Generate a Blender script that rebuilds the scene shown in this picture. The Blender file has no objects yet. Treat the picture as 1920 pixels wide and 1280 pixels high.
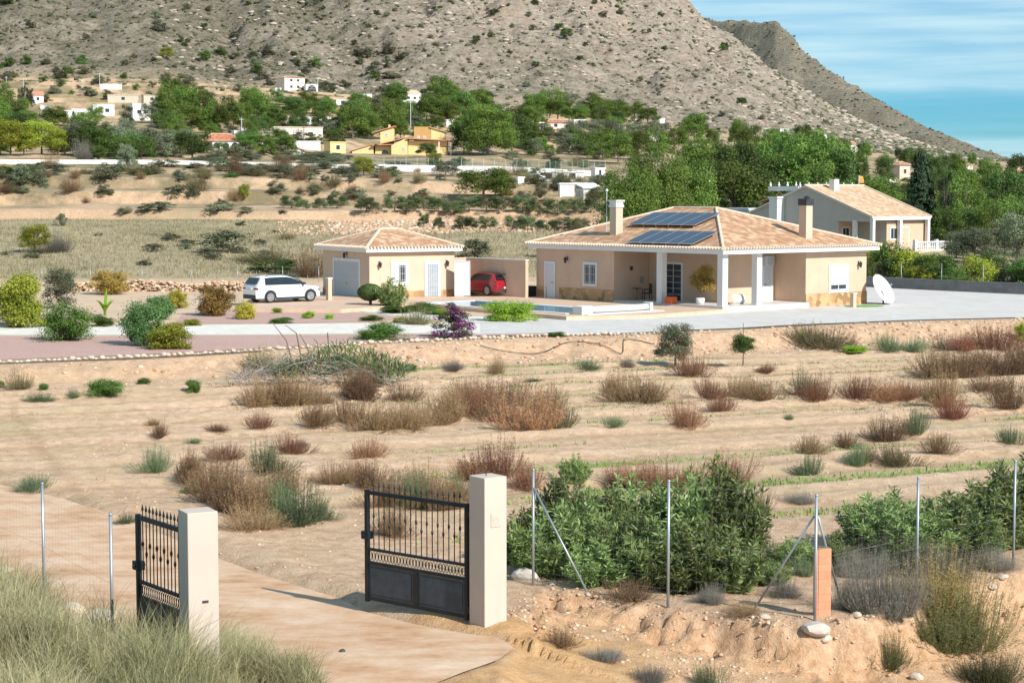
import bpy, math, random
import numpy as np
from mathutils import Vector, Matrix
rnd = random.Random(7)
RG = np.random.default_rng(11)
C = bpy.context.scene.collection
SC = bpy.context.scene
# ------------------------------------------------------------------ camera, sky, sun, exposure
CAMZ = 6.4; FPX = 3450.0; PITCH = math.atan((640-370)/FPX)
cam_d = bpy.data.cameras.new("camera"); cam = bpy.data.objects.new("camera", cam_d); C.objects.link(cam)
cam.location = (0, 0, CAMZ); cam.rotation_euler = (math.pi/2 - PITCH, 0, 0)
cam_d.sensor_width = 36; cam_d.lens = FPX/1920*36; cam_d.clip_end = 20000; cam_d.clip_start = 0.5
SC.camera = cam
SUN_AZ = math.radians(138); SUN_EL = math.radians(35)      # azimuth from +Y towards +X
world = bpy.data.worlds.new("World"); SC.world = world; world.use_nodes = True
nt = world.node_tree; nt.nodes.clear()
def N(t, typ, **kw):
    n = t.nodes.new(typ)
    for k, v in kw.items(): setattr(n, k, v)
    return n
out = N(nt, 'ShaderNodeOutputWorld'); bg = N(nt, 'ShaderNodeBackground')
sky = N(nt, 'ShaderNodeTexSky', sky_type='NISHITA', sun_disc=False, sun_elevation=SUN_EL, sun_rotation=SUN_AZ)
sky.air_density = 1.0; sky.dust_density = 0.3; sky.ozone_density = 2.5
tc = N(nt, 'ShaderNodeTexCoord'); sep = N(nt, 'ShaderNodeSeparateXYZ')
nt.links.new(tc.outputs['Generated'], sep.inputs[0])
mp = N(nt, 'ShaderNodeMapping'); mp.inputs['Scale'].default_value = (5, 5, 70)
nt.links.new(tc.outputs['Generated'], mp.inputs[0])
nz = N(nt, 'ShaderNodeTexNoise'); nz.inputs['Scale'].default_value = 1.2; nz.inputs['Detail'].default_value = 7; nz.inputs['Roughness'].default_value = .55
nt.links.new(mp.outputs[0], nz.inputs['Vector'])
ma = N(nt, 'ShaderNodeMath', operation='MULTIPLY_ADD'); ma.inputs[1].default_value = 0.012; ma.inputs[2].default_value = -0.006
nt.links.new(nz.outputs['Fac'], ma.inputs[0])
ad = N(nt, 'ShaderNodeMath', operation='ADD'); nt.links.new(sep.outputs['Z'], ad.inputs[0]); nt.links.new(ma.outputs[0], ad.inputs[1])
cr = N(nt, 'ShaderNodeValToRGB'); e = cr.color_ramp.elements
e[0].position = 0.0; e[0].color = (1, 1, 1, 1); e[1].position = 1.0; e[1].color = (.3, .3, .3, 1)
for p, v in ((.02, .95), (.034, .25), (.050, .10), (.0535, .5), (.0555, .22), (.058, .72), (.11, .78), (.3, .5)):
    q = cr.color_ramp.elements.new(p); q.color = (v, v, v, 1)
nt.links.new(ad.outputs[0], cr.inputs[0])
n2 = N(nt, 'ShaderNodeTexNoise'); n2.inputs['Scale'].default_value = 2.3; n2.inputs['Detail'].default_value = 8
nt.links.new(mp.outputs[0], n2.inputs['Vector'])
m2 = N(nt, 'ShaderNodeMapRange'); m2.inputs[1].default_value = .3; m2.inputs[2].default_value = .7; m2.inputs[3].default_value = .55; m2.inputs[4].default_value = 1.15
nt.links.new(n2.outputs['Fac'], m2.inputs[0])
mm = N(nt, 'ShaderNodeMath', operation='MULTIPLY', use_clamp=True); nt.links.new(cr.outputs[0], mm.inputs[0]); nt.links.new(m2.outputs[0], mm.inputs[1])
tint = N(nt, 'ShaderNodeMix', data_type='RGBA', blend_type='MULTIPLY'); tint.inputs[0].default_value = 1
tint.inputs[7].default_value = (.16, .52, .80, 1); nt.links.new(sky.outputs[0], tint.inputs[6])
mx = N(nt, 'ShaderNodeMix', data_type='RGBA'); nt.links.new(mm.outputs[0], mx.inputs[0]); nt.links.new(tint.outputs[2], mx.inputs[6])
mx.inputs[7].default_value = (4.3, 6.0, 6.5, 1)
nt.links.new(mx.outputs[2], bg.inputs[0]); bg.inputs[1].default_value = 0.095
nt.links.new(bg.outputs[0], out.inputs[0])
sd = bpy.data.lights.new("sun", 'SUN'); sd.energy = 4.0; sd.angle = math.radians(.53); sd.color = (1, .955, .895)
so = bpy.data.objects.new("sun", sd); C.objects.link(so); so.location = (60, -20, 60)
sdir = Vector((math.sin(SUN_AZ)*math.cos(SUN_EL), math.cos(SUN_AZ)*math.cos(SUN_EL), math.sin(SUN_EL)))
so.rotation_euler = sdir.to_track_quat('Z', 'Y').to_euler()
SC.view_settings.view_transform = 'Standard'; SC.view_settings.look = 'None'; SC.view_settings.gamma = 1
SC.view_settings.use_curve_mapping = False; SC.view_settings.exposure = 0.64
SC.cycles.max_bounces = 5; SC.cycles.diffuse_bounces = 3; SC.cycles.transparent_max_bounces = 6

# ------------------------------------------------------------------ helpers: measuring the place
def ray(px, py):
    x, y, z = (px-960)/FPX, (640-py)/FPX, -1.0
    c, s = math.cos(PITCH), math.sin(PITCH)
    # camera looks along +Y, pitched down
    return Vector((x, c*1.0 + y*s, -s + y*c))
def W(px, py, z=0.0):
    r = ray(px, py); t = (z-CAMZ)/r.z
    return Vector((r.x*t, r.y*t, z))
def WD(px, py, d):
    r = ray(px, py); t = d/r.y
    return Vector((r.x*t, d, CAMZ+r.z*t))
def proj(p):
    c, s = math.cos(PITCH), math.sin(PITCH)
    dz = p[2]-CAMZ; dep = p[1]*c - dz*s; up = p[1]*s + dz*c
    return 960+FPX*p[0]/dep, 640-FPX*up/dep
def sstep(t):
    t = np.clip(t, 0, 1); return t*t*(3-2*t)
# value noise
_P = RG.random((256, 256))
def vnoise(x, y):
    xi = np.floor(x).astype(np.int64); yi = np.floor(y).astype(np.int64)
    fx = x-xi; fy = y-yi; fx = fx*fx*(3-2*fx); fy = fy*fy*(3-2*fy)
    a = _P[xi & 255, yi & 255]; b = _P[(xi+1) & 255, yi & 255]; c = _P[xi & 255, (yi+1) & 255]; d = _P[(xi+1) & 255, (yi+1) & 255]
    return (a*(1-fx)+b*fx)*(1-fy)+(c*(1-fx)+d*fx)*fy
def fbm(x, y, o=4, g=.5):
    s = 0; a = 1; t = 0
    for i in range(o):
        s = s+a*vnoise(x*2**i+17.3*i, y*2**i+5.7*i); t += a; a *= g
    return s/t
def sdist(x, y, P):
    best = np.full(x.shape, 1e9); sg = np.ones(x.shape)
    for (ax, ay), (bx, by) in zip(P[:-1], P[1:]):
        dx, dy = bx-ax, by-ay; L = dx*dx+dy*dy
        t = np.clip(((x-ax)*dx+(y-ay)*dy)/L, 0, 1)
        d = np.hypot(x-ax-t*dx, y-ay-t*dy)
        cr_ = dx*(y-ay)-dy*(x-ax)
        m = d < best; best = np.where(m, d, best); sg = np.where(m, np.sign(cr_), sg)
    return best*sg
# ------------------------------------------------------------------ terrain
EDGE = [(-60, 60), (-25.7, 70.3), (-20.4, 73.2), (-15.5, 75.6), (-10.6, 79.3), (-6.26, 83), (1.0, 87.2), (6.16, 88.5), (14.9, 95.2), (28, 100.6), (40.3, 103.8), (90, 118)]
LINE_L = [(-30, 60), (-9.6, 32), (-7.35, 28.3), (-5.6, 25.4), (-4.3, 22.9), (-3.5, 22.4), (-2.95, 21.2), (-2.7, 18), (-2.7, -5)]
LINE_R = [(-.16, 26.9), (.2, 29.4), (.5, 30.6), (1.5, 30.1), (2.6, 29.0), (3.7, 28.45), (4.75, 27.9), (5.5, 28.2), (6.95, 30.3), (9.2, 32.7), (14, 37), (40, 60)]
PAD = -0.22
PXC = np.array([-400, 300, 1100, 1700, 2300.])
DD = np.array([140, 180, 200, 240, 290, 350, 380, 450, 550, 650, 850.])
PYT = np.array([[533, 480, 452, 402, 357, 322, 302, 265, 215, 180, 140],
                [533, 478, 450, 400, 355, 322, 303, 270, 222, 188, 150],
                [533, 472, 440, 405, 365, 340, 324, 302, 262, 236, 214],
                [533, 470, 458, 425, 393, 366, 356, 338, 318, 306, 292],
                [533, 478, 462, 440, 415, 390, 380, 360, 345, 335, 322.]])
CR_X = np.array([-900, 0, 600, 1000, 1200, 1285, 1310, 1400, 1440, 1530, 1600, 1700, 1800, 2000, 2500.])
CR_Y = np.array([-320, -260, -260, -150, -60, 0, 34, 95, 130, 185, 222, 262, 292, 322, 340.])
TB = np.array([228, 250, 286, 332, 388, 600, 628, 654, 684, 712, 742, 774, 806, 840, 872.])
TA = np.array([0, 1.5, 1.9, 1.9, .0, 0, 2.6, 2.6, 2.8, 2.8, 3.0, 3.0, 3.0, 2.0, 0])
def terraces(y):
    i = np.clip(np.searchsorted(TB, y)-1, 0, len(TB)-2); f = np.clip((y-TB[i])/(TB[i+1]-TB[i]), 0, 1); w_ = 1.6/(TB[i+1]-TB[i])*np.where(y > 500, 2.2, 1)
    up = sstep((f-(1-w_))/w_); amp = TA[i+1]; ok = (y > TB[0]) & (y < TB[-1])
    return np.where(ok, amp*(up-f), 0), np.where(ok & (amp > .1), np.exp(-((f-(1-w_*.5))/(w_*.8))**2), 0)
def zground(x, y, detail=True):
    x = np.asarray(x, float); y = np.asarray(y, float)
    yy = np.maximum(y, 1.0); px = 960+FPX*x/yy
    z = np.interp(y, [0, 20, 25, 28, 33, 45, 66, 88, 110], [.3, .2, .05, -.12, -.36, -.5, -.8, -1.1, -1.3])
    near = y < 60
    # furrows of the ploughed field
    q = (y-.48*x)/1.11+1.2*(fbm(x*.05, y*.05, 2)-.5)
    fm = sstep((y-36-.25*np.abs(x))/6)*(1-sstep((y-(np.interp(x, *zip(*EDGE))-7))/2.5))
    z = z+fm*(.06*np.sin(q*2*math.pi/1.5)+.075*np.sin(q*2*math.pi/4.4+1))
    z = z+fm*.16*(fbm(x*.12+3, y*.3, 3)-.5)
    soil = .10*(fbm(x*.9, y*.9, 4)-.5)+.09*(fbm(x*3.3+8, y*3.3, 3)-.5)
    # platform bank
    ye = np.interp(x, *zip(*EDGE))
    wob = .8*(fbm(x*.35, y*.12+9, 3)-.5)
    t = sstep((y-(ye-3.9+wob*1.6))/(3.8-wob))
    bank = np.exp(-((t-.5)/.33)**2)
    z = z*(1-t)+PAD*t + bank*(.5*(fbm(x*.8, y*.9, 4)-.5)+.35*(fbm(x*2.5, y*2.5, 3)-.5))*(1-(t > .97))
    # far land behind the platform
    dcl = np.clip(y, 140, 850)
    col = np.stack([np.interp(dcl, DD, PYT[i]) for i in range(5)])
    ci = np.clip(np.searchsorted(PXC, px)-1, 0, 3)
    tt = np.clip((px-PXC[ci])/(PXC[ci+1]-PXC[ci]), 0, 1)
    c0 = np.take_along_axis(col, ci[None], 0)[0]; c1 = np.take_along_axis(col, ci[None]+1, 0)[0]
    py = c0*(1-tt)+c1*tt
    zf = CAMZ-(py-370)*dcl/FPX
    ter = sstep((y-385)/25)*(1-sstep((y-600)/40))
    stp = 1.5+1.2*sstep((y-380)/200)
    h = (zf+2.0*(fbm(x*.02, y*.02, 2)-.5))/stp; f = h-np.floor(h)
    zt = stp*(np.floor(h)+sstep((f-.72)/.28))
    tw = ter*.85*(1-.75*sstep((px-1150)/250))*(1-np.exp(-((y-370)/14)**4))
    zf = zf*(1-tw)+(zt-1.0*(fbm(x*.02, y*.02, 2)-.5)*2)*tw
    yw = y+9*(fbm(x*.03, y*.02+5, 2)-.5)
    sw, bkm = terraces(yw); zf = zf+sw*(1-sstep((px-1100)/120))*(1-np.exp(-((y-370)/14)**4))
    zf = zf+.5*(fbm(x*.06, y*.06, 3)-.5)*sstep((y-150)/40)*(1-np.exp(-((y-370)/14)**4))
    yb = np.interp(x, [-60, -20, 5, 14, 20, 60], [147, 147, 150, 145, 133, 124])
    tb = sstep((y-yb)/5)
    z = z*(1-tb)+zf*tb
    # first mountain
    cy = np.interp(px, CR_X, CR_Y)
    pyf = np.interp(px, PXC, PYT[:, -1])
    t = np.clip((y-850)/(1500-850), 0, 1)
    e_ = pyf+(cy-pyf)*t**.85
    zm = CAMZ-(e_-370)*np.minimum(y, 1500)/FPX
    zm = zm-np.maximum(y-1500, 0)*.55
    hgt = np.clip((pyf-cy)/200, 0, 1)
    rid = 1-np.abs(2*fbm(px*.0045+y*.0012, y*.0022, 4)-1)
    am = np.sin(np.clip((y-830)/670, 0, 1)*math.pi)
    zm = zm+hgt*am*(44*(rid-.75)+18*(fbm(x*.017, y*.02, 4)-.5)) + hgt*sstep((y-850)/80)*(10.0*(fbm(x*.05, y*.045, 3)-.5)+5.5*(fbm(x*.2, y*.13, 3)-.5))
    z = np.where(y > 850, zm, z)
    z = np.where(y > 1500, np.maximum(z, -60), z)
    # gate surroundings
    if np.any(near):
        xn = np.where(near, x, 0.); yn = np.where(near, y, 59.)
        sl = side_l(xn, yn)
        m1 = np.where(near, sstep(sl/2.0)*1.05+.10*np.maximum(sl-.8, 0), 0)
        m1 = m1+np.where(near & (sl > .2), .25*(fbm(xn*.8, yn*.8, 3)-.5), 0)
        sr = side_r(xn, yn)
        dr = np.clip(.12+.23*(x+.1), 0.02, 1.35)
        fade = sstep((x+.25)/.5)
        tr = .72*sstep((sr+.5*(fbm(xn*1.6, yn*1.6, 3)-.5))/(.34+.3*fbm(xn*.9, yn*.9, 2)))+.28*sstep((sr-.3)/1.5)
        m2 = np.where(near, -dr*tr*fade-.06*np.maximum(sr-1.5, 0)*fade, 0)
        face = np.where(near, np.exp(-((sr-.35)/.5)**2)*fade*(x > .3), 0)
        m2 = m2+face*(.75*(fbm(xn*1.7, yn*1.7, 4)-.5)+.55*(fbm(xn*4.5, yn*5, 4, .65)-.5)-.3*np.clip(fbm(xn*2.3+3, yn*2.3, 2)-.58, 0, 1)*3-.25*np.clip(fbm(xn*1.1+9, yn*1.1+4, 2)-.62, 0, 1))
        z = z+m1+m2
        # ragged field edge above the drive
        dm = drive_mask(x, y)
        z = z+np.where(near, soil, 0)*(1-dm)+np.where(near, .16*rim(x, y), 0)
        z = z*(1-dm)+(zdrive(x, y)-.035)*dm
    z = z+np.where((y >= 60) & (y < ye-2), soil, 0)
    return z
def side_l(x, y): return np.abs(sdist(x, y, LINE_L))*np.where(inpoly(x, y, LINE_L+[(-60, -5), (-60, 60)]), 1, -1)
def side_r(x, y): return np.abs(sdist(x, y, LINE_R))*np.where(inpoly(x, y, LINE_R+[(90, 60), (90, -5), (-.16, -5)]), 1, -1)
def inpoly(x, y, P):
    r = np.zeros(x.shape, bool); n = len(P)
    for i in range(n):
        ax, ay = P[i]; bx, by = P[(i+1) % n]
        c = ((ay > y) != (by > y)) & (x < (bx-ax)*(y-ay)/((by-ay) if by != ay else 1e-9)+ax)
        r ^= c
    return r
def zdrive(x, y):
    return np.interp(y, [0, 20, 25, 28, 33, 45, 66], [.3, .2, .05, -.12, -.3, -.45, -.75])
_up = [(-420, 835), (-200, 862), (0, 908), (110, 932), (200, 960), (300, 998), (410, 1046), (480, 1072), (560, 1098), (640, 1122), (685, 1146), (780, 1170), (880, 1188), (938, 1196), (968, 1213), (930, 1238), (860, 1262), (770, 1300), (650, 1400)]
def onz(px, py, f):
    p = W(px, py, -.1)
    for _ in range(8): p = W(px, py, float(f(p.x, p.y)))
    return p
DUP = [onz(a, b, zdrive) for a, b in _up]
_lo = [(-420, 1010), (-200, 1050), (0, 1105), (100, 1150), (180, 1195), (250, 1240), (330, 1285), (380, 1315), (400, 1340), (500, 1420)]
DLO = [onz(a, b, zdrive) for a, b in _lo]
DPOLY = [(p.x, p.y) for p in DUP]+[(p.x, p.y) for p in reversed(DLO)]
def drive_mask(x, y):
    i = inpoly(x, y, DPOLY).astype(float); m = y < 60
    d = np.abs(sdist(np.where(m, x, 0), np.where(m, y, 59), DPOLY))
    return np.where(m, np.clip(.5+(i-.5)*2*np.minimum(d/.12, 1)*.5+.25, 0, 1), i)
UPL = [(p.x, p.y) for p in DUP[:14]]
def rim(x, y):
    m = y < 60
    s = sdist(np.where(m, x, 0), np.where(m, y, 59), UPL)
    return np.where((s > 0) & m, np.exp(-((s-.5)/.5)**2)+.5*np.exp(-((s-1.5)/1.0)**2), 0)*(.4+1.2*fbm(x*.7, y*.7, 3))
def G(px, py, d0=16., d1=2500.):
    n = int(math.log(d1/d0)/.004); d = d0*np.exp(np.arange(n)*.004)
    r = ray(px, py); X = r.x*d/r.y; Z = CAMZ+r.z*d/r.y
    zz = zground(X, d); hit = np.nonzero(zz >= Z)[0]
    if len(hit) == 0: k = n-1; return Vector((X[k], d[k], zz[k]))
    k = hit[0]
    return Vector((X[k], d[k], max(zz[k], Z[k]) if k == 0 else zz[k]))
def GZ(x, y): return float(zground(np.array([x]), np.array([y]))[0])

# ------------------------------------------------------------------ materials
def mat(name):
    m = bpy.data.materials.new(name); m.use_nodes = True
    t = m.node_tree; b = t.nodes['Principled BSDF']; return m, t, b
def L(t, a, b): t.links.new(a, b)
def noise(t, scale, detail=4, coord='Object', rough=.55, stretch=None):
    c = N(t, 'ShaderNodeTexCoord'); n = N(t, 'ShaderNodeTexNoise')
    n.inputs['Scale'].default_value = scale; n.inputs['Detail'].default_value = detail; n.inputs['Roughness'].default_value = rough
    if stretch:
        mpp = N(t, 'ShaderNodeMapping'); mpp.inputs['Scale'].default_value = stretch
        L(t, c.outputs[coord], mpp.inputs[0]); L(t, mpp.outputs[0], n.inputs['Vector'])
    else: L(t, c.outputs[coord], n.inputs['Vector'])
    return n.outputs['Fac']
def ramp(t, fac, stops):
    r = N(t, 'ShaderNodeValToRGB'); r.color_ramp.elements[0].position = stops[0][0]; r.color_ramp.elements[0].color = (*stops[0][1], 1)
    r.color_ramp.elements[1].position = stops[-1][0]; r.color_ramp.elements[1].color = (*stops[-1][1], 1)
    for p, c in stops[1:-1]:
        q = r.color_ramp.elements.new(p); q.color = (*c, 1)
    L(t, fac, r.inputs[0]); return r.outputs[0]
def mixc(t, fac, a, b, bt='MIX'):
    m = N(t, 'ShaderNodeMix', data_type='RGBA', blend_type=bt)
    for i, v in ((0, fac), (6, a), (7, b)):
        if isinstance(v, (int, float)): m.inputs[i].default_value = v
        elif isinstance(v, tuple): m.inputs[i].default_value = (*v, 1)
        else: L(t, v, m.inputs[i])
    return m.outputs[2]
def bump(t, b, h, dist=.02, strength=.6):
    n = N(t, 'ShaderNodeBump'); n.inputs['Distance'].default_value = dist; n.inputs['Strength'].default_value = strength
    L(t, h, n.inputs['Height']); L(t, n.outputs[0], b.inputs['Normal'])
def mathn(t, op, a, b=None, clamp=False):
    m = N(t, 'ShaderNodeMath', operation=op, use_clamp=clamp)
    for i, v in enumerate((a, b)):
        if v is None: continue
        if isinstance(v, (int, float)): m.inputs[i].default_value = v
        else: L(t, v, m.inputs[i])
    return m.outputs[0]
MATS = {}
def plain(name, col, rough=.6, metal=0, var=.12, scale=3., bmp=0, spec=.4, dirt=None):
    if name in MATS: return MATS[name]
    m, t, b = mat(name)
    n = noise(t, scale, 5)
    lo = tuple(c*(1-var) for c in col); hi = tuple(min(1, c*(1+var)) for c in col)
    c = ramp(t, n, [(.3, lo), (.7, hi)])
    if dirt:
        n2 = noise(t, scale*.35, 6, rough=.7)
        f = mathn(t, 'MULTIPLY', mathn(t, 'SUBTRACT', n2, .5), 2.2, True); c = mixc(t, f, c, dirt)
    L(t, c, b.inputs['Base Color']); b.inputs['Roughness'].default_value = rough; b.inputs['Metallic'].default_value = metal
    b.inputs['Specular IOR Level'].default_value = spec
    if bmp: bump(t, b, noise(t, 40, 4), bmp)
    MATS[name] = m; return m
def foliage(name, a, b_, trans=.25, rough=.6):
    green = b_[1] > b_[0]
    if name in MATS: return MATS[name]
    m, t, b = mat(name)
    at = N(t, 'ShaderNodeAttribute', attribute_name='tint'); geo = N(t, 'ShaderNodeNewGeometry'); oi = N(t, 'ShaderNodeObjectInfo')
    f = mathn(t, 'ADD', mathn(t, 'MULTIPLY', at.outputs['Fac'], .65), mathn(t, 'MULTIPLY', geo.outputs['Random Per Island'], .25))
    f = mathn(t, 'ADD', f, mathn(t, 'MULTIPLY', oi.outputs['Random'], .2), True)
    c = mixc(t, f, a, b_)
    hs = N(t, 'ShaderNodeHueSaturation'); L(t, c, hs.inputs['Color'])
    L(t, mathn(t, 'MULTIPLY_ADD', oi.outputs['Random'], .03), hs.inputs['Hue'])
    hs.inputs['Hue'].default_value = .5
    mr = N(t, 'ShaderNodeMapRange'); mr.inputs[3].default_value = .478 if green else .497; mr.inputs[4].default_value = .518 if green else .518; L(t, oi.outputs['Random'], mr.inputs[0]); L(t, mr.outputs[0], hs.inputs['Hue'])
    mr2 = N(t, 'ShaderNodeMapRange'); mr2.inputs[3].default_value = .68; mr2.inputs[4].default_value = 1.35; L(t, oi.outputs['Random'], mr2.inputs[0]); L(t, mr2.outputs[0], hs.inputs['Value'])
    L(t, hs.outputs[0], b.inputs['Base Color']); b.inputs['Roughness'].default_value = rough; b.inputs['Specular IOR Level'].default_value = .2
    tr = N(t, 'ShaderNodeBsdfTranslucent'); L(t, hs.outputs[0], tr.inputs[0]); ms = N(t, 'ShaderNodeMixShader'); ms.inputs[0].default_value = trans
    o = t.nodes['Material Output']; L(t, b.outputs[0], ms.inputs[1]); L(t, tr.outputs[0], ms.inputs[2]); L(t, ms.outputs[0], o.inputs[0])
    MATS[name] = m; return m
def ground_mat():
    m, t, b = mat('ground')
    def A(n): return N(t, 'ShaderNodeAttribute', attribute_name=n).outputs['Fac']
    nb = noise(t, .35, 6, rough=.6); nm = noise(t, 3., 6, rough=.65); nf = noise(t, 22., 5, rough=.7)
    soil = ramp(t, nm, [(.32, (.43, .27, .165)), (.5, (.60, .41, .268)), (.66, (.71, .535, .37))])
    soil = mixc(t, ramp(t, nb, [(.35, (0, 0, 0)), (.7, (.5, .5, .5))]), soil, (.64, .43, .25))
    rg = A('ridge'); soil = mixc(t, mathn(t, 'MULTIPLY', rg, .55, True), soil, (.72, .54, .37)); soil = mixc(t, mathn(t, 'MULTIPLY', mathn(t, 'MULTIPLY', rg, -1.0), .5, True), soil, (.40, .255, .15))  # furrow shading put into the soil colour: crests lighter, troughs darker
    soil = mixc(t, ramp(t, noise(t, .12, 7, rough=.7), [(.48, (0, 0, 0)), (.66, (.55, .55, .55))]), soil, (.50, .38, .235))
    soil = mixc(t, mathn(t, 'MULTIPLY', mathn(t, 'GREATER_THAN', nf, .63), .45), soil, (.66, .56, .43))
    soil = mixc(t, mathn(t, 'MULTIPLY', mathn(t, 'LESS_THAN', nf, .41), .5), soil, (.27, .165, .10))
    # rubble banks: stones set in soil
    v = N(t, 'ShaderNodeTexVoronoi'); v.inputs['Scale'].default_value = 3.4; tcc = N(t, 'ShaderNodeTexCoord'); L(t, tcc.outputs['Object'], v.inputs['Vector'])
    sxx = N(t, 'ShaderNodeSeparateColor'); L(t, v.outputs['Color'], sxx.inputs[0]); stone = ramp(t, sxx.outputs[0], [(.1, (.42, .27, .17)), (.5, (.6, .44, .3)), (.9, (.68, .58, .46))])
    stone = mixc(t, .75, stone, ramp(t, nm, [(.3, (.38, .2, .1)), (.6, (.66, .46, .3)), (.8, (.72, .62, .5))]))
    col = mixc(t, mathn(t, 'MULTIPLY', A('rubble'), mathn(t, 'GREATER_THAN', nb, .42), True), soil, stone)
    # dry grass
    ng = noise(t, 1.0, 8, rough=.7, stretch=(.9, .35, .9))
    gr = ramp(t, ng, [(.3, (.24, .19, .105)), (.5, (.40, .33, .20)), (.7, (.52, .43, .28))])
    gr = mixc(t, ramp(t, noise(t, .09, 5), [(.5, (0, 0, 0)), (.7, (.6, .6, .6))]), gr, (.19, .19, .09))
    col = mixc(t, A('grass'), col, gr)
    cut = ramp(t, noise(t, 5, 6, rough=.75), [(.35, (.34, .17, .085)), (.5, (.56, .34, .20)), (.68, (.70, .50, .34))]); col = mixc(t, mathn(t, 'MULTIPLY', A('cut'), .8), col, cut)
    # new green growth in the furrows
    gm = mathn(t, 'MULTIPLY', A('green'), ramp(t, noise(t, 2.2, 5, rough=.7), [(.3, (0, 0, 0)), (.55, (1, 1, 1))]), True)
    col = mixc(t, mathn(t, 'MULTIPLY', gm, .9), col, (.19, .26, .07))
    # scrub tint on far terraces
    sc = mathn(t, 'MULTIPLY', A('scrub'), ramp(t, noise(t, .06, 8, rough=.72), [(.42, (0, 0, 0)), (.58, (1, 1, 1))]), True)
    col = mixc(t, mathn(t, 'MULTIPLY', sc, .75), col, (.12, .115, .055))
    # mountain
    r1 = noise(t, .055, 9, rough=.72, stretch=(1, .7, 1.6)); r2 = noise(t, .22, 9, rough=.75, stretch=(1, .6, 2.2))
    rock = ramp(t, r2, [(.37, (.28, .22, .165)), (.45, (.50, .395, .295)), (.53, (.66, .535, .41)), (.64, (.74, .63, .52))])
    scr = ramp(t, r2, [(.35, (.14, .13, .08)), (.65, (.33, .295, .20))])
    big = noise(t, .011, 6, rough=.6, stretch=(1, .45, 2.4)); sm = ramp(t, mathn(t, 'ADD', mathn(t, 'MULTIPLY', r1, .6), mathn(t, 'MULTIPLY', big, .4)), [(.44, (0, 0, 0)), (.58, (1, 1, 1))])
    rock = mixc(t, ramp(t, noise(t, .02, 4), [(.52, (0, 0, 0)), (.7, (.55, .55, .55))]), rock, (.62, .46, .34))
    lf = mathn(t, 'MULTIPLY', A('scrub_and_shade'), 1.0)
    sm = mathn(t, 'MULTIPLY', mathn(t, 'ADD', sm, mathn(t, 'MULTIPLY', lf, .35)), mathn(t, 'ADD', lf, .35), True)
    rock = mixc(t, mathn(t, 'MULTIPLY', sm, .8), rock, scr)
    col = mixc(t, A('mount'), col, rock)
    col = mixc(t, mathn(t, 'MULTIPLY', A('ochre'), 1.0), col, ramp(t, nm, [(.3, (.54, .30, .12)), (.7, (.66, .40, .18))]))
    L(t, col, b.inputs['Base Color']); b.inputs['Roughness'].default_value = .95; b.inputs['Specular IOR Level'].default_value = .15
    hb = mathn(t, 'ADD', mathn(t, 'MULTIPLY', nm, .8), mathn(t, 'MULTIPLY', nf, .5))
    inv = mathn(t, 'SUBTRACT', 1.0, A('mount'))
    h1 = mathn(t, 'ADD', mathn(t, 'MULTIPLY', mathn(t, 'MULTIPLY', hb, inv), .12), mathn(t, 'MULTIPLY', mathn(t, 'MULTIPLY', r2, A('mount')), 13.0))
    bump(t, b, h1, 1.0, .8)
    return m
# ------------------------------------------------------------------ mesh helpers
def tag(o, label=None, cat=None, group=None, kind=None):
    if label: o['label'] = label
    if cat: o['category'] = cat
    if group: o['group'] = group
    if kind: o['kind'] = kind
    return o
def thing(name, label, cat, loc=(0, 0, 0), rz=0., group=None):
    o = bpy.data.objects.new(name, None); C.objects.link(o); o.location = loc; o.rotation_euler = (0, 0, rz)
    o.empty_display_size = .3
    return tag(o, label, cat, group)
def np_mesh(name, V, F, mats, mi=None, tint=None, attrs=None, smooth=False):
    """V (n,3); F (m,k) array or list of arrays with different k"""
    me = bpy.data.meshes.new(name); V = np.asarray(V, np.float32)
    Fs = F if isinstance(F, list) else [F]
    Fs = [np.asarray(f, np.int32) for f in Fs if len(f)]
    me.vertices.add(len(V)); me.vertices.foreach_set('co', V.ravel())
    tot = sum(f.size for f in Fs); npoly = sum(len(f) for f in Fs)
    me.loops.add(tot); me.loops.foreach_set('vertex_index', np.concatenate([f.ravel() for f in Fs]))
    cnt = np.concatenate([np.full(len(f), f.shape[1], np.int32) for f in Fs])
    st = np.concatenate([[0], np.cumsum(cnt)[:-1]]).astype(np.int32)
    me.polygons.add(npoly); me.polygons.foreach_set('loop_start', st); me.polygons.foreach_set('loop_total', cnt)
    if mi is not None: me.polygons.foreach_set('material_index', np.asarray(mi, np.int32))
    if smooth: me.polygons.foreach_set('use_smooth', np.ones(npoly, bool))
    for m_ in mats: me.materials.append(m_)
    if tint is not None:
        a = me.attributes.new('tint', 'FLOAT', 'FACE'); a.data.foreach_set('value', np.asarray(tint, np.float32))
    for k, v in (attrs or {}).items():
        a = me.attributes.new(k, 'FLOAT', 'POINT'); a.data.foreach_set('value', np.asarray(v, np.float32))
    me.update(calc_edges=True); me.validate(); return me
def ob(name, me, parent=None, loc=None, scale=None, rz=None):
    o = bpy.data.objects.new(name, me); C.objects.link(o)
    if parent: o.parent = parent
    if loc is not None: o.location = loc
    if scale is not None: o.scale = scale
    if rz is not None: o.rotation_euler = (0, 0, rz)
    return o
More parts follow.
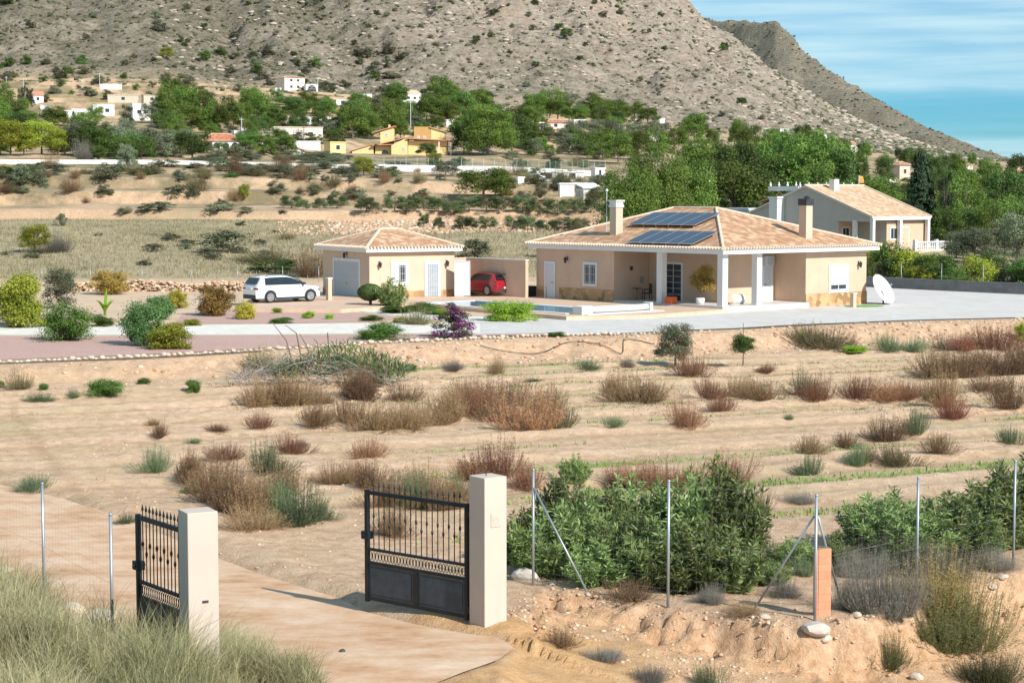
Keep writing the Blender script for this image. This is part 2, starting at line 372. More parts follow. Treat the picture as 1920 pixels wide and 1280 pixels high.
class MB:
    def __init__(s): s.v = []; s.f = []; s.m = []; s.uv = {}
    def face(s, pts, mi=0, uv=None):
        n = len(s.v); s.v += [tuple(p) for p in pts]
        if uv: s.uv[len(s.f)] = uv
        s.f.append(list(range(n, n+len(pts)))); s.m.append(mi)
    def box(s, x0, x1, y0, y1, z0, z1, mi=0):
        n = len(s.v)
        s.v += [(x, y, z) for z in (z0, z1) for (x, y) in ((x0, y0), (x1, y0), (x1, y1), (x0, y1))]
        for f in ((0, 3, 2, 1), (4, 5, 6, 7), (0, 1, 5, 4), (1, 2, 6, 5), (2, 3, 7, 6), (3, 0, 4, 7)):
            s.f.append([n+i for i in f]); s.m.append(mi)
    def prism(s, poly, z0, z1, mi=0):
        n = len(s.v); k = len(poly)
        zz0 = z0 if isinstance(z0, (list, tuple)) else [z0]*k; zz1 = z1 if isinstance(z1, (list, tuple)) else [z1]*k
        s.v += [(p[0], p[1], zz0[i]) for i, p in enumerate(poly)]+[(p[0], p[1], zz1[i]) for i, p in enumerate(poly)]
        s.f.append([n+i for i in range(k)][::-1]); s.f.append([n+k+i for i in range(k)]); s.m += [mi, mi]
        for i in range(k):
            j = (i+1) % k; s.f.append([n+i, n+j, n+k+j, n+k+i]); s.m.append(mi)
    def tube(s, pts, r, n=6, mi=0, r1=None, cap=True):
        pts = [Vector(p) for p in pts]; base = len(s.v); K = len(pts)
        for i, p in enumerate(pts):
            d = (pts[min(i+1, K-1)]-pts[max(i-1, 0)]).normalized()
            a = d.orthogonal().normalized() if abs(d.z) > .9 else d.cross(Vector((0, 0, 1))).normalized()
            b = d.cross(a).normalized(); rr = r if r1 is None else r+(r1-r)*i/(K-1)
            for k in range(n):
                t = 2*math.pi*k/n; s.v.append(tuple(p+a*rr*math.cos(t)+b*rr*math.sin(t)))
        for i in range(K-1):
            for k in range(n):
                a = base+i*n+k; b = base+i*n+(k+1) % n
                s.f.append([a, b, b+n, a+n]); s.m.append(mi)
        if cap:
            s.f.append([base+k for k in range(n)][::-1]); s.f.append([base+(K-1)*n+k for k in range(n)]); s.m += [mi, mi]
    def lathe(s, prof, c=(0, 0, 0), n=16, mi=0):
        base = len(s.v)
        for r, z in prof:
            for k in range(n):
                t = 2*math.pi*k/n; s.v.append((c[0]+r*math.cos(t), c[1]+r*math.sin(t), c[2]+z))
        for i in range(len(prof)-1):
            for k in range(n):
                a = base+i*n+k; b = base+i*n+(k+1) % n; s.f.append([a, b, b+n, a+n]); s.m.append(mi)
        s.f.append([base+k for k in range(n)][::-1]); s.f.append([base+(len(prof)-1)*n+k for k in range(n)]); s.m += [mi, mi]
    def build(s, name, mats, parent=None, smooth=False, bevel=0, loc=None, rz=None):
        me = bpy.data.meshes.new(name); me.from_pydata(s.v, [], s.f)
        if not isinstance(mats, (list, tuple)): mats = [mats]
        for m_ in mats: me.materials.append(m_)
        me.polygons.foreach_set('material_index', s.m)
        if smooth: me.polygons.foreach_set('use_smooth', [True]*len(s.f))
        if s.uv:
            uvl = me.uv_layers.new(name='UVMap')
            for fi, uvs in s.uv.items():
                for li, uv in zip(me.polygons[fi].loop_indices, uvs): uvl.data[li].uv = uv
        me.update()
        o = ob(name, me, parent, loc, None, rz)
        if bevel:
            md = o.modifiers.new('bevel', 'BEVEL'); md.width = bevel; md.segments = 2; md.limit_method = 'ANGLE'
        return o
# ------------------------------------------------------------------ the ground sheet
def fan(dvals, pxs, zfun, name, m, attrs_fun=None, kind='structure'):
    D, P = np.meshgrid(dvals, pxs, indexing='ij'); X = (P-960)/FPX*D; Y = D
    Z = zfun(X, Y); nr, nc = D.shape
    V = np.stack([X, Y, Z], -1).reshape(-1, 3)
    i = np.arange(nr-1)[:, None]*nc+np.arange(nc-1)[None]
    F = np.stack([i, i+1, i+nc+1, i+nc], -1).reshape(-1, 4)
    at = attrs_fun(X, Y, Z) if attrs_fun else {}
    me = np_mesh(name, V, F, [m], attrs={k: v.ravel() for k, v in at.items()}, smooth=True)
    return tag(ob(name, me), kind=kind)
def gattrs(X, Y, Z):
    px = 960+FPX*X/Y; ye = np.interp(X, *zip(*EDGE)); yb = np.interp(X, [-60, -20, 5, 14, 20, 60], [147, 147, 150, 145, 133, 124])
    q = (Y-.48*X)/1.11+1.2*(fbm(X*.05, Y*.05, 2)-.5)
    fm = sstep((Y-36-.25*np.abs(X))/6)*(1-sstep((Y-(ye-5))/2))
    w = 4.4
    ph = (q/w) % 1.0
    green = np.exp(-((ph-.5)/.10)**2)*fm*np.clip((fbm(X*.09, Y*.25, 3)-.36)*6, 0, 1)*sstep((X+9+.25*(Y-60))/8)
    green = green+.22*fm*np.clip((fbm(X*.5+4, Y*.5, 3)-.5)*4, 0, 1)
    rubble = ((Y > ye-4.6) & (Y < ye+.3))*.55*sstep((px-450)/250)*np.clip(fbm(X*.3, Y*.3, 2)*3-1, 0, 1)+.1*((Y > ye-4.6) & (Y < ye+.3))
    wv = 60*(fbm(X*.05, Y*.05, 3)-.5); hv = sstep((Y-207-wv*.35)/6)*sstep((px-545+wv*4)/60)*(1-sstep((px-1120)/60))
    rubble = np.clip(rubble+hv*(1-sstep((Y-243)/6)), 0, 1)
    grass = sstep((Y-yb)/4)*(1-sstep((Y-235-8*np.sin(X*.1))/14))*(1-.95*hv)
    grass = np.clip(grass+sstep((Y-250)/60)*.25, 0, 1)
    scrub = sstep((Y-235)/30)*(1-sstep((Y-900)/80))
    m = Y < 60
    sl = side_l(np.where(m, X, 0), np.where(m, Y, 59)); sr = side_r(np.where(m, X, 0), np.where(m, Y, 59))
    grass = np.clip(grass+np.where(m, sstep((sl-.1)/.7)*.85, 0), 0, 1)
    ochre = np.where(m & (X > -2.6) & (Y < 28) & (sl < .3), sstep((1.9-X*.25-np.abs(Y-26.2)*.2)/1.0), 0)*(1-drive_mask(X, Y))*sstep((4-X)/3)
    ochre = np.maximum(ochre, np.where(m, .3*np.clip(sr*2, 0, 1)*(X > -.1), 0))
    mount = sstep((Y-835)/40)
    scrub_and_shade = np.clip(.15+1.2*sstep((900-px)/600)*(1-sstep((px-1200)/400))+.5*sstep((150-Z)/100)-.35*sstep((px-500)/500), 0, 1)
    ridge = fm*(np.sin(q*2*math.pi/1.5)*.5+np.sin(q*2*math.pi/4.4+1)*.6)*np.clip(fbm(X*.15, Y*.4+3, 3)*2-.3, 0, 1)  # mask for the painted light and shade of the furrows
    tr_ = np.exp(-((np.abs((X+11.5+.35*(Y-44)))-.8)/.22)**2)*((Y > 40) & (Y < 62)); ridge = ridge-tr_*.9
    cut = np.where(m & (X > -.1), np.exp(-((sr-.5)/.8)**2), 0); bk = np.exp(-((Y-(ye-2.1))/1.5)**2)*.35; cut = np.maximum(cut, bk); _, tb_ = terraces(Y+9*(fbm(X*.03, Y*.02+5, 2)-.5)); cut = np.maximum(cut, .5*tb_*(1-sstep((px-1100)/120)))
    return dict(cut=cut, ridge=ridge, green=np.clip(green, 0, 1), rubble=rubble, grass=grass, scrub=scrub, ochre=ochre, mount=mount, scrub_and_shade=scrub_and_shade)
GM = ground_mat()
dv = np.concatenate([np.linspace(3, 15, 24)[:-1], 15*np.exp(np.arange(0, math.log(900/15), .0034)), 900*np.exp(np.arange(0.003, math.log(2600/900), .0055))])
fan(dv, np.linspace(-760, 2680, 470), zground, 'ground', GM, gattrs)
# second, farther ridge seen behind the shoulder of the first
C2X = np.array([900, 1200, 1310, 1370, 1450, 1482, 1500, 1560, 1640, 1700, 1790, 1860, 1950, 2100, 2400.])
C2Y = np.array([20, 32, 36, 42, 46, 70, 97, 140, 185, 220, 264, 290, 312, 332, 345.])
def zhill(X, Y):
    px = 960+FPX*X/Y; cy = np.interp(px, C2X, C2Y); D2 = np.interp(px, [900, 1310, 1860, 2400], [3400, 3000, 1750, 1400])
    t = np.clip((Y-(D2-650))/650, 0, 1); foot = 345.
    e_ = foot+(cy-foot)*t**.9
    z = CAMZ-(e_-370)*np.minimum(Y, D2)/FPX-np.maximum(Y-D2, 0)*.6
    am = np.sin(np.clip(t, 0, 1)*math.pi)
    z = z+am*(34*(fbm(px*.008, Y*.004, 4)-.5))+(8*(fbm(X*.04, Y*.03, 4)-.5)+4*(fbm(X*.16, Y*.1, 3)-.5))*sstep((345-cy)/60)
    return np.maximum(z, -80)
def hattrs(X, Y, Z):
    o = np.ones_like(X); return dict(cut=0*o, ridge=0*o, green=0*o, rubble=0*o, grass=0*o, scrub=0*o, ochre=0*o, mount=o, scrub_and_shade=1.3*o)  # full scrub tint darkens this ridge, painting in its shade
fan(1000*np.exp(np.arange(0, math.log(4.2), .005)), np.linspace(900, 2600, 300), zhill, 'hill', GM, hattrs)
# ------------------------------------------------------------------ drive, paving and gravel sheets
conc, t, b = mat('pale worn concrete')
n1 = noise(t, .8, 9, rough=.74, stretch=(1, 1.6, 1)); n2 = noise(t, 9, 5)
c = ramp(t, n1, [(.34, (.44, .24, .12)), (.45, (.57, .35, .20)), (.55, (.63, .43, .275)), (.70, (.70, .55, .40))])
c = mixc(t, mathn(t, 'MULTIPLY', mathn(t, 'LESS_THAN', n2, .38), .25), c, (.42, .27, .16))
L(t, c, b.inputs['Base Color']); b.inputs['Roughness'].default_value = .85; bump(t, b, n2, .01)
def loft(A, B, zf, off, name, m, nx=10, sub=4):
    def res(P, n):
        P = [Vector((p.x, p.y)) for p in P]; L_ = [0]
        for a, b in zip(P[:-1], P[1:]): L_.append(L_[-1]+(b-a).length)
        o = []
        for k in range(n):
            s_ = L_[-1]*k/(n-1); i = min(max(j for j in range(len(L_)) if L_[j] <= s_+1e-9), len(P)-2)
            f = (s_-L_[i])/max(1e-6, L_[i+1]-L_[i]); o.append(P[i].lerp(P[i+1], f))
        return np.array([(p.x, p.y) for p in o])
    n = 90; a = res(A, n); b = res(B, n); T = np.linspace(0, 1, nx)[None, :, None]
    XY = a[:, None]*(1-T)+b[:, None]*T; Z = zf(XY[..., 0], XY[..., 1])+off
    V = np.concatenate([XY, Z[..., None]], -1).reshape(-1, 3)
    i = np.arange(n-1)[:, None]*nx+np.arange(nx-1)[None]
    F = np.stack([i, i+nx, i+nx+1, i+1], -1).reshape(-1, 4)
    return tag(ob(name, np_mesh(name, V, F, [m], smooth=True)), kind='structure')
# the drive: inside part and the apron outside the gate
loft(DUP, DLO, zdrive, .0, 'drive', conc, 14)
def sheet(name, m, pix, z=PAD+.006, thick=.0, sub=0):
    P = [W(a, b_, z) if not isinstance(a, Vector) else a for a, b_ in pix]
    mb = MB(); mb.face([(p.x, p.y, z) for p in P]); o = mb.build(name, m); return tag(o, kind='structure')
gravel, t, b = mat('pale grey gravel')
nA = noise(t, 1.2, 7, rough=.7); nB = noise(t, 30, 4)
c = ramp(t, nA, [(.3, (.50, .475, .435)), (.7, (.64, .61, .565))]); c = mixc(t, mathn(t, 'MULTIPLY', mathn(t, 'GREATER_THAN', nB, .6), .4), c, (.75, .74, .71))
c = mixc(t, ramp(t, noise(t, .25, 5), [(.5, (0, 0, 0)), (.7, (.45, .45, .45))]), c, (.52, .44, .35))
L(t, c, b.inputs['Base Color']); b.inputs['Roughness'].default_value = .95; bump(t, b, nB, .03)
pink, t, b = mat('pinkish red gravel')
nB = noise(t, 14, 5, rough=.7); c = ramp(t, nB, [(.3, (.36, .215, .17)), (.5, (.47, .30, .245)), (.7, (.58, .42, .36))])
c = mixc(t, ramp(t, noise(t, .5, 5), [(.5, (0, 0, 0)), (.75, (.5, .5, .5))]), c, (.52, .36, .28))
L(t, c, b.inputs['Base Color']); b.inputs['Roughness'].default_value = .95; bump(t, b, nB, .03)
pathm = plain('white path gravel', (.70, .66, .58), .9, var=.1, scale=2, bmp=.01, dirt=(.6, .5, .38))
sand = plain('beige compacted sand', (.58, .43, .29), .95, var=.12, scale=.8, bmp=.01, dirt=(.48, .34, .22))
terra, t, b = mat('terracotta paving')
tcx = N(t, 'ShaderNodeTexCoord'); br = N(t, 'ShaderNodeTexBrick'); br.inputs['Scale'].default_value = 1.0; br.offset = 0
br.inputs['Brick Width'].default_value = .4; br.inputs['Row Height'].default_value = .4; br.inputs['Mortar Size'].default_value = .012
br.inputs['Color1'].default_value = (.58, .38, .25, 1); br.inputs['Color2'].default_value = (.66, .46, .32, 1); br.inputs['Mortar'].default_value = (.5, .4, .3, 1)
L(t, tcx.outputs['Object'], br.inputs['Vector']); L(t, mixc(t, .35, br.outputs[0], ramp(t, noise(t, .9, 5), [(.3, (.5, .33, .22)), (.7, (.72, .55, .42))])), b.inputs['Base Color']); b.inputs['Roughness'].default_value = .7
# the platform's layers, each 4 mm above the one below
z0 = PAD+.012
S1 = [(-600, 600), (-600, 670), (0, 655), (300, 648), (1900, 596), (2600, 590), (2600, 552), (2000, 545), (1600, 540), (900, 548), (300, 535), (0, 530), (-600, 530)]
sheet('sand_ground', sand, S1[:0]+[(-600, 527), (-600, 702), (0, 676), (250, 666), (500, 653), (700, 641), (1000, 629), (1060, 627), (1060, 527)], z0)
sheet('gravel_road', gravel, [(860, 606), (900, 632), (1000, 630), (1200, 624), (1360, 616), (1500, 607.5), (1700, 601), (1920, 595), (2700, 588), (2700, 555), (1980, 541), (1640, 533), (1600, 533), (1200, 560), (1000, 598)], z0+.004)
sheet('garden_path', pathm, [(-500, 619), (-500, 634), (0, 628), (400, 627.5), (900, 624), (900, 604), (640, 606), (300, 610), (0, 613)], z0+.008)
sheet('gravel_bed', pink, [(-500, 632), (-500, 699), (0, 674), (250, 665), (500, 652), (700, 640), (1000, 628.5), (1072, 627), (1050, 623), (900, 626), (400, 629), (0, 630)], z0+.016)
sheet('gravel_bed', pink, [(330, 606), (340, 590), (450, 578), (560, 581), (640, 581), (760, 597), (700, 603), (500, 606)], z0+.012)
sheet('garden_path', pathm, [(560, 577), (640, 579), (800, 599), (900, 605), (1000, 603), (1000, 597), (860, 592), (700, 578)], z0+.018)
sheet('gravel_bed', pink, [(0, 607), (0, 596), (90, 592), (100, 604)], z0+.020)
# ------------------------------------------------------------------ building materials
def plaster(name, col, var=.07):
    if name in MATS: return MATS[name]
    m, t, b = mat(name)
    n = noise(t, .8, 7, rough=.65); c = ramp(t, n, [(.3, tuple(x*(1-var) for x in col)), (.7, tuple(min(1, x*(1+var)) for x in col))])
    st = noise(t, 1.0, 5, stretch=(2.2, 2.2, .25)); c = mixc(t, ramp(t, st, [(.58, (0, 0, 0)), (.8, (.35, .35, .35))]), c, tuple(x*.72 for x in col))
    L(t, c, b.inputs['Base Color']); b.inputs['Roughness'].default_value = .9; b.inputs['Specular IOR Level'].default_value = .2
    bump(t, b, noise(t, 35, 4), .0015); MATS[name] = m; return m
def tiles(name, c1, c2, c3):
    if name in MATS: return MATS[name]
    m, t, b = mat(name)
    uv = N(t, 'ShaderNodeUVMap'); br = N(t, 'ShaderNodeTexBrick'); L(t, uv.outputs[0], br.inputs['Vector'])
    br.inputs['Scale'].default_value = 1; br.offset = 0; br.inputs['Brick Width'].default_value = .24; br.inputs['Row Height'].default_value = .36
    br.inputs['Mortar Size'].default_value = .012; br.inputs['Mortar Smooth'].default_value = .4; br.inputs['Bias'].default_value = -.1
    br.inputs['Color1'].default_value = (*c1, 1); br.inputs['Color2'].default_value = (*c2, 1); br.inputs['Mortar'].default_value = tuple(x*.55 for x in c1)+(1,)
    n = N(t, 'ShaderNodeTexNoise'); n.inputs['Scale'].default_value = 2.2; n.inputs['Detail'].default_value = 6; L(t, uv.outputs[0], n.inputs['Vector'])
    wn = N(t, 'ShaderNodeTexWhiteNoise', noise_dimensions='2D'); sn = N(t, 'ShaderNodeVectorMath', operation='SNAP'); sn.inputs[1].default_value = (.24, .36, 1)
    L(t, uv.outputs[0], sn.inputs[0]); L(t, sn.outputs[0], wn.inputs['Vector'])
    c = mixc(t, ramp(t, wn.outputs['Value'], [(.6, (0, 0, 0)), (.85, (.8, .8, .8))]), br.outputs[0], c3)
    c = mixc(t, ramp(t, n.outputs['Fac'], [(.55, (0, 0, 0)), (.8, (.3, .3, .3))]), c, tuple(x*.6 for x in c1))
    L(t, c, b.inputs['Base Color']); b.inputs['Roughness'].default_value = .85
    wv = N(t, 'ShaderNodeTexWave', wave_type='BANDS', bands_direction='X', wave_profile='SIN'); wv.inputs['Scale'].default_value = 2*math.pi/.24/20*1.0
    L(t, uv.outputs[0], wv.inputs['Vector']); bump(t, b, wv.outputs['Fac'], .05, .8)
    MATS[name] = m; return m
M_wall = plaster('peach plaster', (.60, .42, .30)); M_wallR = plaster('warm cream plaster', (.61, .455, .335))
M_white = plaster('white render', (.72, .71, .69), .04); M_trim = plaster('off white trim', (.70, .68, .65), .03)
M_tile = tiles('mottled clay roof tiles', (.42, .22, .115), (.60, .36, .20), (.68, .49, .32))
M_tileR = tiles('red clay roof tiles', (.42, .13, .065), (.52, .19, .10), (.58, .28, .16))
M_tileT = tiles('tan clay roof tiles', (.52, .33, .19), (.64, .44, .27), (.70, .55, .38))
M_cap = plain('ridge tile cement', (.70, .54, .40), .85)
M_stone, t, b = mat('ochre stone cladding')
v = N(t, 'ShaderNodeTexVoronoi'); v.inputs['Scale'].default_value = 2.8; tcx = N(t, 'ShaderNodeTexCoord'); L(t, tcx.outputs['Object'], v.inputs['Vector'])
sx = N(t, 'ShaderNodeSeparateColor'); L(t, v.outputs['Color'], sx.inputs[0])
c = ramp(t, sx.outputs[0], [(.1, (.30, .17, .08)), (.4, (.46, .28, .12)), (.7, (.52, .36, .18)), (.95, (.40, .24, .13))])
L(t, c, b.inputs['Base Color']); b.inputs['Roughness'].default_value = .85; bump(t, b, v.outputs['Distance'], .03)
M_glass = plain('dark window glass', (.035, .045, .05), .08, var=.3, spec=.6)
M_alum = plain('white painted metal', (.56, .58, .60), .4, var=.03)
M_grey = plain('grey garage door', (.42, .44, .45), .5, var=.04)
M_iron = plain('black wrought iron', (.018, .02, .023), .45, var=.3, metal=.3)
M_dark = plain('dark metal', (.04, .04, .042), .5, var=.2)
M_galv = plain('galvanised steel', (.36, .39, .41), .42, metal=.55, var=.15)
M_solar, t, b = mat('solar cells')
uvn = N(t, 'ShaderNodeTexCoord'); br = N(t, 'ShaderNodeTexBrick'); L(t, uvn.outputs['Object'], br.inputs['Vector']); br.offset = 0; br.inputs['Scale'].default_value = 1
br.inputs['Brick Width'].default_value = .165; br.inputs['Row Height'].default_value = .165; br.inputs['Mortar Size'].default_value = .004
br.inputs['Color1'].default_value = (.022, .035, .055, 1); br.inputs['Color2'].default_value = (.03, .045, .07, 1); br.inputs['Mortar'].default_value = (.10, .12, .14, 1)
L(t, br.outputs[0], b.inputs['Base Color']); b.inputs['Roughness'].default_value = .12
M_sframe = plain('aluminium frame', (.62, .63, .64), .35, metal=.7)

class Frame:
    """window / door helpers on a wall that runs along local X (axis 'x') or local Y (axis 'y'), outside facing -other"""
    def __init__(s, parent, axis, c): s.p = parent; s.a = axis; s.c = c
    def b(s, mb, a0, a1, o0, o1, z0, z1, mi=0):
        # o0/o1: distance outwards from the wall face
        if s.a == 'x': mb.box(a0, a1, s.c-o1, s.c-o0, z0, z1, mi)
        else: mb.box(s.c-o1, s.c-o0, a0, a1, z0, z1, mi)
    def window(s, a0, a1, z0, z1, trim=.12, bars=True, shutter=0., curtain=False, frame_m=None, name='window'):
        mb = MB()
        s.b(mb, a0-trim, a0, .0, .05, z0-trim, z1+trim); s.b(mb, a1, a1+trim, .0, .05, z0-trim, z1+trim)
        s.b(mb, a0, a1, .0, .05, z1, z1+trim); s.b(mb, a0, a1, .0, .07, z0-trim, z0)
        w = mb.build(name, frame_m or M_trim, s.p)
        g = MB(); s.b(g, a0, a1, .004, .012, z0, z1); g.build('pane', M_glass, w)
        f = MB(); m = (a0+a1)/2
        for x0, x1 in ((a0, a0+.05), (m-.03, m+.03), (a1-.05, a1)): s.b(f, x0, x1, .014, .035, z0, z1)
        s.b(f, a0+.05, a1-.05, .014, .034, z1-.05, z1); s.b(f, a0+.05, a1-.05, .014, .034, z0, z0+.05)
        f.build('sash', M_alum, w)
        if curtain:
            k = MB(); s.b(k, a0+.08, m-.06, .0125, .0135, z0+.06, z1-.06); k.build('curtain', M_white, w)
        if shutter:
            k = MB(); n = int((z1-z0)*shutter/.05)
            for i in range(n):
                zz = z1-(i+1)*.05; s.b(k, a0+.02, a1-.02, .036, .046, zz+.004, zz+.048)
            k.build('shutter', M_alum, w)
        if bars:
            k = MB(); n = max(2, int((a1-a0)/.13))
            for i in range(n+1):
                x = a0+(a1-a0)*i/n; s.b(k, x-.009, x+.009, .052, .068, z0, z1)
            for zz in (z0+.15, (z0+z1)/2, z1-.15): s.b(k, a0, a1, .07, .082, zz-.01, zz+.01)
            k.build('grille', M_alum, w)
        return w
    def door(s, a0, a1, z0, z1, trim=.12, glass=False, m=None, handle=True, dark=False):
        mb = MB(); s.b(mb, a0-trim, a0, 0, .05, z0, z1+trim); s.b(mb, a1, a1+trim, 0, .05, z0, z1+trim); s.b(mb, a0, a1, 0, .05, z1, z1+trim)
        d = mb.build('door_frame', M_trim, s.p)
        k = MB(); s.b(k, a0, a1, .004, .02, z0, z1); k.build('pane' if dark else 'door_leaf', M_glass if dark else (plain('frosted door glass', (.30, .35, .38), .3) if glass else (m or M_alum)), d)
        if glass or dark:
            g = MB(); n = 5 if glass else 2
            for i in range(n+1):
                x = a0+(a1-a0)*i/n; s.b(g, x-.02, x+.02, .022, .038, z0, z1)
            for i in range(1, 6):
                zz = z0+(z1-z0)*i/6; s.b(g, a0, a1, .039, .05, zz-.012, zz+.012)
            g.build('glazing_bars', M_alum, d)
        if handle:
            h = MB(); s.b(h, a0+.08, a0+.12, .05, .09, z0+1.0, z0+1.04); s.b(h, a0+.08, a0+.24, .09, .105, z0+1.0, z0+1.03); h.build('handle', M_dark, d)
        return d
    def lamp(s, a, z):
        mb = MB(); s.b(mb, a-.05, a+.05, 0, .03, z-.1, z+.12); s.b(mb, a-.015, a+.015, .03, .2, z+.1, z+.125)
        def pt(o, zz): return (a, s.c-o, zz) if s.a == 'x' else (s.c-o, a, zz)
        mb.lathe([(.02, .0), (.07, .03), (.1, .26), (.13, .27), (.02, .38)], pt(.2, z-.28), 8)
        mb.build('wall_lamp', M_dark, s.p)
def roof_hip(parent, x0, x1, y0, y1, z, rise, m, over=.5, along='y', capm=None, name='roof', th=.12, ridge=None):
    X0, X1, Y0, Y1 = x0-over, x1+over, y0-over, y1+over
    if along == 'y':
        h = (X1-X0)/2; cx = (X0+X1)/2; a = (cx, Y0+h if ridge is None else ridge[0]); c_ = (cx, Y1-h if ridge is None else ridge[1])
    else:
        h = (Y1-Y0)/2; cy = (Y0+Y1)/2; a = (X0+h if ridge is None else ridge[0], cy); c_ = (X1-h if ridge is None else ridge[1], cy)
    A = Vector((*a, z+rise)); B = Vector((*c_, z+rise)); P = [Vector((X0, Y0, z)), Vector((X1, Y0, z)), Vector((X1, Y1, z)), Vector((X0, Y1, z))]
    mb = MB()
    def tri(pts):
        e_ = (pts[1]-pts[0]).normalized(); nrm = (pts[1]-pts[0]).cross(pts[2]-pts[0]).normalized(); up = nrm.cross(e_)
        mb.face(pts, 0, [((p-pts[0]).dot(e_), (p-pts[0]).dot(up)) for p in pts])
    if along == 'y':
        tri([P[0], P[1], A]); tri([P[1], P[2], B, A]); tri([P[2], P[3], B]); tri([P[3], P[0], A, B])
        hips = [(P[0], A), (P[1], A), (P[2], B), (P[3], B), (A, B)]
    else:
        tri([P[0], P[1], B, A]); tri([P[1], P[2], B]); tri([P[2], P[3], A, B]); tri([P[3], P[0], A])
        hips = [(P[0], A), (P[3], A), (P[1], B), (P[2], B), (A, B)]
    r = mb.build(name, m, parent)
    # scalloped tile ends along the eaves
    k = MB(); st = .24
    for i in range(4):
        p, q = P[i], P[(i+1) % 4]; d = (q-p); Ln = d.length; d.normalize(); nn = Vector((d.y, -d.x, 0))
        for j in range(int(Ln/st)):
            c0 = p+d*(st*(j+.5)); k.tube([c0+nn*.07+Vector((0, 0, .03)), c0-nn*.25+Vector((0, 0, .25*rise/h+.0))], .066, 6)
    k.build('eave_tiles', capm or M_cap, r)
    k = MB()
    for p, q in hips: k.tube([p+Vector((0, 0, .02)), q+Vector((0, 0, .02))], .10, 6)
    k.build('ridge_tiles', capm or M_cap, r)
    return r, (X0, X1, Y0, Y1)

# ------------------------------------------------------------------ main house (local x = right facade, local y = left facade)
A0 = math.radians(39.9)
house = thing('house', 'peach single storey house with hipped clay tile roof and solar panels', 'house', (12.16, 106.2, 0), A0)
DKZ = .10
floorM = plain('pale porch floor', (.62, .58, .53), .5)
fl = MB(); fl.box(-.35, 7.15, -.35, 8.85, -.3, DKZ); fl.build('porch_floor', floorM, house)
ZW = 3.14
w = MB()
# wings and porch walls (butted)
w.box(-.25, 2.7, 8.9, 16.2, -.3, ZW)            # left wing front block
w.box(2.72, 12.86, 2.5, 16.2, -.3, ZW)          # main body behind the porch
w.box(7.2, 12.86, -.02, 2.48, -.3, ZW)            # right wing
w.build('wall', M_wall, house)
for q in ((-.29, -.25, 8.9, 13.95, -.3, .72), (-.29, -.25, 15.2, 16.2, -.3, .72), (7.2, 12.9, -.06, -.02, -.3, .6), (12.862, 12.9, -.02, 5, -.3, .6)):
    st = MB(); st.box(*q); st.build('stone_plinth', M_stone, house)
fa = MB()
for (a, b_, c_, d_) in ((-.6, 13.4, -.6, -.45), (-.6, -.45, -.45, 16.6), (13.25, 13.4, -.45, 16.6), (-.45, 13.25, 16.6, 16.75)): fa.box(a, b_, c_, d_, ZW, ZW+.3)
fa.build('fascia', M_white, house)
so_ = MB(); so_.box(-.45, 13.25, -.45, 16.6, ZW+.002, ZW+.06); so_.build('soffit', M_trim, house)
RZ = ZW+.3; RISE = 2.28
roof, _ = roof_hip(house, -.1, 12.9, -.1, 16.25, RZ, RISE, M_tile, .6, 'y', ridge=(6.7, 10.4))
for (cx, cy) in ((0, 0), (2.9, 0.), (0., 5.0)):
    mb = MB(); mb.box(cx-.22, cx+.22, cy-.22, cy+.22, DKZ, ZW); mb.box(cx-.26, cx+.26, cy-.26, cy+.26, DKZ, DKZ+.08)
    mb.build('column', M_trim, house, bevel=.015)
# rooms behind the porch: left facade openings
FL = Frame(house, 'y', -.25)
def solve_u(px, v):   # local x for a wall at local y=v
    lo, hi = -5, 20
    for _ in range(50):
        m = (lo+hi)/2; X = 12.16+math.cos(A0)*m-math.sin(A0)*v; Y = 106.2+math.sin(A0)*m+math.cos(A0)*v
        if proj((X, Y, 1))[0] < px: lo = m
        else: hi = m
    return lo
def solve_v(px, u):
    lo, hi = -5, 25
    for _ in range(50):
        m = (lo+hi)/2; X = 12.16+math.cos(A0)*u-math.sin(A0)*m; Y = 106.2+math.sin(A0)*u+math.cos(A0)*m
        if proj((X, Y, 1))[0] > px: lo = m
        else: hi = m
    return lo
FL.window(solve_v(1117, -.25), solve_v(1096, -.25), 1.02, 2.25, .14, bars=True)
FL.door(solve_v(1039, -.25), solve_v(1024, -.25), -.02, 2.2, .14)
FL.lamp(solve_v(1064, -.25), 2.55)
# porch back wall (local x = 2.72) openings
FB = Frame(house, 'y', 2.72)
FB.door(solve_v(1278, 2.72), solve_v(1248, 2.72), DKZ, 2.3, .14, dark=True, handle=False)
# porch wall facing -y at y=2.5 (left of right wing)
FC = Frame(house, 'x', 2.5)
FC.door(solve_u(1431, 2.5), solve_u(1445, 2.5), DKZ, 2.25, .12)
FC.lamp(solve_u(1497, 2.5), 2.6)
FW = Frame(house, 'x', -.02)
FW.window(solve_u(1556, 0), solve_u(1586, 0), .75, 2.15, .16, bars=False, shutter=.8)
FW.lamp(solve_u(1608, 0), 2.35)
FP = Frame(house, 'x', 8.9)   # return wall ornaments
mb = MB(); FP.b(mb, solve_u(1181, 8.9), solve_u(1186, 8.9), .003, .03, 1.9, 2.15); mb.build('wall_clock', M_dark, house)
mb = MB(); FP.b(mb, 1.95, 2.25, .003, .03, 1.1, 1.5); mb.build('wall_plaque', M_galv, house)
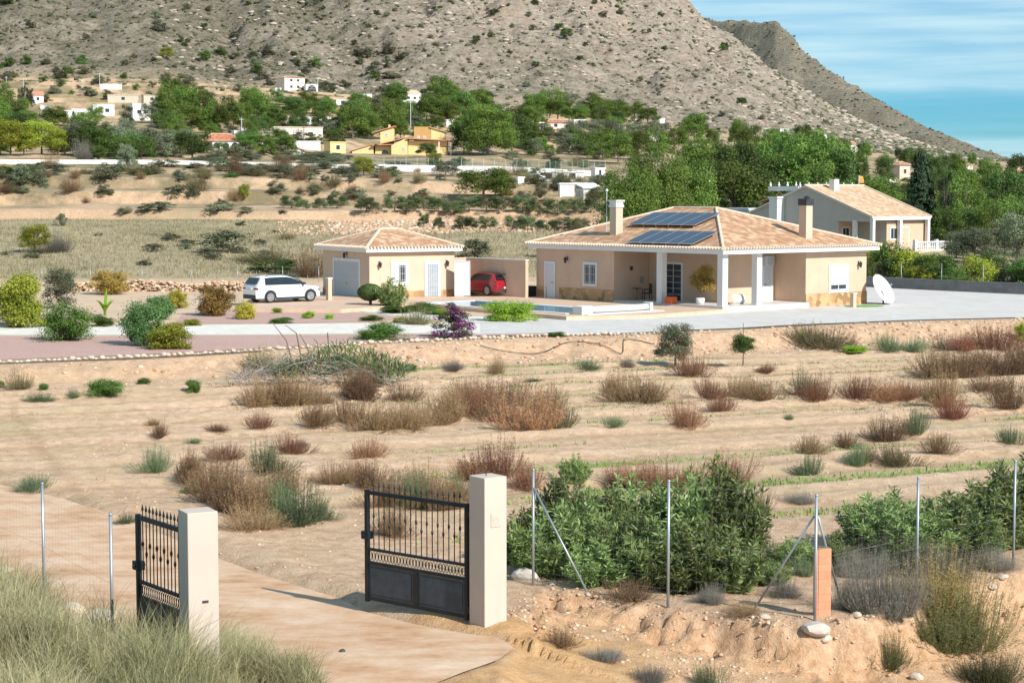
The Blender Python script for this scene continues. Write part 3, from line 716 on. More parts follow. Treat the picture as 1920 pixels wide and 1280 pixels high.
# chimneys
def chimney(px, pyb, pt, plane, wid, capdark):
    # centre by the ray meeting the roof plane
    r = ray(px, pyb); best = None
    c, s = math.cos(A0), math.sin(A0)
    for k in range(900, 1300):
        d = k*.1; p = WD(px, pyb, d); lx = (p.x-12.16)*c+(p.y-106.2)*s; ly = -(p.x-12.16)*s+(p.y-106.2)*c
        hh = RZ+RISE*min((lx+.7)/7.1, (ly+.7)/7.4)
        if p.z <= hh: best = (lx, ly, hh, d); break
    lx, ly, hh, d = best; lx += wid*.4; ly += wid*.4
    ztop = CAMZ-(pt-370)*(d+.5)/FPX
    mb = MB(); mb.box(lx-wid/2, lx+wid/2, ly-wid/2, ly+wid/2, hh-1.0, ztop-.45)
    ch = mb.build('chimney', M_wallR, roof, bevel=.01)
    k = MB(); a = wid/2
    if capdark:
        k.box(lx-a-.05, lx+a+.05, ly-a-.05, ly+a+.05, ztop-.45, ztop-.05); k.lathe([(.08, 0), (.2, .05), (.2, .12), (.02, .2)], (lx+.1, ly, ztop-.05), 10); k.build('chimney_cap', M_dark, ch)
    else:
        k.box(lx-a-.05, lx+a+.05, ly-a-.05, ly+a+.05, ztop-.45, ztop-.3); k.box(lx-a-.01, lx+a+.01, ly-a-.01, ly+a+.01, ztop-.3, ztop-.1); k.box(lx-a-.08, lx+a+.08, ly-a-.08, ly+a+.08, ztop-.1, ztop)
        k.build('chimney_cap', M_trim, ch)
    return lx, ly, ztop
c1 = chimney(1155, 441, 375, 0, .58, False)
c2 = chimney(1511, 448, 371, 1, .58, True)
mb = MB(); mb.tube([(c1[0]-.35, c1[1]+.5, RZ+.8), (c1[0]-.35, c1[1]+.5, c1[2]+.5)], .022, 6); mb.lathe([(.04, 0), (.09, .05), (.09, .15), (.03, .2)], (c1[0]-.35, c1[1]+.5, c1[2]+.5), 10); mb.build('antenna_mast', M_alum, roof)
# solar arrays: on racks just above the left roof slope
tanR = RISE/7.1; ca, sa = math.cos(math.atan(tanR)), math.sin(math.atan(tanR))
def lp(px, py, lift):
    c, s = math.cos(A0), math.sin(A0); lo = None
    for k in range(9000, 13500):
        d = k*.01; p = WD(px, py, d); lx = (p.x-12.16)*c+(p.y-106.2)*s; ly = -(p.x-12.16)*s+(p.y-106.2)*c
        if p.z <= RZ+lift+(lx+.7)*tanR: return lx, ly
for k, (bl, br_, tl) in enumerate((((1176, 421), (1305, 421), (1212, 398)), ((1170, 455), (1302, 456), (1216, 432)))):
    a = lp(*bl, .22); b_ = lp(*br_, .22); c_ = lp(*tl, .22)
    v0, v1 = b_[1], a[1]; u0 = (a[0]+b_[0])/2; u1 = c_[0]
    arr = MB(); arr.box(u0/ca, u0/ca+.01, v0, v0+.01, 0, .01)  # placeholder replaced below
    root = bpy.data.objects.new('solar_array', None); C.objects.link(root); root.parent = roof
    root.location = (u0, v0, RZ+(u0+.7)*tanR+.2); root.rotation_euler = (0, -math.atan(tanR), 0)
    slope = (u1-u0)/ca; n = 5; pw = (v1-v0)/n
    for i in range(n):
        mb = MB(); mb.box(0, slope, i*pw+.015, (i+1)*pw-.015, 0, .03); f_ = mb.build('panel_frame', M_sframe, root)
        mb = MB(); mb.box(.03, slope-.03, i*pw+.045, (i+1)*pw-.045, .0305, .036); mb.build('panel_cells', M_solar, root)
    mb = MB()
    for q in (.2, slope-.3): mb.box(q, q+.05, .1, v1-v0-.1, -.06, -.005)
    for i in range(6): mb.box(.05, .1, .2+i*(v1-v0-.4)/5-.02, .2+i*(v1-v0-.4)/5+.02, -.2, -.06); mb.box(slope-.35, slope-.3, .2+i*(v1-v0-.4)/5-.02, .2+i*(v1-v0-.4)/5+.02, -.2, -.06)
    mb.build('panel_rack', M_sframe, root)
# air conditioner on porch wall
uu = solve_u(1437, 2.5)
ac = MB(); ac.box(uu-.4, uu+.4, 2.22, 2.48, 2.25, 2.85); a_ = ac.build('air_conditioner', M_alum, house, bevel=.02)
k = MB(); k.box(uu-.18, uu+.3, 2.205, 2.218, 2.32, 2.78); k.build('fan_grille', M_grey, a_)
def hl(lx, ly, z=0): c, s = math.cos(A0), math.sin(A0); return Vector((12.16+c*lx-s*ly, 106.2+s*lx+c*ly, z))
# patio slab and the pool
PA = [W(1061, 592, 0), W(1215, 589, 0), W(1362, 583, 0)]
pt_ = MB(); poly = [W(1062, 593, 0), W(1216, 590, 0), hl(-.36, -.8), hl(-.36, 8.85), hl(-.3, 18), hl(-8, 22), W(905, 551, 0), W(820, 552, 0), W(640, 551, 0), W(470, 560, 0), W(440, 578, 0), W(640, 580, 0), W(787, 569, 0)]
pt_.prism([(p.x, p.y) for p in poly][::-1], PAD, .0); pt_.build('patio', terra); tag(bpy.data.objects['patio'], kind='structure')
PP = W(1061, 589, 0); pu = Vector((math.cos(A0), math.sin(A0), 0)); pv = Vector((-math.sin(A0), math.cos(A0), 0))
pool = thing('swimming_pool', 'rectangular swimming pool with white coping and blue water in front of the house', 'pool', (PP.x, PP.y, 0), A0)
PL, PWD = 13.6, 4.6
mb = MB()
for q in ((0, PWD, 0, .4), (0, PWD, PL-.4, PL), (0, .4, .4, PL-.4), (PWD-.4, PWD, .4, PL-.4)): mb.box(*q, -.45, .04)
mb.build('coping', M_white, pool)
M_water, t, b = mat('pool water'); b.inputs['Base Color'].default_value = (.03, .30, .42, 1); b.inputs['Roughness'].default_value = .03; b.inputs['Specular IOR Level'].default_value = .5
bump(t, b, noise(t, 3, 3), .02)
c = ramp(t, noise(t, .8, 3), [(.3, (.02, .24, .36)), (.7, (.06, .38, .50))]); L(t, c, b.inputs['Base Color'])
mb = MB(); mb.box(.4, PWD-.4, .4, PL-.4, -.2, .02); mb.build('water', M_water, pool)
mb = MB(); mb.box(-.03, 0, 0, PL, -.5, .04); mb.build('side_wall', M_wallR, pool)
# roller cover at the near end
rp = PP+pu*.6-pv*1.05
rc = thing('pool_cover_roller', 'white rolled pool cover between two white end boxes beside the pool', 'pool cover', (rp.x, rp.y, 0), A0)
mb = MB(); mb.tube([(.45, .35, .24), (4.9, .35, .24)], .17, 14); mb.build('cover_roll', plain('cream pool cover', (.78, .76, .68), .6), rc, smooth=True)
for q in ((-.35, .45, .0, .75, .0, .46), (4.9, 5.1, .05, .65, 0, .5)): mb = MB(); mb.box(*q); mb.build('end_box', M_white, rc, bevel=.02)
mb = MB(); mb.box(-.2, 5.6, -.35, .95, -.04, .03); mb.build('base_slab', M_white, rc)

# ------------------------------------------------------------------ garage
AG = math.radians(30); gc = W(693, 559, 0)
gar = thing('garage', 'small square peach garage with pyramid clay tile roof beside white car', 'garage', (gc.x, gc.y, 0), AG)
def solve_g(px, axis):
    lo, hi = -3, 12
    for _ in range(50):
        m = (lo+hi)/2; c, s = math.cos(AG), math.sin(AG)
        X, Y = (gc.x+c*m, gc.y+s*m) if axis == 'x' else (gc.x-s*m, gc.y+c*m)
        p = proj((X, Y, 1))[0]
        if (p < px) == (axis == 'x'): lo = m
        else: hi = m
    return lo
GU = solve_g(852, 'x'); GV = solve_g(606, 'y'); GH = 2.92
w = MB(); w.box(0, GU, 0, GV, -.2, GH); w.build('wall', M_wallR, gar)
mb = MB()
for q in ((-.4, GU+.4, -.4, -.26), (-.4, -.26, -.26, GV+.26), (GU+.26, GU+.4, -.26, GV+.26), (-.4, GU+.4, GV+.26, GV+.4)): mb.box(*q, GH, GH+.27)
mb.build('fascia', M_white, gar)
mb = MB(); mb.box(-.26, GU+.26, -.26, GV+.26, GH+.002, GH+.05); mb.build('soffit', M_trim, gar)
roof_hip(gar, 0, GU, 0, GV, GH+.27, 1.12, M_tile, .45, 'x', ridge=(GU/2-.55, GU/2+.65))
FG = Frame(gar, 'x', 0.); FH = Frame(gar, 'y', 0.)
FG.window(solve_g(738, 'x'), solve_g(761, 'x'), .95, 2.1, .2, bars=True, curtain=True)
d = FG.door(solve_g(801, 'x'), solve_g(821, 'x'), 0., 2.1, .2, glass=True, handle=False)
FG.lamp(solve_g(711, 'x'), 2.2); FG.lamp(solve_g(837, 'x'), 2.2)
g0, g1 = solve_g(674, 'y'), solve_g(628, 'y')
mb = MB(); FH.b(mb, g0-.2, g0, 0, .06, 0, 2.45); FH.b(mb, g1, g1+.2, 0, .06, 0, 2.45); FH.b(mb, g0, g1, 0, .06, 2.25, 2.45); gd = mb.build('garage_door_frame', M_trim, gar)
mb = MB()
for i in range(5): FH.b(mb, g0, g1, .004, .03, i*.45+.006, (i+1)*.45)
mb.build('garage_door', M_grey, gd); mb = MB(); FH.b(mb, (g0+g1)/2-.06, (g0+g1)/2+.06, .03, .06, .8, .84); mb.build('handle', M_dark, gd)
FH.lamp((g0+g1)/2, 2.72)
x_ = solve_g(821, 'x')+.2
for q in ((x_, GU, -.04, 0, -.2, .4), (0, solve_g(801, 'x')-.2, -.04, 0, -.2, .4), (-.04, 0, 0, g0-.2, -.2, .4), (-.04, 0, g1+.2, GV, -.2, .4)):
    mb = MB(); mb.box(*q); mb.build('stone_plinth', M_stone, gar)
# white gate leaf and the wall beside the carport
gr_ = Vector((gc.x+math.cos(AG)*(GU+.02), gc.y+math.sin(AG)*(GU+.02), 0))
wg = thing('sheet_gate', 'plain white metal sheet gate between garage and red car', 'gate', (gr_.x-.02, gr_.y-.9, 0), math.radians(2))
mb = MB(); mb.box(.03, 1.06, -.03, .03, .03, 2.3); mb.build('gate_sheet', M_alum, wg)
mb = MB(); mb.box(.03, .09, -.05, -.03, .03, 2.3); mb.box(1.0, 1.06, -.05, -.03, .03, 2.3); mb.box(.09, 1.0, -.05, -.03, 2.24, 2.3); mb.build('gate_frame', M_alum, wg)
we = W(988, 557.5, 0)
yw = thing('carport_wall', 'peach rendered boundary wall standing behind the red car', 'wall', (we.x, we.y, 0), A0)
mb = MB(); mb.box(-.12, .12, 0, 6.3, -.2, 2.36); mb.box(-2.6, -.12, 6.06, 6.3, -.2, 2.42); mb.build('wall_body', M_wall, yw)
mb = MB(); mb.box(-.15, .15, -.03, 6.33, 2.36, 2.42); mb.build('coping', M_trim, yw)
# low dark bin in the gap
p = W(999, 556, 0); bn = thing('storage_box', 'low black storage box between boundary wall and house', 'box', p, A0)
mb = MB(); mb.box(-.4, .4, 0, .7, 0, .62); mb.build('box_body', M_dark, bn, bevel=.03); mb = MB(); mb.box(-.43, .43, -.03, .73, .62, .68); mb.build('lid', M_dark, bn)
# ------------------------------------------------------------------ plant prototypes (unit size: 1 wide, 1 high)
def unit(v): return v/np.maximum(np.linalg.norm(v, axis=-1, keepdims=True), 1e-6)
def leaves(Cc, Nn, ln, wd, r, dirs=None, curl=0.):
    n = len(Cc); A = dirs if dirs is not None else np.cross(Nn, unit(r.normal(size=(n, 3))))
    A = unit(A); B = unit(np.cross(Nn+1e-3*r.normal(size=(n, 3)), A)); l = np.asarray(ln)*r.uniform(.6, 1.25, n); l = l[:, None]; w_ = (np.asarray(wd)*r.uniform(.7, 1.2, n))[:, None]
    v = np.stack([Cc-A*l*.5, Cc+B*w_*.5, Cc+A*l*.5, Cc-B*w_*.5], 1).reshape(-1, 3)
    return v, np.arange(4*n).reshape(n, 4)
def ball(n, r): return unit(r.normal(size=(n, 3)))
def clumpy(r, centers, rad, nl, ln, wd, flat=.75, up=.25, fill=.35):
    Cs, Ns, T = [], [], []
    for c, q in zip(centers, rad):
        d = ball(nl, r); rr = q*(1-fill*r.random(nl)**1.5)[:, None]*(1+.25*r.normal(size=(nl, 1)))
        Cs.append(c+d*rr*np.array([1, 1, flat])); Ns.append(unit(d+np.array([0, 0, up])+.55*r.normal(size=(nl, 3)))); T.append(np.full(nl, r.random()))
    return np.concatenate(Cs), np.concatenate(Ns), np.concatenate(T)
def branches(r, ends, base, r0, col_i=0):
    mb = MB()
    for e_ in ends:
        m = Vector(base)*.5+Vector(e_)*.5+Vector(r.normal(size=3)*.02); mb.tube([base, m, e_], r0, 4, 0, r0*.3, cap=False)
    return mb
def proto_pine(seed, nc=44, nl=170, leaf=.046, base=.05, m=None, shape=1.0, top=.0, sparse=0.):
    r = np.random.default_rng(seed); cs, rd = [], []
    for i in range(nc):
        d = ball(1, r)[0]; z = d[2]; k = r.uniform(.55, 1.0)
        zc = base+(1-base)*(.5+.40*z*k)
        wz = (1-((zc-base)/(1-base))**2.2*.55)*shape
        cs.append([d[0]*k*.38*wz/max(.4, math.hypot(d[0], d[1])), d[1]*k*.38*wz/max(.4, math.hypot(d[0], d[1])), zc]); rd.append(r.uniform(.08, .17)*(1-.25*top*zc))
    Cc, Nn, T = clumpy(r, np.array(cs), rd, nl, 0, 0, .72)
    V, F = leaves(Cc, Nn, np.full(len(Cc), leaf), np.full(len(Cc), leaf*.38), r)
    V[:, 2] = np.maximum(V[:, 2], .02)
    crown = np_mesh('crown', V, F, [m], tint=T)
    mb = MB(); lean = r.normal(size=2)*.04
    mb.tube([(0, 0, -.03), (lean[0]*.4, lean[1]*.4, .25), (lean[0], lean[1], .8)], .03, 7, 0, .008)
    for k in range(9):
        c = cs[r.integers(nc)]; z0 = r.uniform(.2, .55); mb.tube([(lean[0]*z0, lean[1]*z0, z0), ((c[0]*.6), (c[1]*.6), (z0+c[2])/2+.02), tuple(c)], .011, 4, 0, .004, cap=False)
    o = mb.build('trunk', M_bark); tm = o.data; bpy.data.objects.remove(o); return crown, tm
def proto_bush(seed, m, nc=22, nl=90, leaf=.06, wr=.5, flat=.8, ragged=.2, stems=True, aspect=.4, low=.0):
    r = np.random.default_rng(seed); cs, rd = [], []
    for i in range(nc):
        a = r.uniform(0, 2*math.pi); k = r.random()**.6*.36; z = low+r.uniform(.12, .80)*(1-(k/.5)**2*.5)
        cs.append([k*math.cos(a), k*math.sin(a), z]); rd.append(r.uniform(.11, .2)*(1+ragged*r.normal()*.5))
    Cc, Nn, T = clumpy(r, np.array(cs), rd, nl, 0, 0, flat, fill=.5)
    V, F = leaves(Cc, Nn, np.full(len(Cc), leaf), np.full(len(Cc), leaf*aspect), r); V[:, 2] = np.abs(V[:, 2])
    if not stems: return np_mesh('foliage', V, F, [m], tint=T)
    n0 = len(V); sv, sf = [], []
    for c in cs:
        b = np.array([c[0]*.15, c[1]*.15, 0.]); e_ = np.array(c); s = np.array([.006, 0, 0]); k = n0+len(sv)
        sv += [b-s*1.6, b+s*1.6, e_+s*.5, e_-s*.5]; sf.append([k, k+1, k+2, k+3])
    V = np.concatenate([V, np.array(sv)]); F = np.concatenate([F, np.array(sf)])
    mi = np.r_[np.zeros(len(F)-len(sf)), np.ones(len(sf))]
    return np_mesh('foliage', V, F, [m, M_bark], mi=mi, tint=np.r_[T, np.zeros(len(sf))])
def proto_brush(seed, m, ns=380, nf=11500, spread=.5, w_=.0036, fleck=.022, lumps=7):
    """dry twiggy bush: many thin upward stems with fine twigs"""
    r = np.random.default_rng(seed); lc = [(r.uniform(-.12, .12), 0, 1.)]+[(r.uniform(-.32, .32), r.uniform(-.3, .3), r.uniform(.3, .95)) for _ in range(lumps)]
    li = r.integers(len(lc), size=ns); lc = np.array(lc)[li]
    a = r.uniform(0, 2*math.pi, ns); k = r.random(ns)**.55; el = .30*k
    B = np.stack([lc[:, 0]*.7+.05*np.cos(a), lc[:, 1]*.7+.05*np.sin(a), 0*a], 1)
    hh = lc[:, 2]*np.sqrt(np.clip(1-(k*.85)**2, .08, 1))*r.uniform(.55, 1.06, ns)
    E = np.stack([lc[:, 0]+el*np.cos(a), lc[:, 1]+el*np.sin(a), hh], 1)
    E[:, :2] *= min(1, .5/np.abs(E[:, :2]).max()*1.1)
    Mid = (B+E)/2+np.stack([np.cos(a)*.06*k, np.sin(a)*.06*k, 0*a], 1)
    side = unit(np.stack([-np.sin(a+r.normal(size=ns)), np.cos(a+r.normal(size=ns)), 0*a], 1))*w_
    V = np.stack([B-side*.6, B+side*.6, Mid+side*.5, Mid-side*.5, E+side*.15, E-side*.15], 1).reshape(-1, 3)
    b0 = np.arange(ns)[:, None]*6; F1 = np.concatenate([b0+[0, 1, 2, 3], b0+[3, 2, 4, 5]])
    st = r.integers(ns, size=nf); t = (1.02-.85*r.random(nf)**1.3)[:, None]
    P = np.where(t < .5, B[st]+(Mid[st]-B[st])*t*2, Mid[st]+(E[st]-Mid[st])*(t-.5)*2)
    dr = unit(unit(E[st]-B[st])+1.0*r.normal(size=(nf, 3))+np.array([0, 0, .3])); P = P+dr*fleck*.6
    V2, F2 = leaves(P, unit(r.normal(size=(nf, 3))), np.full(nf, fleck*1.5), np.full(nf, fleck*.28), r, dirs=dr)
    T = r.random(len(lc) and 40)[li % 40]
    return np_mesh('foliage', np.concatenate([V, V2]), np.concatenate([F1, F2+len(V)]), [m], tint=np.r_[np.tile(T*.5, 2), T[st]*.6+.4*r.random(nf)])
def proto_oleander(seed, m, ns=70, nl=70, leaf=.1, wd=.016, upb=.8):
    r = np.random.default_rng(seed); P, D, T = [], [], []
    mbv, mbf = [], []
    for i in range(ns):
        a = r.uniform(0, 2*math.pi); k = r.random()**.5; b = np.array([.22*k*math.cos(a), .22*k*math.sin(a), 0]); h = (1-.45*k*k)*r.uniform(.55, 1.05)
        e_ = np.array([.47*k*math.cos(a)+.05*r.normal(), .47*k*math.sin(a)+.05*r.normal(), h])
        t = r.random(nl)**.75; p = b+(e_-b)*t[:, None]; ax = unit(e_-b); d = unit(ax*r.uniform(.2, upb, (nl, 1))+.75*ball(nl, r))
        P.append(p+d*leaf*.5); D.append(d); T.append(np.full(nl, r.random()))
        s = np.array([.004, 0, 0]); kk = len(mbv); mbv += [b-s, b+s, e_+s*.4, e_-s*.4]; mbf.append([kk, kk+1, kk+2, kk+3])
    P = np.concatenate(P); D = np.concatenate(D); T = np.concatenate(T); P[:, 2] = np.maximum(P[:, 2], .03)
    V, F = leaves(P, unit(np.cross(D, r.normal(size=D.shape))+np.array([0, 0, .5])), np.full(len(P), leaf), np.full(len(P), wd), r, dirs=D)
    n = len(F); V2 = np.array(mbv); F2 = np.array(mbf)+len(V)
    return np_mesh('foliage', np.concatenate([V, V2]), np.concatenate([F, F2]), [m, M_bark], mi=np.r_[np.zeros(n), np.ones(len(F2))], tint=np.r_[T*.6+.4*r.random(n), np.zeros(len(F2))])
def proto_conifer(seed, m, layers=16, nl=160, leaf=.04):
    r = np.random.default_rng(seed); Cs, Ns, Ds, T = [], [], [], []
    for i in range(layers):
        z = .10+.86*i/layers; R = .46*(1-z)**.8+.03
        for b in range(7):
            a = r.uniform(0, 2*math.pi); tt = r.random(int(nl/7)+1); rr = R*tt*r.uniform(.8, 1.1)
            p = np.stack([rr*np.cos(a)+.03*r.normal(size=tt.shape), rr*np.sin(a)+.03*r.normal(size=tt.shape), z-.10*tt*tt*R/.4+.012*r.normal(size=tt.shape)], 1)
            Cs.append(p); Ns.append(unit(np.array([math.cos(a), math.sin(a), .9])+.5*r.normal(size=p.shape))); T.append(np.full(len(tt), r.random()))
    Cc = np.concatenate(Cs); V, F = leaves(Cc, np.concatenate(Ns), np.full(len(Cc), leaf), np.full(len(Cc), leaf*.4), r)
    mb = MB(); mb.tube([(0, 0, -.02), (0, 0, .95)], .022, 6, 0, .004); o = mb.build('trunk', M_bark); tm = o.data; bpy.data.objects.remove(o)
    return np_mesh('crown', V, F, [m], tint=np.concatenate(T)), tm
def blades(P, H, Wd, lean, r, T=None, segs=2):
    """grass blades rooted at P (n,3)"""
    n = len(P); a = r.uniform(0, 2*math.pi, n); d = np.stack([np.cos(a), np.sin(a), 0*a], 1); s = np.stack([-d[:, 1], d[:, 0], 0*a], 1)
    ph = r.uniform(-1.2, 1.2, n); s = unit(s*np.cos(ph)[:, None]+d*np.sin(ph)[:, None])*Wd[:, None]
    ld = (np.asarray(lean)*H)[:, None]
    m1 = P+d*ld*.3+np.array([0, 0, 1])*H[:, None]*.55; e_ = P+d*ld+np.array([0, 0, 1])*H[:, None]*(1-.25*np.clip(np.asarray(lean), 0, 1))[:, None]
    V = np.stack([P-s*.5, P+s*.5, m1+s*.4, m1-s*.4, e_], 1).reshape(-1, 3); b = np.arange(n)[:, None]*5
    return V, [b+[0, 1, 2, 3], b+[3, 2, 4]]
M_bark = plain('grey brown bark', (.16, .12, .09), .9, var=.3, scale=8)
F_pine = foliage('pine green', (.045, .09, .016), (.19, .27, .05)); F_pined = foliage('dark pine green', (.03, .06, .018), (.11, .165, .04))
F_yel = foliage('yellow green leaves', (.16, .22, .02), (.36, .38, .05)); F_olive = foliage('olive grey green', (.10, .125, .065), (.24, .265, .16))
F_dark = foliage('dark evergreen', (.018, .035, .018), (.055, .08, .035)); F_oleo = foliage('oleander green', (.045, .09, .022), (.34, .42, .15), .3, .4)
F_scrub = foliage('grey green scrub', (.07, .075, .04), (.17, .165, .09), .15); F_brown = foliage('brown dry twigs', (.15, .085, .045), (.38, .24, .14), .2)
F_red = foliage('reddish dry twigs', (.19, .085, .05), (.44, .225, .14), .2); F_greyg = foliage('greyish green twigs', (.07, .105, .05), (.22, .28, .14), .2)
F_olb = foliage('olive brown twigs', (.11, .095, .045), (.30, .25, .13), .2); F_grey = foliage('pale grey dead twigs', (.14, .125, .10), (.34, .31, .26), .15)
F_bronze = foliage('bronze leaves', (.20, .12, .03), (.42, .27, .08)); F_gold = foliage('golden yellow leaves', (.33, .28, .03), (.55, .46, .08))
F_bright = foliage('bright fresh green leaves', (.15, .28, .02), (.38, .52, .06)); F_mid = foliage('mid green leaves', (.05, .11, .02), (.15, .24, .05))
F_blue = foliage('blue green leaves', (.045, .095, .028), (.16, .26, .085)); F_purple = foliage('purple bougainvillea', (.16, .02, .14), (.40, .08, .36))
F_straw = foliage('dry straw grass', (.19, .18, .085), (.62, .51, .33), .3); F_gg = foliage('foreground grass', (.085, .10, .035), (.50, .43, .25), .3)
F_dkred = foliage('crimson dry twigs', (.19, .055, .035), (.36, .14, .10), .2)
PR = {}
def reg(k, lst): PR[k] = lst
reg('P', [proto_pine(s, m=F_pine) for s in (1, 2, 3, 4)]); reg('PD', [proto_pine(s, m=F_pined) for s in (5, 6)])
reg('PY', [proto_pine(s, m=F_yel) for s in (7, 8)]); reg('PO', [proto_pine(s, m=F_olive, base=.0, nc=38, leaf=.045) for s in (9, 10, 11)])
reg('PBIG', [proto_pine(s, nc=90, nl=330, leaf=.028, base=.0, m=F_pine) for s in (12, 13)])
reg('PM', [proto_pine(s, m=F_mid, base=.03) for s in (14, 15)])
reg('DC', [proto_conifer(16, F_dark, 26, 760, .05)]); reg('RO', [proto_pine(s, m=foliage('round olive green', (.045, .07, .03), (.17, .21, .09)), base=.0, nc=40, leaf=.05, shape=1.15) for s in (19, 20)]); reg('CY', [proto_pine(17, m=F_dark, base=.02, nc=30, shape=.9)])
reg('OT', [proto_pine(18, nc=50, nl=230, leaf=.038, base=.08, m=F_olive)])
reg('S', [proto_bush(s, F_scrub, 16, 80, .10) for s in (21, 22, 23)])
reg('SD', [proto_bush(s, F_mid, 18, 90, .09) for s in (24, 25)]); reg('SG', [proto_bush(s, F_olive, 20, 100, .08) for s in (26, 27)])
for k, m_ in (('b', F_brown), ('r', F_red), ('g', F_greyg), ('o', F_olb), ('d', F_dkred), ('e', F_grey)):
    reg(k, [proto_brush(31+i*7+ord(k), m_, **(dict(ns=1500, nf=14000, w_=.0028, fleck=.016, lumps=9) if k == 'e' else {})) for i in range(5 if k in 'br' else 3)])
for k, m_ in (('Lm', F_mid), ('Ly', F_yel), ('Lb', F_blue), ('Lz', F_bronze), ('Lg', F_gold), ('Lf', F_bright), ('Ld', F_pined)):
    reg(k, [proto_bush(50+i+ord(k[1]), m_, 44, 260, .05, ragged=.4) for i in range(2)])
reg('OL', [proto_oleander(s, F_oleo, 60+8*i, 70, .105, .024, .95) for i, s in enumerate((61, 62, 63, 64))])
GROW = {'P': (1.12, 1.0), 'S': (1.2, 1.1), 'L': (1.22, 1.1), 'OL': (1.05, .95), 'RO': (1.1, 1), 'OT': (1.05, 1), 'DC': (1, 1), 'CY': (1, 1), 'BG': (1.1, 1.05), 'RJ': (1.3, 1.2), 'RG': (1.3, 1.2)}
def plant(k, px, py, wpx, hpx, label, cat='bush', name='bush', group=None, pos=None, v=None, sq=1.0, yaw=None):
    p = pos if pos is not None else G(px, py)
    dep = p.y; s = FPX/dep; gw, gh = GROW.get(k[0] if k[0] in 'PSL' and k != 'RO' else k, (1.32, 1.42)); w_, h_ = wpx/s*gw, hpx/s*gh
    pr = PR[k]; q = pr[(v if v is not None else rnd.randrange(len(pr)))]; yaw = rnd.uniform(0, 6.28) if yaw is None else yaw
    if isinstance(q, tuple):
        t_ = thing(name, label, cat, (p.x, p.y, p.z-.03*h_), yaw, group)
        ob('crown', q[0], t_, scale=(w_*sq, w_, h_)); ob('trunk', q[1], t_, scale=(w_*.8, w_*.8, h_)); o = t_
    else:
        o = ob(name, q, None, (p.x, p.y, p.z-.03*h_), (w_*sq, w_, h_), yaw); tag(o, label, cat, group)
    return o
# ------------------------------------------------------------------ gate pillars, gate leaves
M_pil = plaster('pillar render', (.56, .465, .385), .05)
def on_ground(px, py): return G(px, py)
pR = W(915, 1192, -.16); pR = Vector((pR.x, pR.y+.05, -.16))
pL = WD(371, 955, 23.4); gdir = math.atan2(pR.y-pL.y, pR.x-pL.x)
def pillar(p, z0, z1, w_, rz, label):
    t_ = thing('gate_pillar', label, 'gate pillar', (p.x, p.y, z0), rz)
    mb = MB(); mb.box(-w_/2, w_/2, -w_/2, w_/2, -.5, z1-z0); o = mb.build('pillar_body', M_pil, t_, bevel=.012)
    return t_
PW_ = .405
pz_R = CAMZ-(889-370)/FPX*pR.y*1.01; pz_L = CAMZ-(954-370)/FPX*pL.y*1.01
tR = pillar(pR, -.16, pz_R, PW_, math.radians(36), 'cream rendered gate pillar right of the drive, with the open solid-bottomed gate leaf')
tL = pillar(pL, .05, pz_L, PW_, math.radians(27), 'cream rendered gate pillar left of the drive, its foot hidden in tall grass')
mb = MB(); zz = 1.78
mb.box(-.09, .09, -PW_/2-.012, -PW_/2, zz-.1, zz+.1); mb.box(-.055, -.035, -PW_/2-.018, -PW_/2-.012, zz-.05, zz+.05); mb.box(-.035, .05, -PW_/2-.018, -PW_/2-.012, zz+.03, zz+.05); mb.box(-.035, .05, -PW_/2-.018, -PW_/2-.012, zz-.05, zz-.03); mb.box(.03, .05, -PW_/2-.018, -PW_/2-.012, zz-.03, zz+.03)
mb.build('relief_tile', M_pil, tR)
mb = MB(); mb.box(-.02, .06, -PW_/2-.01, -PW_/2, 1.18, 1.21); mb.build('mark', M_dark, tL)
mb = MB(); mb.tube([(-.03, .0, pz_R+.16), (-.06, .0, pz_R+.30)], .008, 5); mb.build('cable_end', M_dark, tR)
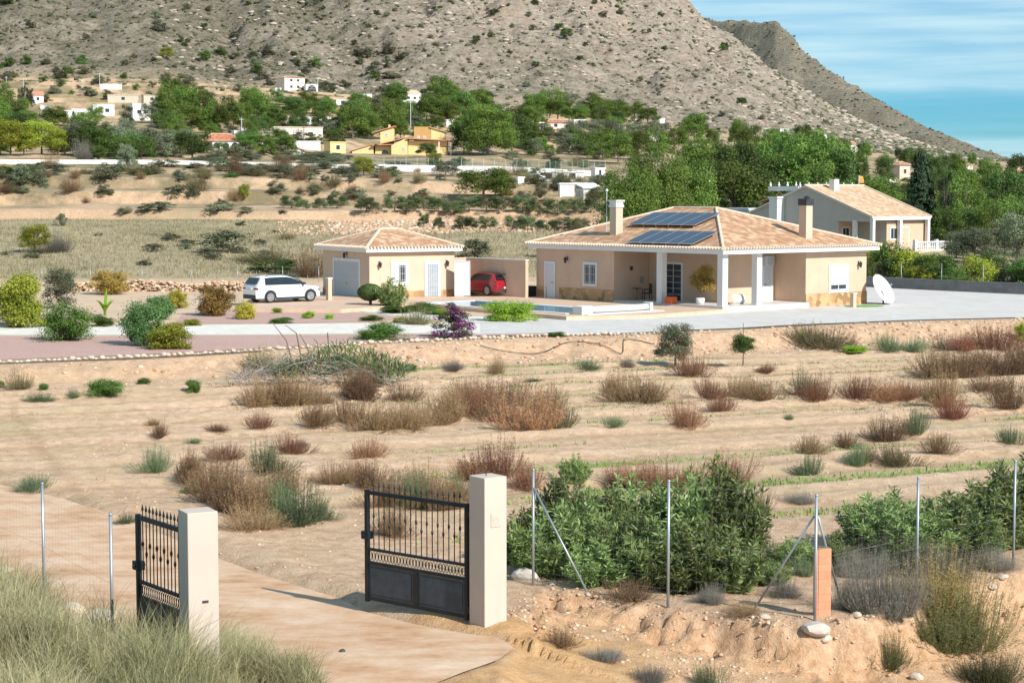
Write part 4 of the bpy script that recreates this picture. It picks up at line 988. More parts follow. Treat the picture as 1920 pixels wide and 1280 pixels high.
def gate_leaf(h, e, label, latch_side=1):
    """h: hinge bottom, e: free end bottom (world)"""
    d = Vector((e.x-h.x, e.y-h.y, 0)); Ln = d.length
    t_ = thing('gate_leaf', label, 'gate', (h.x, h.y, h.z), math.atan2(d.y, d.x)); dz = (e.z-h.z)
    H = 1.78
    def shear(mb):
        mb.v = [(x, y, z+dz*x/Ln) for x, y, z in mb.v]; return mb
    f = MB(); b_ = .032
    f.box(0, .06, -b_, b_, .0, H); f.box(Ln-.06, Ln, -b_, b_, 0, H)
    for z0, z1 in ((.03, .09), (.60, .65), (.82, .86), (H-.07, H-.01)): f.box(.06, Ln-.06, -.025, .025, z0, z1)
    f.box(Ln/2-.04, Ln/2+.04, -.025, .025, .09, .60)
    shear(f).build('frame', M_iron, t_)
    n = 17
    for i in range(n):
        x = .06+(Ln-.12)*(i+1)/(n+1); mb = MB()
        mb.tube([(x, 0, .86), (x, 0, H-.07)], .0085, 6); mb.tube([(x, 0, H-.01), (x, 0, H+.07)], .007, 5)
        mb.lathe([(.002, .0), (.02, .03), (.014, .06), (.001, .115)], (x, 0, H+.05), 6)
        zc = 1.25 if i % 2 else 1.38
        mb.lathe([(.009, -.045), (.019, -.01), (.019, .01), (.009, .045)], (x, 0, zc), 6)
        shear(mb).build('bar', M_iron, t_)
    mb = MB(); k = 30
    for i in range(k):
        x = .07+(Ln-.14)*(i+.5)/k
        mb.tube([(x+.028*math.cos(a), 0, .735+.07*math.sin(a)) for a in np.linspace(0, 2*math.pi, 9)], .006, 4, cap=False)
    shear(mb).build('scroll_band', M_iron, t_)
    for x0, x1 in ((.075, Ln/2-.055), (Ln/2+.055, Ln-.075)):
        mb = MB(); mb.box(x0, x1, -.008, .008, .10, .59); mb.box(x0+.04, x1-.04, -.016, -.008, .14, .55); mb.box(x0+.04, x1-.04, .008, .016, .14, .55); shear(mb).build('panel', M_iron2, t_)
    mb = MB(); mb.box(Ln-.1, Ln+.05, -.06, .06, 1.0, 1.12); mb.tube([(Ln-.03, -.1, 1.06), (Ln-.03, .1, 1.06)], .015, 6); shear(mb).build('lock', M_iron, t_)
    for z in (.16, H-.16):
        mb = MB(); mb.box(-.12, 0.0, -.03, .03, z-.05, z+.05); mb.build('hinge', M_iron, t_)
    return t_
M_iron2 = plain('dark blue grey sheet metal', (.05, .065, .08), .5, var=.25, metal=.2, scale=6)
hR = WD(879, 1172, 27.35); hR.z = CAMZ-(1172-370)/FPX*27.35; eR = WD(687, 1134, 28.75); eR.z = CAMZ-(1134-370)/FPX*28.75
gate_leaf(hR, eR, 'black iron gate leaf with spear tops standing open beside the right pillar')
hL = WD(388, 1020, 23.85); eL = WD(257, 967, 25.35); zt = CAMZ-(967-370)/FPX*25.35-1.78; hL.z = zt-.03; eL.z = zt
gate_leaf(hL, eL, 'black iron gate leaf with spear tops seen narrow behind the left pillar')
# ------------------------------------------------------------------ wire fences
M_wire = plain('fence wire', (.42, .43, .42), .5, metal=.5)
def fence(posts, h, label, braces=(), mesh_to=None, step=.16):
    o0 = posts[0]; t_ = thing('wire_fence', label, 'fence', o0)
    L0 = [p-o0 for p in posts]
    for p in L0:
        mb = MB(); mb.tube([p+Vector((0, 0, -.3)), p+Vector((0, 0, h))], .024, 8); mb.lathe([(.027, 0), (.027, .02), (.01, .04)], p+Vector((0, 0, h)), 8); mb.build('post', M_galv, t_, smooth=True)
    for a, b_ in braces:
        mb = MB(); mb.tube([a-o0, b_-o0], .019, 8); mb.build('brace', M_galv, t_, smooth=True)
    mb = MB(); hh = h-.08
    for a, b_ in zip(L0[:-1], L0[1:]):
        for k in range(11): z = Vector((0, 0, .05+hh*k/10)); mb.tube([a+z, b_+z], .0010 if k not in (0, 5, 10) else .0018, 3, cap=False)
        n = int((b_-a).length/step)
        for k in range(1, n): p = a.lerp(b_, k/n); mb.tube([p+Vector((0, 0, .05)), p+Vector((0, 0, .05+hh))], .0008, 3, cap=False)
    mb.build('wire_mesh', M_wire, t_)
    return t_
def post_at(px, ptop, d, h): p = WD(px, ptop, d); return Vector((p.x, p.y, p.z-h))
HP = 2.0
q1 = post_at(1000, 882, 31.4, HP); q2 = post_at(1254, 903, 29.5, HP); q3 = post_at(1531, 926, 28.25, HP+.03); q4 = post_at(1722, 897, 30.8, HP); q5 = post_at(1904, 866, 33.2, HP); q6 = post_at(2130, 838, 36, HP)
fence([q1, q2, q3, q4, q5, q6], HP, 'galvanised wire fence with braced posts along the top of the earth bank',
      braces=[(q1+Vector((0, 0, 1.72)), WD(1103, 1113, 30.6)), (q3+Vector((-.03, .03, 1.68)), WD(1413, 1143, 29.1)), (q3+Vector((.03, .03, 1.68)), WD(1580, 1140, 29.4))])
f1 = post_at(207, 966, 25.3, 1.95); f2 = post_at(79, 908, 28.2, 1.95); f3 = post_at(-60, 858, 31.5, 1.95); f0 = Vector((pL.x-.25, pL.y+.12, f1.z+.02))
fence([f1, f2, f3], 1.95, 'galvanised wire fence on thin posts beside the drive, left of the gate')
# orange hollow-brick stub and its broken footing
M_brick, t, b = mat('orange hollow brick'); tcx = N(t, 'ShaderNodeTexCoord'); br = N(t, 'ShaderNodeTexBrick'); sxy = N(t, 'ShaderNodeMapping'); sxy.inputs['Rotation'].default_value = (math.pi/2, 0, 0)
L(t, tcx.outputs['Object'], sxy.inputs[0]); L(t, sxy.outputs[0], br.inputs['Vector']); br.inputs['Scale'].default_value = 1; br.inputs['Brick Width'].default_value = .5; br.inputs['Row Height'].default_value = .12; br.inputs['Mortar Size'].default_value = .006
br.inputs['Color1'].default_value = (.60, .23, .11, 1); br.inputs['Color2'].default_value = (.68, .28, .15, 1); br.inputs['Mortar'].default_value = (.42, .22, .15, 1)
L(t, br.outputs[0], b.inputs['Base Color']); b.inputs['Roughness'].default_value = .8; bump(t, b, noise(t, 12, 4), .01)
bp = WD(1542, 1168, 28.6); t_ = thing('brick_stub', 'orange hollow brick pier standing behind the braced corner fence post', 'brick pier', (bp.x, bp.y, bp.z), math.radians(20))
mb = MB(); mb.box(-.11, .11, -.06, .06, -.2, 1.2); mb.build('brick_face', M_brick, t_); mb = MB(); mb.box(-.135, -.113, -.05, .07, -.2, 1.19); mb.build('brick_rib', M_brick, t_)
def rock_mesh(seed, n=2, rough=.35, flat=.7):
    import bmesh
    bm = bmesh.new(); bmesh.ops.create_icosphere(bm, subdivisions=n, radius=.5); r = random.Random(seed); off = r.random()*50
    for v in bm.verts:
        c = v.co.normalized(); k = 1+rough*(float(fbm(np.array([c.x*1.6+off+c.z]), np.array([c.y*1.6+off-c.z*.7]), 3)[0])-.5)*2
        v.co = Vector((c.x*.5*k, c.y*.5*k, c.z*.5*k*flat))
    for _ in range(5):
        nn = Vector((r.uniform(-1, 1), r.uniform(-1, 1), r.uniform(-.3, 1))).normalized(); dd = r.uniform(.3, .4)
        for v in bm.verts:
            q = v.co.dot(nn)-dd
            if q > 0: v.co -= nn*q
    me = bpy.data.meshes.new('rock'); bm.to_mesh(me); bm.free(); me.materials.append(M_rock); return me
M_rock = plain('pale limestone', (.62, .52, .41), .9, var=.2, scale=2.5, bmp=.02, dirt=(.44, .30, .19))
M_rock2 = plain('broken white concrete', (.56, .51, .44), .9, var=.1, scale=3, bmp=.02, dirt=(.5, .42, .33))
ROCKS = [rock_mesh(s) for s in range(6)]
def rock(px, py, wpx, label, name='boulder', cat='rock', group=None, fl=.7, m=None, pos=None, sx=1.):
    p = pos or G(px, py); s = FPX/p.y; me = ROCKS[rnd.randrange(6)]
    if m: me = me.copy(); me.materials[0] = m
    o = ob(name, me, None, (p.x, p.y, p.z+.1*wpx/s), (wpx/s*sx, wpx/s*.8, wpx/s*fl), rnd.uniform(0, 6)); return tag(o, label, cat, group)
rock(1532, 1192, 66, 'lump of broken pale concrete at the foot of the braced corner post', 'concrete_footing', 'concrete lump', m=M_rock2, fl=.6)
rock(1548, 1205, 30, 'brown stone wedged under the broken concrete footing', fl=.8)
rock(1435, 1160, 30, 'flat pale stone on the bank top left of the brick pier', fl=.4); rock(1605, 1158, 22, 'pale round stone on the bank top right of the brick pier')
rock(1103, 1120, 14, 'small stone at the foot of the slanting fence brace'); rock(1035, 1098, 16, 'brownish stone beside the first right fence post')
rock(985, 1085, 60, 'white broken concrete block just right of the right gate pillar', 'concrete_block', 'concrete lump', m=M_rock2, fl=.8)
rock(1880, 1085, 24, 'pale stone on the ground beside the far right fence post'); rock(1862, 1115, 20, 'small pale stone below the far right fence post')
rock(8, 1075, 40, 'pale boulder half hidden in grass at the left picture edge'); rock(135, 1150, 66, 'rounded pale boulder in the grass below the left fence')
rock(190, 1172, 84, 'larger angular pale boulder in the grass between fence and left pillar'); rock(340, 1240, 84, 'long flat grey boulder in the grass in front of the left pillar', fl=.5); rock(1720, 1275, 30, 'pale stone low on the bank at the bottom right')
rock(641, 1221, 14, 'small dark stone lying on the drive between the pillars', m=M_dark, pos=onz(641, 1221, zdrive)); rock(385, 1255, 34, 'smaller boulder lying against the long flat boulder in the grass')
# loose stones strewn over the banks (too many to count)
def stones(fn, n, smin, smax, name, label, seed=5):
    r = np.random.default_rng(seed); me0 = [m_ for m_ in ROCKS]; co = []
    for m_ in me0:
        a = np.empty(len(m_.vertices)*3); m_.vertices.foreach_get('co', a); f = np.empty(len(m_.polygons)*3, int); m_.polygons.foreach_get('vertices', f); co.append((a.reshape(-1, 3), f.reshape(-1, 3)))
    P = fn(n, r); Z = zground(P[:, 0], P[:, 1]); V, F, k = [], [], 0
    for i in range(len(P)):
        a, f = co[i % len(co)]; s = smin+(smax-smin)*r.random()**3; th = r.uniform(0, 6.28); c, si = math.cos(th), math.sin(th)
        q = a*np.array([s, s*.8, s*.7]); q = np.stack([q[:, 0]*c-q[:, 1]*si+P[i, 0], q[:, 0]*si+q[:, 1]*c+P[i, 1], q[:, 2]+Z[i]+s*.05], 1)
        V.append(q); F.append(f+k); k += len(q)
    o = ob(name, np_mesh(name, np.concatenate(V), np.concatenate(F), [M_stones])); return tag(o, label, 'stones', kind='stuff')
M_stones, t, b = mat('mixed loose stones'); gi = N(t, 'ShaderNodeNewGeometry')
L(t, ramp(t, gi.outputs['Random Per Island'], [(0, (.36, .20, .11)), (.35, (.50, .33, .20)), (.75, (.57, .41, .27)), (1, (.62, .52, .41))]), b.inputs['Base Color']); b.inputs['Roughness'].default_value = .9
ROCKS_full = ROCKS; ROCKS = [rock_mesh(s, 1) for s in range(6, 10)]
def f_bank(n, r):
    x = r.uniform(-24, 32, n); w_ = np.where(x < -9, .25, 1.0); x = x[r.random(n) < w_]; y = np.interp(x, *zip(*EDGE))-r.uniform(.1, 4.8, len(x)); return np.stack([x, y], 1)
stones(f_bank, 2400, .04, .36, 'bank_stones', 'loose stones strewn over the rubble bank below the platform')
def f_lb(n, r):
    i = r.integers(2, len(LINE_R)-2, n); t_ = r.random(n)[:, None]; A = np.array(LINE_R)[i]; B = np.array(LINE_R)[i+1]; d = B-A; nn = unit(np.stack([d[:, 1], -d[:, 0]], 1)); P = A+d*t_+nn*r.uniform(-.4, 2.6, (n, 1)); return P
stones(f_lb, 2600, .012, .12, 'earth_bank_stones', 'small stones and clods on the eroded earth bank below the fence', 6)
def f_ter(n, r):
    px = r.uniform(520, 1150, n); y = r.uniform(206, 236, n); return np.stack([(px-960)/FPX*y, y], 1)
stones(f_ter, 3000, .15, .9, 'rubble_heap', 'long heap of broken stone rubble beyond the garage', 7)
def f_rw(n, r):
    px = r.uniform(95, 455, n); p = np.array([[W(a, 548, PAD).x, W(a, 548, PAD).y] for a in px]); p[:, 1] += r.uniform(-1.3, 1.3, n); return p
def f_field(n, r):
    y = r.uniform(29, 74, n); px = r.uniform(-100, 2050, n); x = (px-960)/FPX*y; k = (drive_mask(x, y) < .5) & (side_l(x, y) < -.2); return np.stack([x, y], 1)[k]
stones(f_field, 5200, .02, .11, 'field_clods', 'small stones and clods lying on the ploughed field', 9)
# rubble wall behind the garden
r_ = np.random.default_rng(3); V, F, k = [], [], 0; co = []
for m_ in ROCKS:
    a = np.empty(len(m_.vertices)*3); m_.vertices.foreach_get('co', a); f = np.empty(len(m_.polygons)*3, int); m_.polygons.foreach_get('vertices', f); co.append((a.reshape(-1, 3), f.reshape(-1, 3)))
for i in range(1500):
    px = r_.uniform(118, 452); p = W(px, 549, PAD); s = r_.uniform(.12, .38); hmax = .6*(.6+.8*float(vnoise(np.array([px*.02]), np.array([1.]))[0])); z = r_.random()*hmax; a, f = co[i % len(co)]
    q = a*s*np.array([1.2, .9, .8])+np.array([p.x, p.y+r_.uniform(-.7, .7)*(1-z*.7)+2, PAD+z]); V.append(q); F.append(f+k); k += len(q)
tag(ob('rubble_wall', np_mesh('rubble_wall', np.concatenate(V), np.concatenate(F), [M_stones])), 'low dry wall of piled pale rubble behind the garden beside the white car', 'rubble wall', kind='stuff')
# stone edging of the garden: every stone its own object
for i in range(150):
    x = -25+33*i/149.; y = float(np.interp(x, *zip(*EDGE)))+.15+rnd.uniform(-.08, .08); s = rnd.uniform(.14, .36)
    o = ob('edging_stone', ROCKS_full[rnd.randrange(6)], None, (x+rnd.uniform(-.05, .05), y, PAD+.3*s), (s*1.1, s*.8, s*.75), rnd.uniform(0, 6.3))
    tag(o, 'pale rough stone in the row edging the pink gravel garden above the bank', 'edging stone', 'edging stones along the bank top')
# ------------------------------------------------------------------ cars
M_tyre = plain('tyre rubber', (.02, .02, .02), .8); M_rim = plain('alloy rim', (.45, .46, .48), .3, metal=.8)
def paint(name, col):
    m, t, b = mat(name); b.inputs['Base Color'].default_value = (*col, 1); b.inputs['Roughness'].default_value = .25; b.inputs['Coat Weight'].default_value = .7; b.inputs['Coat Roughness'].default_value = .06; return m
M_cg = plain('car window glass', (.02, .026, .03), .05, spec=.7); M_tail = plain('red tail light', (.32, .01, .015), .2); M_plate = plain('number plate', (.72, .72, .70), .5)
def car(label, pos, rz, Ln, Wd, H, belt, m_body, m_roof, clad, hatch, hood, rails=False, tail_wide=.42):
    t_ = thing('parked_car', label, 'car', pos, rz); w = Wd/2
    xs = [0, .06, .22, .55, 1.1, 1.8, 2.5, 3.0, Ln-1.25, Ln-.8, Ln-.35, Ln-.1, Ln]
    wf = [.80, .90, .97, 1, 1, 1, 1, 1, 1, .99, .94, .84, .70]
    bz = [belt-.28, belt-.03, belt, belt+.01, belt, belt-.01, belt-.02, belt-.03, belt-.04, hood, hood-.05, hood-.13, hood-.30]
    ring = lambda x, f, b_: [(x, w*f*.86, .24), (x, w*f*.99, .33), (x, w*f, .55), (x, w*f*.995, b_-.16), (x, w*f*.965, b_-.02), (x, w*f*.86, b_+.015), (x, 0, b_+.05)]
    mb = MB()
    def loft_(rings, mi=0, caps=True):
        full = [r_+[(x, -y, z) for x, y, z in reversed(r_[:-1])] for r_ in rings]; n = len(full[0]); b0 = len(mb.v)
        for r_ in full: mb.v += r_
        for i in range(len(full)-1):
            for k in range(n-1): mb.f.append([b0+i*n+k, b0+i*n+k+1, b0+(i+1)*n+k+1, b0+(i+1)*n+k]); mb.m.append(mi)
            mb.f.append([b0+i*n+n-1, b0+i*n, b0+(i+1)*n, b0+(i+1)*n+n-1]); mb.m.append(mi)
        if caps: mb.f.append([b0+k for k in range(n)]); mb.f.append([b0+(len(full)-1)*n+k for k in range(n)][::-1]); mb.m += [mi, mi]
    loft_([ring(x, f, b_) for x, f, b_ in zip(xs, wf, bz)])
    # greenhouse
    A = Ln-1.18
    gx = [.10, .10+hatch, .9, 1.6, 2.2, A-.95, A-.45, A]; gz = [belt+.02, H-.09, H-.02, H, H-.01, H-.07, H-.27, belt+.0]
    def gr(x, z):
        f = (z-belt)/(H-belt); f = max(f, .02)
        return [(x, w*.955, belt-.03), (x, w*(.955-.155*f), belt+(z-belt)*.88), (x, w*(.93-.27*f), belt+(z-belt)*.98), (x, 0, z+.03*f)]
    loft_([gr(x, z) for x, z in zip(gx, gz)])
    body = mb.build('body', m_body, t_, smooth=True)
    md = body.modifiers.new('es', 'EDGE_SPLIT'); md.split_angle = math.radians(38)
    # side glass: strips lying on the greenhouse sides
    for sy, nm in ((1, 'side_window'), (-1, 'side_window')):
        g = MB(); X = np.linspace(.48+hatch*.4, A-.22, 16)
        top = [float(np.interp(x, gx, gz)) for x in X]
        for i in range(15):
            q = []
            for x, z, lo in ((X[i], top[i], 1), (X[i+1], top[i+1], 1), (X[i+1], top[i+1], 0), (X[i], top[i], 0)):
                f = max((z-belt)/(H-belt), .02); ytop = w*(.955-.155*f); zt_ = belt+(z-belt)*.86; zl = belt+.045
                fr = (zl-belt)/(belt+(z-belt)*.88-belt+.03)
                if lo: q.append((x, sy*(w*.955-w*.155*f*fr+.012), zl))
                else: q.append((x, sy*(ytop+.014), max(zt_, zl+.01)))
            g.face(q if sy < 0 else q[::-1])
        g.build(nm, M_cg, t_)
    yw_ = w*.80
    g = MB(); x0, z0, x1, z1 = gx[0], gz[0]+.04, gx[1], gz[1]-.02; nx = -.02
    g.face([(x0+nx+.02*0, -yw_, z0+.05), (x0+nx, yw_, z0+.05), (x1+nx-.02, yw_*.86, z1), (x1+nx-.02, -yw_*.86, z1)][::-1]); g.build('rear_window', M_cg, t_)
    g = MB(); g.face([(A+.01, -yw_, belt+.04), (A+.01, yw_, belt+.04), (A-.43, yw_*.88, H-.25), (A-.43, -yw_*.88, H-.25)]); g.face([(A-.43, -yw_*.88, H-.25), (A-.43, yw_*.88, H-.25), (A-.93, yw_*.84, H-.05), (A-.93, -yw_*.84, H-.05)])
    for i, v_ in enumerate(g.v): g.v[i] = (v_[0]+.02, v_[1], v_[2]+.035)
    g.build('windscreen', M_cg, t_)
    if m_roof:
        g = MB(); Y = w*.66
        for a, b_ in zip(range(1, 5), range(2, 6)): g.face([(gx[a], -Y, gz[a]+.0), (gx[b_], -Y, gz[b_]+.0), (gx[b_], 0, gz[b_]+.045), (gx[a], 0, gz[a]+.045)]); g.face([(gx[a], 0, gz[a]+.045), (gx[b_], 0, gz[b_]+.045), (gx[b_], Y, gz[b_]), (gx[a], Y, gz[a])])
        g.build('roof_panel', m_roof, t_)
        g = MB(); g.box(.0, .32, -w*.66, w*.66, H-.10, H-.06); g.build('spoiler', m_roof, t_)
    if rails:
        for sy in (1, -1):
            g = MB(); g.tube([(.75, sy*w*.70, H-.02), (.95, sy*w*.70, H+.05), (2.6, sy*w*.70, H+.055), (2.85, sy*w*.7, H-.02)], .02, 5); g.build('roof_rail', M_dark, t_)
    R = .36; wx = (.93, Ln-.86)
    for sy in (1, -1):
        for x in wx:
            cl = MB()
            pts = [(x+(R+.075)*math.cos(a), (R)+(R+.075)*math.sin(a)) for a in np.linspace(-.15, math.pi+.15, 17)]
            ys = sy*(w+.004); cl.face([(px_, ys, z_) for px_, z_ in (pts if sy < 0 else pts[::-1])]); cl.build('wheel_arch_shade', M_dark, t_)  # flat dark disc standing in for the shaded gap round the wheel
        y0, y1 = sorted((sy*(w-.03), sy*(w+.008)))
        cl = MB(); cl.box(wx[0]+R+.06, wx[1]-R-.06, y0, y1, .20, .20+clad); cl.build('side_skirt', M_dark, t_)
    for q in ((-.02, .04, -w*.80, w*.80, .24, .24+clad+.12), (Ln-.03, Ln+.01, -w*.62, w*.62, .24, .24+clad)): cl = MB(); cl.box(*q); cl.build('bumper_trim', M_dark, t_)
    for x in wx:
        for sy in (1, -1):
            wt = MB(); wt.lathe([(.20, -.11), (R-.02, -.11), (R, -.07), (R, .07), (R-.02, .11), (.20, .11)], (0, 0, 0), 24)
            wt.v = [(a, c_*1.0, b_) for a, b_, c_ in wt.v]
            wo = wt.build('wheel', M_tyre, t_, loc=(x, sy*(w-.085), R), smooth=False)
            rm = MB(); yo = .115
            rm.lathe([(.05, 0), (.07, .012), (.01, .02)], (0, 0, yo-.01), 10); rm.lathe([(.235, -.01), (.25, .004), (.225, .004)], (0, 0, yo-.006), 24)
            for k in range(5):
                a = k*2*math.pi/5; c_, s_ = math.cos(a), math.sin(a); d1 = .035
                rm.prism([(c_*.04-s_*d1, s_*.04+c_*d1), (c_*.04+s_*d1, s_*.04-c_*d1), (c_*.235+s_*d1*.6, s_*.235-c_*d1*.6), (c_*.235-s_*d1*.6, s_*.235+c_*d1*.6)], yo-.008, yo+.004)
            rm.v = [(a, sy*c_, b_) for a, b_, c_ in rm.v]; rm.build('rim', M_rim, wo)
    for sy in (1, -1):
        g = MB(); y0, y1 = sorted((sy*w*.93, sy*w*(.93-tail_wide))); zc = belt-.17
        g.prism([(-.035 if i else .05, y) for i, y in ((0, sy*w*.995), (1, sy*w*.80), (1, sy*w*(.93-tail_wide)), (0, sy*w*(.93-tail_wide)))][::(1 if sy < 0 else -1)], zc-.055, zc+.06)
        g.v = [(x+.045, y, z) for x, y, z in g.v]; g.build('tail_light', M_tail, t_)
        g = MB(); g.box(Ln-.30, Ln-.10, *sorted((sy*w*.62, sy*w*.93)), hood-.30, hood-.17); g.build('headlight', M_rim, t_)
        g = MB(); g.box(A-.28, A-.12, *sorted((sy*(w+.02), sy*(w+.20))), belt+.02, belt+.17); g.build('mirror', m_roof or M_dark, t_, bevel=.03)
        g = MB(); 
        for x in (1.55, 2.45): g.box(x, x+.16, *sorted((sy*w*.99, sy*(w+.018))), belt-.17, belt-.14)
        g.build('door_handle', m_body, t_)
        g = MB()
        for x in (1.30, 2.28, A-.12): g.box(x, x+.01, *sorted((sy*w*.99, sy*(w+.003))), .42, belt-.02)
        g.build('door_gap', M_dark, t_)
    g = MB(); g.box(-.045, -.01, -.26, .26, (belt-.22 if rails else .50), (belt-.11 if rails else .61)); g.build('number_plate', M_plate, t_)
    return t_
def car_at(px, py, local, rz):
    c, s = math.cos(rz), math.sin(rz); p = W(px, py, 0); return (p.x-local[0]*c+local[1]*s, p.y-local[0]*s-local[1]*c, .0)
M_cw = paint('white car paint', (.82, .83, .84)); M_cr = paint('deep red car paint', (.30, .008, .022)); M_ck = paint('black car roof', (.015, .015, .018))
a_ = math.radians(38)
car('white boxy estate car with dark glass parked left of the garage', car_at(507, 568, (.93, -.9), a_), a_, 4.63, 1.86, 1.64, 1.04, M_cw, None, .14, .30, .98, rails=True)
a_ = A0+math.pi/2
car('red hatchback with black roof parked nose-in against the boundary wall', car_at(914, 555, (.9, .88), a_), a_, 4.25, 1.8, 1.52, .98, M_cr, M_ck, .1, .42, .92, tail_wide=.5)
# ------------------------------------------------------------------ satellite dish, porch things, bollards
dp = G(1656, 571); dish = thing('satellite_dish', 'large white satellite dish on the grey gravel right of the main house', 'satellite dish', (dp.x, dp.y, dp.z), 0)
ring = []; mb = MB(); R = 1.03; NR, NA = 7, 32
cen = Vector((0, 0, .95)); tilt = Vector((.68, -.55, .49)).to_track_quat('Z', 'Y').to_matrix()
for i in range(NR+1):
    for k in range(NA):
        r0 = R*i/NR; a = 2*math.pi*k/NA; q = tilt @ Vector((r0*math.cos(a), r0*1.0*math.sin(a), .22*(r0/R)**2-.22)); mb.v.append(tuple(cen+Vector((q.x, -q.y, q.z)) if False else tuple(cen+q)))
for i in range(NR):
    for k in range(NA): mb.f.append([i*NA+k, i*NA+(k+1) % NA, (i+1)*NA+(k+1) % NA, (i+1)*NA+k]); mb.m.append(0)
d_ = mb.build('reflector', M_white, dish, smooth=True); sm = d_.modifiers.new('s', 'SOLIDIFY'); sm.thickness = .03
ax = tilt @ Vector((0, 0, 1))
mb = MB(); mb.tube([(0, 0, 0), (0, 0, .6), tuple(cen-ax*.22)], .05, 8); mb.box(-.35, .35, -.3, .3, -.05, .03); mb.build('stand', M_dark, dish)
mb = MB(); tip = cen+ax*.62; mb.tube([tuple(cen+tilt@Vector((R*.9, 0, 0))), tuple(tip)], .012, 5); mb.tube([tuple(cen+tilt@Vector((-R*.9, 0, 0))), tuple(tip)], .012, 5); mb.lathe([(.04, -.05), (.05, .05), (.02, .08)], tuple(tip), 10); mb.build('receiver_arm', M_galv, dish)
def bollard(px, py, label, hpx=42):
    p = G(px, py); h = hpx*p.y/FPX; t_ = thing('garden_post', label, 'post', (p.x, p.y, 0 if px < 1000 else p.z), A0)
    mb = MB(); mb.box(-.14, .14, -.14, .14, -.1, h-.08); mb.build('post_body', M_wallR, t_, bevel=.015); mb = MB(); mb.box(-.17, .17, -.17, .17, h-.08, h); mb.build('cap', M_trim, t_)
bollard(617, 569, 'short square cream post on the paving between white car and garage')
bollard(1599.5, 577, 'short square cream post at the right corner of the main house', 28)
ch = thing('garden_chair', 'dark wicker garden chair in the shaded porch', 'chair', hl(1.7, 8.0, DKZ), A0-.5)
M_wick = plain('dark wicker', (.06, .05, .045), .8)
mb = MB(); mb.box(-.26, .26, -.26, .26, .38, .44); mb.build('seat', M_wick, ch); mb = MB(); mb.box(.20, .26, -.26, .26, .45, 1.0); mb.build('backrest', M_wick, ch)
for sx in (-1, 1):
    mb = MB(); mb.box(-.24, .2, sx*.27-.02, sx*.27+.02, .62, .66); mb.build('armrest', M_wick, ch)
    for sy in (-1, 1): mb = MB(); mb.box(sy*.23-.02, sy*.23+.02, sx*.27-.02, sx*.27+.02, 0, .38 if sy > 0 else .62); mb.build('leg', M_wick, ch)
tb = thing('garden_table', 'small round bistro table beside the wicker chair in the porch', 'table', hl(1.1, 8.3, DKZ), A0)
mb = MB(); mb.lathe([(.30, 0), (.32, .01), (.32, .03), (.30, .035)], (0, 0, .70), 18); mb.build('tabletop', M_wick, tb)
mb = MB(); mb.lathe([(.16, 0), (.04, .08), (.03, .35), (.04, .6), (.12, .7)], (0, 0, 0), 10); mb.build('pedestal', plain('wood', (.25, .15, .08), .6), tb)
ot = thing('orange_box', 'bright orange crate standing beside the middle porch column', 'box', hl(-.15, 4.05, DKZ), A0)
mb = MB(); mb.box(-.22, .22, -.3, .3, 0, .42); mb.build('box_body', plain('orange plastic', (.75, .13, .02), .5), ot, bevel=.03)
mb = MB(); mb.lathe([(.03, 0), (.14, .02), (.16, .2), (.05, .24)], (0, 0, .42), 12); mb.build('black_pot', M_dark, ot)
cc = thing('covered_bundle', 'white plastic covered bundle lying on the porch floor behind the columns', 'bundle', hl(2.7, 1.3, DKZ), A0)
me = ROCKS_full[2].copy(); me.materials[0] = M_white; ob('cover', me, cc, (0, 0, .3), (1.5, .8, .95)); me = ROCKS_full[3].copy(); me.materials[0] = M_wall; ob('cushion', me, cc, (-.65, .1, .3), (.6, .7, .8))
bu = thing('dark_bin', 'small dark blue bin behind the middle porch column', 'bin', hl(.6, 5.4, DKZ), A0); mb = MB(); mb.lathe([(.16, 0), (.2, .03), (.2, .6), (.17, .66)], (0, 0, 0), 14); mb.build('bin_body', plain('dark blue plastic', (.02, .02, .08), .5), bu)
# potted tree in the porch
pp = hl(1.0, 2.75, DKZ); pt2 = thing('potted_tree', 'bronze leaved potted tree in a white pot in the porch', 'potted plant', pp, 0)
mb = MB(); mb.lathe([(.16, 0), (.24, .06), (.28, .32), (.24, .36)], (0, 0, 0), 14); mb.build('pot', M_white, pt2, smooth=True)
mb = MB(); mb.tube([(0, 0, .34), (.02, 0, .8), (0, 0, 1.5)], .025, 6); mb.build('trunk', M_bark, pt2)
ob('crown', PR['Lz'][0], pt2, (.1, 0, .7), (1.75, 1.5, 2.0))
# grass patch and drop-line at right of house
p = G(1620, 575); mb = MB(); mb.prism([(p.x+1.2*math.cos(a), p.y+.9*math.sin(a)) for a in np.linspace(0, 6.2, 14)], p.z+.0, p.z+.05); o = mb.build('grass_mat', plain('green mat', (.12, .3, .04), .9)); tag(o, 'small bright green grass mat beside the right house corner', 'mat')
